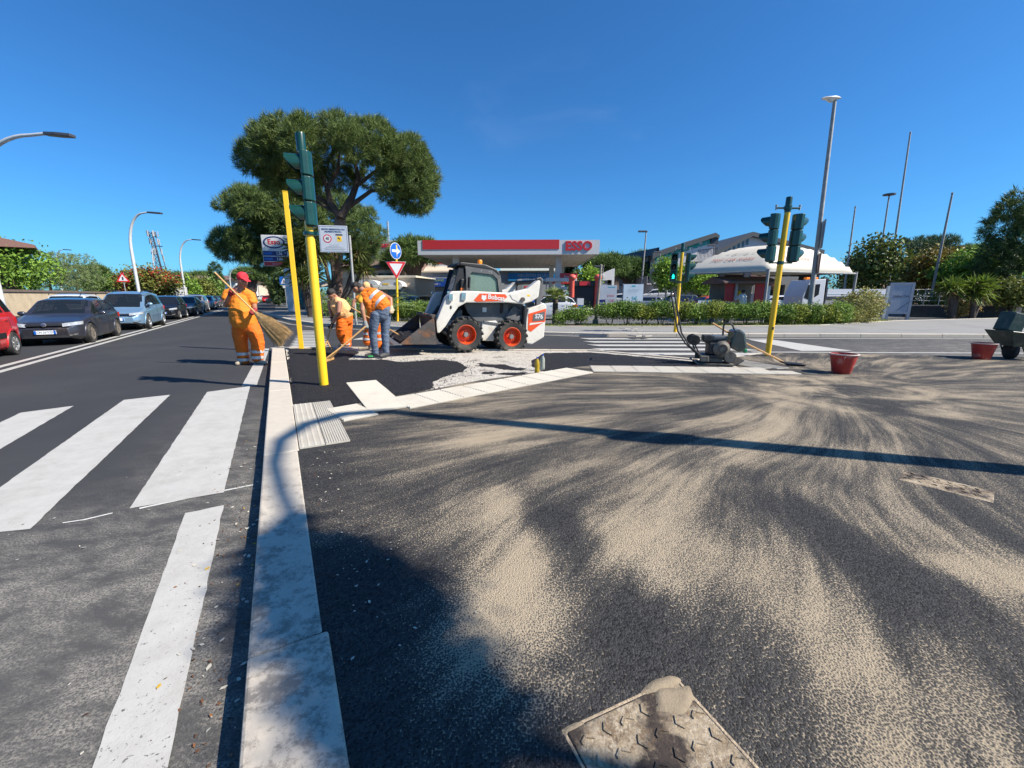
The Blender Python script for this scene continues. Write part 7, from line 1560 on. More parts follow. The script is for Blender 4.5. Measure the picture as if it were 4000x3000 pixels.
# ---------------------------------------------------------------- truck
Y = 28.5; a = dep(3128, 1210, Y); t = thing('truck', 'white flatbed truck parked behind the hedge, its cab under the tent edge', 'truck', (a.x, Y, 0)); tw = mat('truck_white', (.62, .64, .68), .5, var=.05); zt = dep(3160, 1090, Y).z
k = MB(); k.prism_y([(.0, .7), (.0, 1.4), (.18, zt - .55), (.4, zt - .05), (1.4, zt), (1.45, .7)], 0, 2.0); k.build('cab', tw, t, bevel=.03)
k = MB(); k.prism_y([(.1, 1.3), (.26, zt - .38), (1.05, zt - .32), (1.05, 1.5), (.5, 1.15)], -.014, .0); k.build('side_window', mat('cab_dark', (.012, .014, .018), .4, spec=.2), t)
pt('headboard', ink_m, (1.5, 0, .8), (1.58, 2, zt + .05)); pt('beacon', MATS['beacon_orange'], (.5, .6, zt), (.75, .9, zt + .14), bevel=.03); pt('beacon', MATS['beacon_orange'], (1.05, .6, zt), (1.3, .9, zt + .14), bevel=.03)
zb = dep(3300, 1158, Y).z; zt2 = dep(3300, 1132, Y).z
for x0, x1 in ((1.62, 4.05), (4.22, 6.6)): pt('drop_side', tw, (x0, 0, zb), (x1, .05, zt2 + .05)); pt('side_rib', tw, (x0, -.012, zb + .15), (x1, 0, zb + .19))
pt('stake', ink_m, (4.06, -.02, zb - .1), (4.2, .08, zt2 + .08)); pt('stake', ink_m, (6.6, -.02, zb - .1), (6.72, .08, zt2 + .1)); pt('bed', ink_m, (1.6, 0, zb - .18), (6.7, 2.0, zb)); pt('chassis', ink_m, (.2, .4, .45), (6.5, 1.6, .75)); pt('fuel_tank', lb_m, (2.0, .0, .35), (3.2, .4, .8), bevel=.08)
for x in (.75, 5.2):
    for y, s_ in ((.15, -1), (1.85, 1)): make_wheel(t, x, y, .42, s_, 8)
# grey lettered sign frame
Y = 24.0; a = dep(3502, 1250, Y); t = thing('sign_frame', 'tall grey shop sign frame with dark lettering standing at the footway edge', 'sign', (a.x, Y, .02), R(-14)); zs = dep(3515, 1105, Y).z; w_ = .44
sg = mat('frame_grey', (.22, .25, .31), .5, .2, var=.08); pt('panel', mat('panel_greyblue', (.24, .28, .36), .5, var=.08), (-w_, .02, .5), (w_, .08, zs - .1)); pt('upright', sg, (-w_ - .14, 0, 0), (-w_, .12, zs)); pt('upright', sg, (w_, 0, 0), (w_ + .14, .12, zs)); pt('top_rail', sg, (-w_, 0, zs - .12), (w_, .12, zs)); pt('bottom_rail', sg, (-w_, 0, .4), (w_, .12, .52)); lettering('lettering', 'TABACCHI', .165, ink_m, t, (0, .015, zs * .64), sx=.98); pt('white_pole', white_m, (-w_ - .42, -.3, 0), (-w_ - .3, -.18, 1.95))
k = MB(); k.tube([(-.1, .0, .55), (.35, .0, 1.0), (.72, .0, 1.25)], .008, 4); k.build('cable', ink_m, t)
# ---------------------------------------------------------------- right side: low wall, fence, far houses
lw = mat('dark_wall', (.055, .052, .05), .9, var=.3, scale=3); a, b_ = dep(3540, 1212, 29), dep(4100, 1218, 27); a.z = b_.z = 0; d = b_ - a; t = thing('low_wall', 'low dark boundary wall with wire fence behind the right road', 'wall', a, math.atan2(d.y, d.x)); L_ = d.length
pt('wall', lw, (0, 0, 0), (L_, .25, .75)); pt('coping', MATS['wall_coping'], (0, -.03, .75), (L_, .28, .81)); pt('gate_pier', mat('pier_beige', (.42, .34, .27), .8), (L_ * .74, -.15, 0), (L_ * .80, .4, .95)); pt('pier_cap', MATS['wall_coping'], (L_ * .73, -.2, .95), (L_ * .81, .45, 1.02))
for i in range(9): x = L_ * i / 9 + .1; k = MB(); k.lathe([(.025, .8), (.025, 1.9)], 6); k.build('fence_post', steel_m, t, loc=(x, .12, 0))
for z_ in (1.1, 1.4, 1.85): k = MB(); k.tube([(0, .12, z_), (L_, .12, z_)], .008, 4); k.build('fence_wire', steel_m, t)
for i, (x, y, Y, hw, cm) in enumerate(((3525, 1045, 60, 3.2, mat('peach_wall', (.55, .36, .26), .8)), (3640, 1090, 75, 5, stucco), (3840, 1095, 70, 5, beige))):
    q = dep(x, y, Y); t = bld('house', ('peach house with red roof behind the flagpoles', 'pale house behind the cedar', 'beige house behind the right trees')[i], 'house', (q.x, Y, 0)); pt('wall', cm, (-hw, 0, 0), (hw, 6, q.z)); k = MB(); k.prism_x([(-.6, q.z - .1), (-.6, q.z + .15), (3, q.z + 1.3), (6.6, q.z + .15), (6.6, q.z - .1)], -hw - .5, hw + .5); k.build('roof', mat('red_tiles', (.30, .09, .05), .8, var=.25, scale=4), t); windows(t, [(-hw * .6, q.z - 1.9, -hw * .3, q.z - .7), (hw * .2, q.z - 1.9, hw * .5, q.z - .7)], 0)
# ---------------------------------------------------------------- left side: boundary wall, brown house, white board
wall_m = mat('tufa_wall', (.52, .42, .29), .9, var=.14, scale=1.2, dirt=(.3, .24, .17), dirtamt=.3, dscale=1.5, bump=.3, bscale=12)
A = at(9, 1131, 1.85); B = at(440, 1141, 1.85); A.z = B.z = 0; d = (B - A).normalized(); A2 = A - d * 12; L_ = (B - A2).length + 12; t = thing('boundary_wall', 'long cream boundary wall with dark coping behind the queue', 'wall', A2, math.atan2(d.y, d.x))
for i in range(int(L_ / 3) + 1):
    pt('wall_panel', wall_m, (i * 3 + .015, 0, 0), (min(i * 3 + 3, L_), .3, 1.7))
pt('coping', mat('coping_brown', (.16, .12, .10), .85, var=.25), (-.1, -.08, 1.7), (L_, .38, 1.87))
Y = 38.; c0 = dep(140, 962, Y); t = bld('brown_house', 'brown villa with wide eaves at the left edge', 'house', (c0.x, Y, 0), R(46)); z0 = c0.z
k = MB(); k.prism_y([(0, z0 - .25), (0, z0), (-3.6, z0 + .85), (-7.5, z0 + 1.0), (-7.5, z0 - .3), (-3.4, z0 - .3)], -1.5, 7); k.build('eaves', mat('eave_brown', (.17, .09, .075), .8), t)
pt('brick_wall', brown_m, (-9, 0, 0), (-1.7, 7, z0 - .2)); pt('upper_wall', mat('peach_stucco', (.55, .38, .28), .85), (-9, 1, z0 + .6), (-4.6, 7, z0 + 2.0)); k = MB(); k.prism_y([(-3.9, z0 + 1.15), (-3.9, z0 + 1.3), (-5, z0 + 1.6), (-9, z0 + 1.6), (-9, z0 + 1.1)], -.2, 3); k.build('upper_eaves', MATS['eave_brown'], t); pt('chimney', MATS['peach_stucco'], (-5.9, 2, z0 + 2.0), (-5.3, 2.7, z0 + 3.2))
for i in range(4): pt('rafter', MATS['peach_stucco'], (-2.3 - i * .5, -1.2, z0 - .7), (-2.1 - i * .5, .1, z0 - .35))
windows(t, [(-6.2, z0 + .75, -5.0, z0 + 1.1)], 1)
q = dep(700, 1137, 58); t = thing('white_board', 'white notice board standing behind the black cars', 'board', (q.x, 58, 0), R(20)); w_ = .9; pt('panel', wsign_m, (-w_, 0, .6), (w_, .06, dep(700, 1121, 58).z)); pt('leg', steel_m, (-w_, .07, 0), (-w_ + .1, .15, 1.4)); pt('leg', steel_m, (w_ - .1, .07, 0), (w_, .15, 1.4)); pt('print', mat('small_print', (.28, .3, .34), .5), (-.6, -.01, 1.5), (.6, 0, 1.6)); pt('print', MATS['small_print'], (-.6, -.01, 1.2), (.5, 0, 1.3))
for i, (x, y, Y, hw) in enumerate(((430, 1102, 85, 4), (760, 1095, 95, 9), (910, 1105, 120, 7), (1068, 1128, 125, 7))):
    q = dep(x, y, Y); t = bld('house', ('low white villa behind the warning sign', 'low villa left of the cypress', 'grey roofed villa right of the cypress', 'red roofed house beyond the roundabout')[i], 'house', (q.x, Y, 0)); pt('wall', stucco if i != 2 else beige, (-hw, 0, 0), (hw, 8, q.z)); k = MB(); k.prism_x([(-.8, q.z - .1), (-.8, q.z + .15), (4, q.z + 1.2), (8.8, q.z + .15), (8.8, q.z - .1)], -hw - .6, hw + .6); k.build('roof', MATS['red_tiles'] if i == 3 else tile_r, t); windows(t, [(-hw * .6, q.z - 1.9, -hw * .4, q.z - .7), (hw * .1, q.z - 1.9, hw * .3, q.z - .7)], 0)
# roundabout island far along the road
q = at(1040, 1180); k = MB(); k.lathe([(9, 0), (9, .22), (8.8, .25)], 48, caps=True); k.build('roundabout_kerb', kerb_m, None, loc=(q.x - 2, q.y, 0)); tag(bpy.data.objects['roundabout_kerb'], kind='structure')
k = MB(); k.lathe([(8.6, .2), (6, .5), (.1, .7)], 48, caps=False); o = k.build('roundabout_lawn', flatmat('lawn', (.05, .085, .02), (.09, .13, .035), .8), None, loc=(q.x - 2, q.y, .06)); tag(o, kind='structure')
q = dep(1170, 1125, 36); t = thing('vertical_banner', 'tall dark banner with teal vertical lettering among the tree trunks', 'banner', (q.x, 36, 0)); zt = dep(1170, 1075, 36).z; pt('cloth', mat('banner_dark', (.02, .05, .06), .7), (-.3, 0, .3), (.3, .05, zt)); lettering('lettering', 'OFFICINE', .42, mat('teal_letters', (.015, .30, .27), .5), t, (0, -.01, zt * .55), (R(90), R(-90), 0)); pt('pole', steel_m, (.3, 0, 0), (.36, .06, zt + .2))
# ---------------------------------------------------------------- vegetation
import numpy as np
bark_m = mat('pine_bark', (.20, .12, .085), .9, var=.45, scale=5, bump=1., bscale=9); bark_d = mat('dark_bark', (.07, .05, .04), .9, var=.4, scale=6, bump=.8, bscale=12)
def fast_mesh(name, V, m_):
    """V: (n, k, 3) array, n polygons of k corners"""
    n, k = V.shape[:2]; me = bpy.data.meshes.new(name); me.vertices.add(n * k); me.vertices.foreach_set('co', V.reshape(-1).astype(np.float32))
    me.loops.add(n * k); me.loops.foreach_set('vertex_index', np.arange(n * k, dtype=np.int32)); me.polygons.add(n)
    me.polygons.foreach_set('loop_start', np.arange(0, n * k, k, dtype=np.int32)); me.polygons.foreach_set('loop_total', np.full(n, k, dtype=np.int32))
    me.update(); me.validate(); me.materials.append(m_); return me
def unit(a): return a / np.maximum(1e-9, np.linalg.norm(a, axis=-1, keepdims=True))
def shell(rg, lobes, n):
    """points and outward normals on the shells of many ellipsoids, kept where no other lobe covers them"""
    c = np.array([l[0] for l in lobes]); r = np.array([l[1] if isinstance(l[1], (tuple, list)) else (l[1],) * 3 for l in lobes]); ar = (r[:, 0] * r[:, 1] + r[:, 0] * r[:, 2] + r[:, 1] * r[:, 2]); ar = ar / ar.sum()
    idx = rg.choice(len(lobes), size=n, p=ar); d = unit(rg.normal(size=(n, 3))); rad = 1 - .28 * rg.random(n) ** 2.2
    p = c[idx] + d * r[idx] * rad[:, None]; nn = unit(d / r[idx])
    cov = np.zeros(n, bool)
    for j in range(len(lobes)): cov |= ((((p - c[j]) / r[j]) ** 2).sum(1) < .5) & (idx != j)
    return p[~cov], nn[~cov]
def needles(rg, p, nn, k, L, w_, spread=.9, lift=.25):
    n = len(p); P = np.repeat(p, k, 0); N = np.repeat(nn, k, 0); D = unit(N + spread * rg.normal(size=(n * k, 3)) + np.array([0, 0, lift])); S = unit(np.cross(D, rg.normal(size=(n * k, 3)))); ln = (L * rg.uniform(.6, 1.15, (n * k, 1)))
    o = P + rg.normal(size=P.shape) * L * .22
    return np.stack([o - S * w_ * .5, o + S * w_ * .5, o + D * ln], 1)
def leaves(rg, p, nn, k, s_, spread=.9, aspect=.55, droop=0.):
    n = len(p); P = np.repeat(p, k, 0) + rg.normal(size=(n * k, 3)) * s_ * 1.1; N = unit(np.repeat(nn, k, 0) + spread * rg.normal(size=(n * k, 3)) + np.array([0, 0, .3 - droop])); A = unit(np.cross(N, rg.normal(size=(n * k, 3)))); B = np.cross(N, A); L = s_ * rg.uniform(.6, 1.3, (n * k, 1)); W_ = L * aspect
    return np.stack([P - A * L * .5, P + B * W_ * .5 - A * L * .05, P + A * L * .5, P - B * W_ * .5 - A * L * .05], 1)
SEED = [10]
def crown(kind, lobes, n, m_, parent, k=14, size=.3, w_=.03, name='crown', spread=.9, aspect=.55, lift=.25, kindtag=False):
    SEED[0] += 1; rg = np.random.default_rng(SEED[0]); p, nn = shell(rg, lobes, n)
    V = needles(rg, p, nn, k, size, w_, spread, lift) if kind == 'needle' else leaves(rg, p, nn, k, size, spread, aspect)
    return link(name, fast_mesh(name, V, m_), None, parent)
def limb(parent, path, r, m_=None, name='trunk', n=10):
    k = MB(); pts = [Vector(q) for q in path]; out = []; 
    for i, p in enumerate(pts): out.append(p + Vector((noise.noise(p * 1.3), noise.noise(p * 1.3 + Vector((5, 1, 2))), 0)) * (.05 * (r[i] if isinstance(r, (list, tuple)) else r) * 4 * (i > 0)))
    k.tube(out, r, n); return k.build(name, m_ or bark_m, parent, smooth=True)
def dome(c, rx, ry, rz, nl, rl, seed, low=-.25, jit=.2):
    rr = random.Random(seed); out = []
    for i in range(nl):
        z = low + (1 - low) * (i + .5) / nl; a = i * 2.39996 + rr.uniform(-.3, .3); q = math.sqrt(max(0, 1 - z * z)) if z > 0 else math.sqrt(max(.1, 1 - (z / .6) ** 2)) 
        s_ = rl * rr.uniform(.75, 1.3); out.append(((c[0] + rx * q * math.cos(a) * (1 + jit * rr.uniform(-1, .4)), c[1] + ry * q * math.sin(a), c[2] + rz * z), (s_, s_, s_ * .78)))
    return out
def tree(name, label, base, group=None, cat='tree'): return thing(name, label, cat, base, 0, group)
pine_l = leafmat('pine_needles', (0.10, 0.15, 0.045), .5, .2); pine_d = leafmat('pine_needles_dark', (0.1, 0.155, 0.05), .45, .15); pine_f = leafmat('pine_far', (0.105, 0.173, 0.0525), .4, .2)
# the great umbrella pine
Y = 30.; b0 = dep(1312, 1154, Y); b0.z = 0; t = tree('umbrella_pine', 'large umbrella pine rising behind the near traffic light', b0)
def L_(x, y, dy=0.): return tuple(dep(x, y, Y + dy) - b0)
mpx = Y * 1.02 / FPX
lob = dome(L_(1328, 632, .8), 278 * mpx, 4.0, 96 * mpx, 60, .88, 3, low=-.3, jit=.12)
lob += dome(L_(1600, 745), 88 * mpx, 1.8, 52 * mpx, 16, .7, 5, low=-.9) + dome(L_(1620, 660, 0), 50 * mpx, 1.6, 55 * mpx, 8, .85, 8, low=-.8) + dome(L_(1050, 650, 0), 50 * mpx, 1.6, 45 * mpx, 9, .85, 9, low=-.9) + dome(L_(1150, 715, 1), 95 * mpx, 2, 28 * mpx, 9, .7, 12, low=-.9)
crown('needle', lob, 8500, pine_l, t, 24, .4, .032, spread=.75, lift=.35)
limb(t, [(0, 0, -.2), L_(1316, 1150), L_(1318, 1000), L_(1322, 900), L_(1330, 850)], [.42, .38, .36, .36, .34], n=14)
for path, r_ in (([(1330, 850), (1290, 790), (1275, 720), (1230, 640)], [.26, .2, .15, .08]), ([(1330, 850), (1375, 770), (1400, 700), (1380, 600)], [.28, .22, .17, .08]), ([(1360, 810), (1450, 745), (1540, 740), (1610, 720)], [.17, .13, .1, .05]), ([(1290, 800), (1215, 755), (1140, 705), (1050, 640)], [.16, .12, .09, .05]), ([(1400, 720), (1480, 660), (1560, 610)], [.14, .1, .05]), ([(1280, 740), (1320, 660), (1330, 560)], [.13, .1, .05]), ([(1310, 830), (1240, 790), (1190, 740), (1150, 690)], [.12, .1, .08, .05])):
    limb(t, [L_(x, y, .4 * math.sin(i + x)) for i, (x, y) in enumerate(path)], r_, bark_d, 'limb', 8)
# dense pine behind it
Y = 43.; b0 = dep(1215, 1154, Y); b0.z = 0; t = tree('umbrella_pine', 'dense darker pine with rounded clumps left of the great pine', b0); mpx = Y * 1.02 / FPX
lob = dome(L_(1035, 825), 125 * mpx, 3.2, 62 * mpx, 22, 1.3, 21, low=-.8) + dome(L_(970, 965), 82 * mpx, 2.4, 50 * mpx, 16, 1.1, 22, low=-.9) + dome(L_(1010, 1010), 55 * mpx, 2, 28 * mpx, 8, .8, 23, low=-.9) + dome(L_(1180, 880, 1), 130 * mpx, 3.2, 80 * mpx, 22, 1.4, 24, low=-.8) + dome(L_(1400, 910, 2), 75 * mpx, 3, 85 * mpx, 18, 1.2, 25, low=-.9) + dome(L_(1290, 830, 2), 70 * mpx, 2.4, 50 * mpx, 9, 1.2, 26, low=-.9) + dome(L_(1100, 970, 1), 60 * mpx, 2, 45 * mpx, 9, 1., 27, low=-.9)
crown('needle', [(c, tuple(q * .8 for q in r_)) for c, r_ in lob], 7500, pine_d, t, 24, .5, .046, spread=.55, lift=.4)
limb(t, [(0, 0, -.2), L_(1200, 1100), L_(1160, 1000), L_(1100, 930), L_(1050, 850)], [.4, .38, .32, .26, .12], bark_d)
limb(t, [L_(1170, 1030), L_(1260, 940), L_(1390, 930)], [.3, .22, .1], bark_d, 'limb')
# yuccas below the great pine
yuc_m = leafmat('yucca_blades', (0.09, 0.128, 0.0375), .5, .15); dry_m = leafmat('yucca_dry', (.25, .17, .08), .4, .1)
def yucca(label, px_, Y, heads, L=.9, k=110, name='yucca', bm=None, w_=.05):
    b0 = dep(px_, 1154, Y); b0.z = 0; t = tree(name, label, b0, cat='yucca' if name == 'yucca' else 'palm')
    for (x, y) in heads:
        SEED[0] += 1; rg = np.random.default_rng(SEED[0]); c = np.array(dep(x, y, Y) - b0); d = unit(rg.normal(size=(k, 3)) * np.array([1, 1, .9]) + np.array([0, 0, .35])); ln = L * rg.uniform(.75, 1.1, (k, 1)); S = unit(np.cross(d, np.array([0, 0, 1.]) + rg.normal(size=(k, 3)) * .2)); o = c + rg.normal(size=(k, 3)) * .08
        dr = np.array([0, 0, -1.]) * ln * .12; V = np.stack([o - S * w_ * .4, o + S * w_ * .4, o + d * ln * .55 + S * w_ * .5, o + d * ln + dr, o + d * ln * .55 - S * w_ * .5], 1)
        link('rosette', fast_mesh('rosette', V, bm or yuc_m), None, t)
        k2 = k // 3; d = unit(rg.normal(size=(k2, 3)) * np.array([.6, .6, .3]) + np.array([0, 0, -1.])); o = np.repeat(c[None], k2, 0) + rg.normal(size=(k2, 3)) * .1; S = unit(np.cross(d, rg.normal(size=(k2, 3)))); V = np.stack([o - S * .03, o + S * .03, o + d * L * .8], 1); link('dry_skirt', fast_mesh('dry_skirt', V, dry_m), None, t)
        limb(t, [(0, 0, 0), Vector(c) * .5 + Vector((.1, 0, 0)), Vector(c)], [.16, .13, .11], bark_d)
    return t
yucca('tall yucca with hanging dry leaves behind the two yellow posts', 1205, 27, [(1165, 965), (1215, 940), (1195, 1010), (1240, 985), (1150, 1040)], 1.15, 130)
yucca('tall yucca beside the notice board', 1300, 28.5, [(1262, 1000), (1400, 985), (1385, 1030), (1420, 1050), (1290, 960)], 1.1, 120)
yucca('yucca with twin heads right of the great pine trunk', 1245, 26, [(1225, 1075), (1180, 1085)], 1.0, 100)
# fan palm and feathery palm
def fan_palm(label, px_, py_, Y, h, nl=34, L=.75):
    b0 = at(px_, py_, .11) if Y is None else dep(px_, py_, Y); t = tree('fan_palm', label, b0, cat='palm'); c = np.array((0, 0, h)); Vs = []
    SEED[0] += 1; rg = np.random.default_rng(SEED[0])
    for i in range(nl):
        a = i * 2.4; el = rg.uniform(-.25, 1.25); d = np.array((math.cos(a) * math.cos(el), math.sin(a) * math.cos(el), math.sin(el))); base = c + d * L * .45; side = unit(np.cross(d, (0, 0, 1.)))
        upv = np.cross(side, d)
        for j in range(13):
            f_ = (j - 6) / 6; q = unit(d * math.cos(f_ * 1.25) + side * math.sin(f_ * 1.25)); s2 = unit(np.cross(q, upv)); ln = L * (.62 - .18 * abs(f_)); tip = base + q * ln - np.array((0, 0, .08 * ln)); Vs.append([base - s2 * .006, base + q * ln * .5 - s2 * .022, tip, base + q * ln * .5 + s2 * .022])
    link('fronds', fast_mesh('fronds', np.array(Vs), leafmat('palm_green', (0.195, 0.255, 0.0825), .4, .3)), None, t)
    k = MB()
    for i in range(nl): a = i * 2.4; k.tube([(0, 0, h - .05), (.2 * math.cos(a), .2 * math.sin(a), h + .12)], .012, 4)
    k.build('stalks', leafmat('palm_stalk', (0.21, 0.24, 0.09), .2, .1), t)
    k = MB(); n_ = 14; k.tube([(0, 0, h * i / n_) for i in range(n_ + 1)], [.14 - .02 * i / n_ + .018 * (i % 2) for i in range(n_ + 1)], 10); k.build('trunk', bark_d, t, smooth=True)
    return t
fan_palm('low fan palm in the verge right behind the loader', 2168, 1262, None, 1.15)
q = at(1500, 1262, .11)
def feather(label, base, h, n, L, seed):
    t = tree('feather_palm', label, base, cat='palm'); Vs = []; rg = np.random.default_rng(seed); c = np.array((0, 0, h)); k = MB()
    for i in range(n):
        a = i * 2.4; el = rg.uniform(.35, 1.25); h0 = np.array((math.cos(a), math.sin(a), 0)); pts = [c + (h0 * math.cos(el) + np.array((0, 0, math.sin(el)))) * L * f_ + np.array((0, 0, -.5 * L * f_ ** 2.2)) + h0 * .25 * L * f_ ** 2 for f_ in np.linspace(0, 1, 12)]
        k.tube([Vector(p) for p in pts], [.015 - .001 * j for j in range(12)], 4)
        for j in range(1, 11):
            for s_ in (-1, 1):
                d = unit(pts[j + 1] - pts[j]); sd_ = unit(np.cross(d, (0, 0, 1.))) * s_
                for e in (0, .5): o = pts[j] + (pts[j + 1] - pts[j]) * e; tip = o + (sd_ * .8 + d * .6) * L * .26 * (1 - .5 * j / 11) + np.array((0, 0, -.04)); Vs.append([o, o + d * .03, tip])
    link('leaflets', fast_mesh('leaflets', np.array(Vs), leafmat('feather_green', (0.15, 0.255, 0.09), .4, .25)), None, t); k.build('rachis', MATS['palm_stalk'], t)
    k = MB(); k.lathe([(.2, 0), (.24, h * .5), (.12, h + .1)], 10); k.build('stem', bark_d, t, smooth=True)
feather('feathery palm spreading behind the two stooping workers', dep(1500, 1240, 21) * 1, .5, 26, 2.2, 5)
bpy.data.objects['feather_palm'].location.z = .1
# hedges: every bush a thing
hedge_m = leafmat('hedge_leaf', (0.15, 0.255, 0.0525), .55, .3); hedge_y = leafmat('variegated_leaf', (.26, .27, .10), .5, .3)
hedge_v = [hedge_m, leafmat('hedge_leaf_dark', (.10, .19, .04), .55, .3), leafmat('hedge_leaf_yellow', (.2, .26, .05), .55, .3)]
def bush(label, x, y, w_, h, d=.45, m_=hedge_m, n=900, size=.085, group=None, stems=4, z=.115, low=.28, name='hedge_bush'):
    t = tree(name, label, (x, y, z), group, cat='bush'); rr = random.Random(int(x * 91 + y * 7)); lob = []
    for i in range(9): lob.append(((w_ * (-.42 + .105 * i), rr.uniform(-d, d) * .4, h * (low + (1 - low) * (.55 + rr.uniform(-.14, .12)))), (w_ * .27 * rr.uniform(.85, 1.2), d * .62, h * (1 - low) * .44)))
    crown('leaf', lob, n, m_, t, 5, size, spread=1.0, aspect=.6, name='foliage')
    for i in range(stems): a = rr.uniform(-1, 1); limb(t, [(a * .12, rr.uniform(-.05, .05), 0), (a * w_ * .22, 0, h * .3), (a * w_ * .4, rr.uniform(-.1, .1), h * .62)], [.022, .016, .009], bark_d, 'stem', 5)
    return t
GH = 'bushes of the clipped hedge'
A, B = Vector((4.6, 19.55, 0)), Vector((11.3, 19.7, 0)); names = ['first bush of the right hedge, beside the old concrete post', 'second bush of the right hedge', 'third bush of the right hedge', 'fourth bush of the right hedge', 'fifth bush of the right hedge, left of the lit traffic light', 'sixth bush of the right hedge, behind the lit traffic light', 'seventh bush of the right hedge', 'eighth bush of the right hedge', 'ninth bush of the right hedge', 'tenth bush of the right hedge', 'eleventh bush of the right hedge', 'twelfth bush of the right hedge', 'thirteenth bush of the right hedge', 'fourteenth bush of the right hedge', 'last bush at the right end of the clipped hedge']
for i in range(15):
    f_ = i / 14; x = 4.55 + (15.6 - 4.55) * f_; y = 19.5 + (.0 if x < 10.5 else (x - 10.5) * .13); bush(names[i], x, y, 1.02, .9 + .07 * math.sin(i * 2.3) - (.05 if i > 10 else 0), m_=hedge_v[(i * 7 + i // 3) % 3], group=GH, low=.36 if i < 10 else .1, n=1000)
bush('small bush with yellow spots right of the low palm', 3.05, 19.45, .8, .78, group=GH, n=700); bush('smallest bush beside the low palm', 2.3, 19.5, .45, .55, group=GH, n=400)
for i in range(5): x = -7.2 + i * .95; bush(['left hedge bush behind the workers', 'second bush of the left hedge', 'third bush of the left hedge, behind the give-way sign', 'fourth bush of the left hedge', 'last bush of the left hedge, behind the loader'][i], x, 23.2 - .35 * i * .9, 1.15, .95, group='bushes of the left hedge', low=.08, n=1000)
bush('large variegated yellow bush at the end of the hedge', 17.5, 21.3, 1.6, 1.5, .8, hedge_y, 1300, .11, low=.05, name='variegated_bush'); bush('small low bush before the variegated one', 16.5, 20.6, .8, .6, m_=hedge_y, n=260, name='variegated_bush')
# grass along the verge
rg = np.random.default_rng(77); n_ = 9000; vp = [(p.x, p.y) for p in verge]; pts = []
while len(pts) < n_:
    x, y = rg.uniform(-8, 21), rg.uniform(18, 25)
    if inside((x, y), vp) and (noise.noise((x * .9, y * .9, 3)) > -.25): pts.append((x, y, .115))
p = np.array(pts); D = unit(rg.normal(size=(n_, 3)) * .5 + np.array([0, 0, 1.])); S = unit(np.cross(D, rg.normal(size=(n_, 3)))); o = link('verge_grass', fast_mesh('verge_grass', np.stack([p - S * .012, p + S * .012, p + D * rg.uniform(.04, .14, (n_, 1))], 1), leafmat('grass_blade', (0.165, 0.225, 0.0525), .5, .3))); tag(o, kind='stuff')
# generic trees
def broad(name, label, px_, Y, w_, top, bot, m_, n=1500, k=6, size=.22, kind='leaf', nl=26, rl=None, seed=1, trunk=.14, tm=None, cx=None, group=None, spread=.9, flat=1., nw=.035, z0=0.):
    b0 = dep(px_, 1154, Y); b0.z = z0; t = tree(name, label, b0, group); c0 = dep(cx or px_, (top + bot) / 2, Y) - b0; rz = (bot - top) / 2 / FPX * Y * 1.0; rx = w_ / 2 / FPX * Y; rl = rl or min(rx, rz) * .42
    lob = dome(c0, rx - rl * .6, (rx - rl * .6) * .8, rz - rl * .5, nl, rl, seed, low=-.95); lob = [(c, (r_[0], r_[1], r_[2] * flat)) for c, r_ in lob]
    crown(kind, lob, n, m_, t, k, size, nw, spread=spread if kind == 'leaf' else min(spread, .6))
    limb(t, [(0, 0, -.1), Vector((c0.x * .3, 0, c0.z * .5)), Vector((c0.x, 0, c0.z))], [trunk, trunk * .8, trunk * .4], tm or bark_d); return t
g_bright = leafmat('leaf_bright', (0.165, 0.3, 0.0525), .45, .3); g_grey = leafmat('leaf_greygreen', (0.18, 0.247, 0.112), .35, .3); g_mid = leafmat('leaf_mid', (0.112, 0.195, 0.045), .45, .25); g_dark = leafmat('leaf_dark', (0.0525, 0.0975, 0.033), .5, .15); g_red = leafmat('oleander_flower', (.36, .035, .03), .3, .3); g_lime = leafmat('leaf_lime', (0.21, 0.36, 0.06), .5, .35); g_olive = leafmat('leaf_olive', (0.15, 0.18, 0.045), .5, .25)
# left bank
broad('shrub_tree', 'bright green leafy tree over the wall at the left edge', 20, 37, 260, 960, 1150, g_bright, 1700, 5, .3, cx=20, seed=31, nl=34)
broad('shrub_tree', 'feathery grey-green tree above the boundary wall', 195, 44, 200, 1000, 1150, g_grey, 2000, 8, .26, kind='needle', nw=.05, seed=32, nl=34); broad('shrub_tree', 'grey-green tree next to the first above the wall', 300, 50, 160, 1005, 1150, g_grey, 1600, 8, .26, kind='needle', nw=.05, seed=33)
broad('shrub_tree', 'low green shrub above the end of the wall', 385, 58, 130, 1075, 1150, g_mid, 900, 5, .25, seed=34); broad('shrub_tree', 'dark green shrub left of the warning sign', 470, 60, 110, 1095, 1155, g_mid, 700, 5, .25, seed=35)
for i, (x, w_) in enumerate(((530, 110), (615, 130))):
    t = broad('oleander', ('oleander with red flowers behind the lamp', 'largest red flowering oleander')[i], x, 47, w_, 1058, 1165, g_olive, 1000, 6, .28, seed=36 + i); b0 = t.location
    c0 = dep(x, 1105, 47) - b0; lob = dome(c0, w_ / 2 / FPX * 47, 1.2, 42 / FPX * 47, 12, .5, 50 + i, low=-.7); crown('leaf', lob, 260, g_red, t, 4, .22, name='blossom')
for i, (x, Y, w_, tp, m_) in enumerate(((735, 60, 60, 1105, g_bright), (775, 64, 90, 1100, g_olive), (815, 70, 90, 1098, g_mid), (850, 75, 60, 1108, g_mid), (455, 60, 120, 1085, g_dark), (690, 80, 150, 1075, g_dark))):
    broad('roadside_tree', ('small bright tree beside the far lamp', 'olive green tree behind the queue', 'green tree left of the cypress', 'low tree behind the cypress', 'dark trees behind the warning sign', 'dark tree behind the oleanders')[i], x, Y, w_, tp, 1165, m_, 700, 5, .4, seed=60 + i)
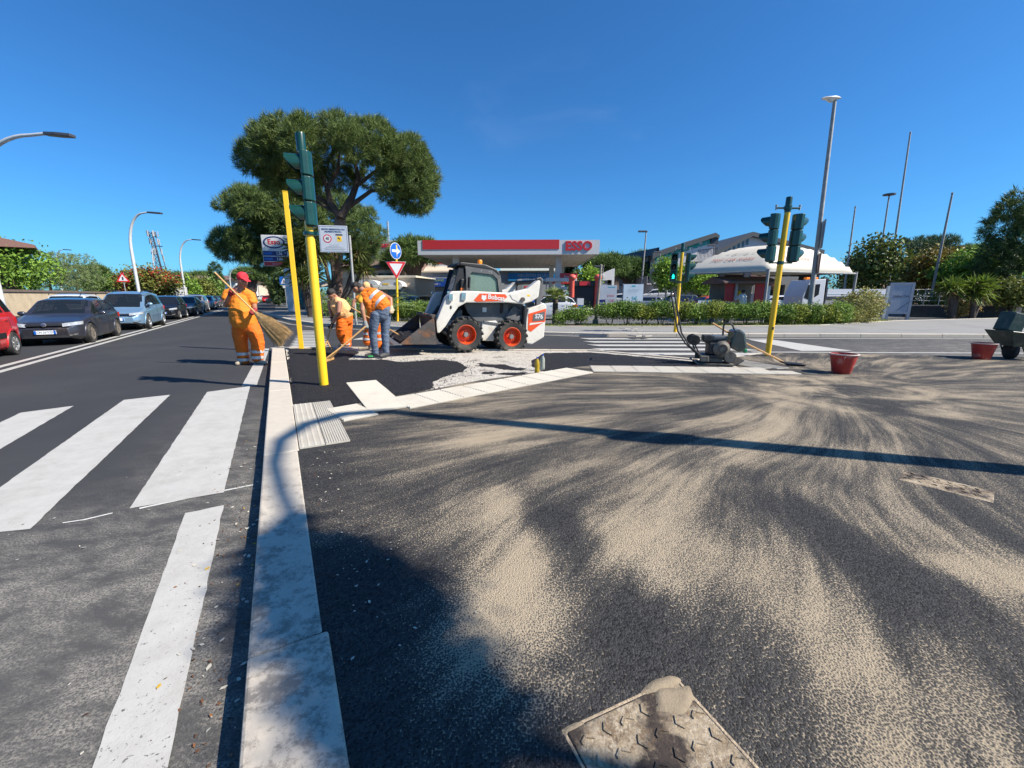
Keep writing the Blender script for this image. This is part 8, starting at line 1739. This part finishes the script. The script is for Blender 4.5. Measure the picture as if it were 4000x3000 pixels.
t = broad('cypress', 'slim dark cypress left of the red cap', 848, 72, 34, 1028, 1165, g_dark, 900, 8, .4, kind='needle', nw=.07, seed=70, nl=20, rl=.6, spread=.4)
def upine(label, px_, Y, w_, top, bot, trunkpx=None, m_=pine_f, n=900, seed=1, k=14, rl=None):
    b0 = dep(trunkpx or px_, 1154, Y); b0.z = 0; t = tree('umbrella_pine', label, b0, None); c0 = dep(px_, (top + bot) / 2 + (bot - top) * .12, Y) - b0; rx = w_ / 2 / FPX * Y; rz = (bot - top) / 2 / FPX * Y; rl = rl or rz * .55
    lob = dome(c0, rx - rl * .5, (rx - rl * .5) * .7, rz * .9, 26, rl, seed, low=-.2); crown('needle', lob, n, m_, t, k, .012 * Y, .0016 * Y, spread=.8)
    for s_ in (-.6, -.2, .3, .7): limb(t, [(0, 0, 0) if s_ == -.2 else (s_ * .05, 0, c0.z * .45), (c0.x * .5 + s_ * rx * .25, 0, c0.z * .78), (c0.x + s_ * rx * .8, 0, c0.z)], [.012 * Y, .009 * Y, .004 * Y], bark_d, 'trunk' if s_ == -.2 else 'limb', 7)
    return t
upine('umbrella pine with many stems left of the canopy', 1615, 50, 185, 940, 1035, 1620, n=1300, seed=81); upine('dark pine left of the arrow sign', 1545, 54, 90, 985, 1045, 1590, pine_d, seed=82)
upine('flat umbrella pine above the far road', 975, 90, 112, 1058, 1088, 985, seed=83); upine('small umbrella pine above the grey-green trees', 375, 75, 70, 1050, 1080, 380, seed=84); upine('far pine left of the cypress', 800, 110, 90, 1075, 1098, 800, seed=85, n=600); upine('far pine behind the antenna mast', 720, 120, 130, 1078, 1100, 715, pine_d, seed=86, n=600)
for i, (x, Y, w_, tp, bt) in enumerate(((2380, 56, 130, 1005, 1075), (2450, 60, 130, 1020, 1085), (2505, 64, 110, 998, 1070), (2425, 66, 180, 1015, 1070), (2345, 62, 110, 1010, 1060))):
    upine(('umbrella pine right of the canopy', 'umbrella pine behind the large billboard', 'tallest pine behind the slim lamp post', 'wide pine in the middle of the grove', 'pine half behind the canopy edge')[i], x, Y, w_, tp, bt, x + (15, 10, -5, 0, 20)[i], n=1000, seed=90 + i)
broad('aleppo_pine', 'dark green pine between the price sign and the road', 1085, 62, 100, 1030, 1180, pine_d, 1300, 12, .5, kind='needle', nw=.07, seed=100, nl=30); broad('roadside_tree', 'dark tree behind the crossing sign', 1130, 58, 90, 1060, 1175, g_dark, 700, 5, .4, seed=101); broad('roadside_tree', 'tree at the end of the far road', 1015, 130, 110, 1095, 1160, g_mid, 600, 5, .6, seed=102)
# verge planting under the pines
for i, (x, y) in enumerate(((-10.8, 26.2), (-9.6, 25.6), (-12.2, 28.2), (-8.6, 24.6))): bush(['low green shrub at the foot of the yuccas', 'second low shrub under the great pine', 'shrub behind the yellow posts', 'shrub beside the feathery palm'][i], x, y, 1.3, .9, .6, g_mid, 380, .12, low=.05, name='shrub')
# middle: young plane trees
for i, (x, tp, bt, w_) in enumerate(((2602, 1022, 1128, 78), (2690, 1050, 1125, 100), (2745, 1060, 1128, 60))): broad('plane_tree', ('lime green plane tree in front of the hall', 'plane tree under the left end of the tent', 'small plane tree beside the tent post')[i], x, 42, w_, tp, bt, g_lime, 1000, 6, .26, seed=110 + i, tm=mat('pale_bark', (.35, .32, .27), .9), trunk=.1)
broad('roadside_tree', 'green tree under the canopy edge beside the brand panels', 2228, 52, 50, 1050, 1110, g_dark, 600, 5, .35, seed=115); broad('roadside_tree', 'light green tree left of the old concrete post', 2305, 46, 60, 1055, 1140, g_lime, 700, 5, .3, seed=116); broad('roadside_tree', 'dark trees behind the parked cars', 2470, 70, 140, 1085, 1150, g_dark, 700, 5, .5, seed=117)
for i, (x, y) in enumerate(((2268, 1205), (2290, 1200), (2315, 1200))): q = at(x, y); bush(('potted plant beside the vending box', 'potted plant behind the traffic cones', 'potted plant next to the concrete post')[i], q.x, q.y, .9, 1.0, .4, g_dark, 240, .14, z=0, low=.3, name='potted_plant')
# right side
broad('magnolia', 'dark glossy tree behind the tent corner', 3415, 34, 150, 945, 1145, leafmat('magnolia_leaf', (0.09, 0.128, 0.03), .6, .2), 1500, 5, .3, seed=120, nl=34, cx=3420); broad('magnolia', 'small olive tree right of the tent', 3330, 45, 90, 1020, 1140, g_olive, 700, 5, .3, seed=121)
b0 = dep(3650, 1154, 46); b0.z = 0; t = tree('cedar', 'dark cedar with flat layered branches behind the flagpole', b0); lob = []
for i in range(26):
    rr = random.Random(i); f_ = i / 25; x = 3640 + rr.uniform(-1, 1) * (60 + 90 * f_); y = 935 + 160 * f_; lob.append((tuple(dep(x, y, 46 + rr.uniform(-2, 2)) - b0), (rr.uniform(.9, 1.9), 1.2, .28)))
crown('needle', lob, 2600, leafmat('cedar_needles', (0.0525, 0.0975, 0.045), .4, .15), t, 12, .4, .05, spread=.6); limb(t, [(0, 0, 0), (0, 0, 5), tuple(dep(3645, 940, 46) - b0)], [.3, .22, .06], bark_d)
broad('autumn_tree', 'brownish olive tree in front of the cedar', 3680, 36, 200, 985, 1135, leafmat('leaf_rust', (0.15, 0.128, 0.03), .6, .25), 1500, 5, .28, seed=125, nl=34); broad('autumn_tree', 'olive tree left of the cedar base', 3575, 38, 110, 1010, 1135, g_olive, 900, 5, .28, seed=126)
broad('shade_tree', 'bright green spreading tree right of the rightmost flagpole', 3815, 33, 240, 1000, 1125, g_bright, 1800, 6, .28, seed=127, nl=36); upine('umbrella pine behind the bright tree', 3840, 70, 200, 965, 1030, 3850, n=1000, seed=128); upine('small pine between cedar and edge', 3770, 80, 140, 990, 1040, 3775, pine_d, seed=129)
broad('conifer', 'tall dark conifer cut off by the right edge', 4010, 30, 210, 755, 1000, pine_d, 1900, 16, .42, kind='needle', nw=.045, seed=130, nl=36); broad('conifer', 'lower dark conifer at the right edge', 3985, 29, 230, 925, 1130, g_dark, 1500, 10, .4, kind='needle', nw=.05, seed=131, nl=30); broad('conifer', 'yellow-green shrub at the right edge', 3960, 27, 150, 1100, 1190, g_olive, 700, 5, .2, seed=132)
yucca('palm-like yucca in front of the low dark wall', 3735, 26.4, [(3722, 1115), (3735, 1140), (3705, 1130)], .85, 110, bm=leafmat('yucca_green', (0.15, 0.24, 0.045), .5, .2)); yucca('larger yucca right of the first before the wall', 3815, 26.2, [(3805, 1120), (3830, 1135), (3795, 1150), (3845, 1110)], .95, 120, bm=MATS['yucca_green'])
for i, (x, Y, w_, tp, m_) in enumerate(((3760, 26.8, 70, 1180, leafmat('dry_shrub', (0.39, 0.3, 0.12), .4, .25)), (3600, 33, 150, 1140, g_olive), (3680, 33, 130, 1150, g_mid), (3880, 31, 130, 1145, MATS['dry_shrub']), (3950, 31, 100, 1150, g_mid))):
    broad('shrub', ('dry yellow shrub at the foot of the yuccas', 'weedy shrubs behind the low wall', 'green shrub behind the low wall', 'yellowish shrub right of the yuccas', 'shrub beside the gate pier')[i], x, Y, w_, tp, 1225, m_, 500, 5, .14, seed=140 + i, trunk=.03)
# far belt of trees that closes the horizon
lob = []; rr = random.Random(5)
for i in range(170):
    a = R(48) + R(84) * i / 169; d = rr.uniform(150, 190); h = rr.uniform(2.2, 4.2); lob.append(((d * math.cos(a), d * math.sin(a), h * .5), (rr.uniform(5, 9), 5, h)))
o = crown('leaf', lob, 7000, leafmat('far_wood', (0.09, 0.143, 0.0525), .35, .15), None, 3, 1.3, name='far_wood'); tag(o, kind='stuff')
# tree behind the photographer, known from its shadow beside the kerb
ct = Vector((-.75, 1.42, 0)); hc = 5.6; off = Vector((math.cos(SUN_AZ), math.sin(SUN_AZ), 0)) * (hc / math.tan(SUN_EL)); bt_ = ct + off
t = tree('street_tree', 'young street tree whose rounded shadow falls beside the kerb', (bt_.x, bt_.y, ZF)); 
def sh(x, y, z=hc): v_ = Vector((x, y, 0)) + Vector((math.cos(SUN_AZ), math.sin(SUN_AZ), 0)) * (z / math.tan(SUN_EL)); return (v_.x - bt_.x, v_.y - bt_.y, z)
lob = [(sh(x, y), (r_, r_, .13)) for x, y, r_ in ((-1.14, 1.98, .13), (-.92, 1.92, .15), (-.78, 1.74, .16), (-.93, 1.72, .16), (-.56, 1.66, .11), (-.72, 1.5, .15), (-.52, 1.36, .16), (-.32, 1.26, .13), (-.24, 1.08, .13), (-.45, 1.14, .12))]
crown('leaf', lob, 1500, g_mid, t, 6, .07, spread=1.2); crown('leaf', [(c, tuple(q * .75 for q in r_)) for c, r_ in lob], 900, g_mid, t, 6, .08, spread=1.2, name='inner_crown')
limb(t, [(0, 0, 0), (0, -.1, 3), sh(-.6, 1.2)], [.07, .06, .03], bark_d)
# ---------------------------------------------------------------- covers, litter, small marks
iron_m, n, l, b = newmat('cover_iron'); P_ = worldco(n)
c1 = mix_n(n, l, maprange(n, l, noise_n(n, l, P_, 9, 8, .75), .4, .65), (.42, .33, .22), (.13, .08, .04)); c1 = mix_n(n, l, maprange(n, l, noise_n(n, l, P_, 40, 6, .75), .46, .6), c1, (.52, .43, .31))
c1 = mix_n(n, l, maprange(n, l, noise_n(n, l, P_, 5, 6, .7), .47, .58), c1, (.05, .035, .026))
l.new(c1, b.inputs['Base Color']); b.inputs['Roughness'].default_value = .75; l.new(bump_n(n, l, noise_n(n, l, P_, 70, 6, .75), .8, .02), b.inputs['Normal'])
rim_iron = mat('cover_rim', (.36, .28, .19), .8, var=.35, scale=25, bump=.6, bscale=60)
def cover(label, c, ang, a, b_, step):
    t = thing('manhole_cover', label, 'manhole cover', c, ang)
    k = MB(); k.box((0, -b_, -.03), (a, 0, .006)); k.build('plate', iron_m, t, bevel=.004)
    for q in (((-.014, -b_ - .014), (a + .014, -b_ - .003)), ((-.014, .003), (a + .014, .014)), ((-.014, -b_), (-.003, 0)), ((a + .003, -b_), (a + .014, 0))): k = MB(); k.box((q[0][0], q[0][1], -.03), (q[1][0], q[1][1], .004)); k.build('frame_bar', rim_iron, t, bevel=.003)
    k = MB(); s_ = step * .3; k.prism([(-s_, -s_ * .5), (0, s_ * .15), (s_, -s_ * .5), (s_, -s_ * .05), (0, s_ * .6), (-s_, -s_ * .05)], 0, .0045); me = k.mesh('tread', iron_m); i = 0; y = -step * .6
    while y > -b_ + step * .3:
        x = step * .6
        while x < a - step * .3:
            link('tread', me, None, t, (x, y, .006), (0, 0, R(90) * ((i + int(y / step)) % 2))); x += step; i += 1
        y -= step
p0_, p1_, p2_ = at(2215, 2860, ZF), at(2640, 2660, ZF), at(2975, 3000, ZF); d = p1_ - p0_
cover('rusty iron cover with chevron tread in the sand at the lower edge', (p0_.x, p0_.y, ZF - .003), math.atan2(d.y, d.x), d.length, .52, .075)
p0_, p1_ = at(3530, 1850, ZF), at(3890, 1935, ZF); d = p1_ - p0_
cover('smaller sandy iron cover on the right under the lamp shadow', (p0_.x + .06, p0_.y + .06, ZF - .0045), math.atan2(d.y, d.x), d.length, .26, .07)
for poly in (((2195, 2880), (2640, 2668), (2660, 2650), (2615, 2640), (2380, 2750), (2185, 2850)), ((2560, 2700), (2690, 2690), (2660, 2790), (2540, 2790))):
    o = heap('sand_drift', [at(x, y, ZF) for x, y in poly], ZF + .001, .009, .014, flatmat('drift_sand', (.20, .155, .10), (.34, .275, .19), 6., st=.5, bs=150) if 'drift_sand' not in MATS else MATS['drift_sand'], .004, soft=.035, nz=.035)
# pale petals, chips and leaves along the gutter and kerb
rg = np.random.default_rng(12); Vs = []; 
def scatter(n_, fx, sz, z):
    for i in range(n_):
        x, y = fx(); a = rg.uniform(0, 6.28); s_ = sz * rg.uniform(.35, 1.2); A_ = np.array((math.cos(a), math.sin(a), rg.uniform(-.15, .3))) * s_; B_ = np.array((-math.sin(a), math.cos(a), rg.uniform(-.15, .3))) * s_ * rg.uniform(.4, .7); o = np.array((x, y, z + .004 + s_ * .25))
        Vs.append([o - A_, o - A_ * .3 + B_, o + A_ * .6 + B_ * .7, o + A_, o + A_ * .2 - B_])
def gut():
    s_ = rg.uniform(-.2, 3.6); w_ = -abs(rg.normal()) * .16 - .02; p = ko0 + u2 * s_ + nrm * w_; return p.x, p.y
def inn():
    s_ = rg.uniform(.2, 2.6); w_ = .34 + abs(rg.normal()) * .22; p = ko0 + u2 * s_ + nrm * w_; return p.x, p.y
def roadp():
    s_ = rg.uniform(-.2, 3.2); w_ = -rg.uniform(.3, 2.2); p = ko0 + u2 * s_ + nrm * w_; return p.x, p.y
scatter(70, gut, .014, 0); scatter(80, inn, .009, ZF); scatter(45, roadp, .011, .004)
o = link('pale_petals', fast_mesh('pale_petals', np.array(Vs), leafmat('petal', (.55, .53, .47), .2, .2))); tag(o, kind='stuff'); Vs = []
scatter(260, gut, .008, 0); scatter(24, inn, .008, ZF); o = link('dead_leaves', fast_mesh('dead_leaves', np.array(Vs), leafmat('dead_leaf', (.13, .065, .035), .6, .1))); tag(o, kind='stuff'); Vs = []
scatter(10, gut, .014, 0); o = link('yellow_leaves', fast_mesh('yellow_leaves', np.array(Vs), leafmat('yellow_leaf', (.5, .33, .03), .3, .2))); tag(o, kind='stuff')
# loose asphalt crumbs round the fresh patches
Vs = []
def crm():
    c = patch1[rg.integers(4, 17)]; return c.x + rg.normal() * .18, c.y + rg.normal() * .18
for i in range(500):
    x, y = crm(); s_ = rg.uniform(.006, .016); z_ = ZF - .022; q = [np.array((x + s_ * math.cos(a), y + s_ * math.sin(a), z_)) for a in (0, 2.1, 4.2)]; tp = np.array((x, y, z_ + s_ * 1.2))
    for a in range(3): Vs.append([q[a], q[(a + 1) % 3], tp])
o = link('asphalt_crumbs', fast_mesh('asphalt_crumbs', np.array(Vs), fresh_m)); tag(o, kind='stuff')
# surveyors' chalk lines and dust marks on the road
mark(px((245, 2043), (330, 2030), (440, 2004), (440, 2008), (330, 2034), (245, 2046)), .0045, 'chalk_line', mat('chalk', (.5, .49, .47), .9, var=.3, scale=20))
mark(px((545, 1985), (800, 1930), (990, 1893), (992, 1897), (800, 1935), (545, 1990)), .0035, 'chalk_line', MATS['chalk'])
bpy.data.scenes.remove(WS)
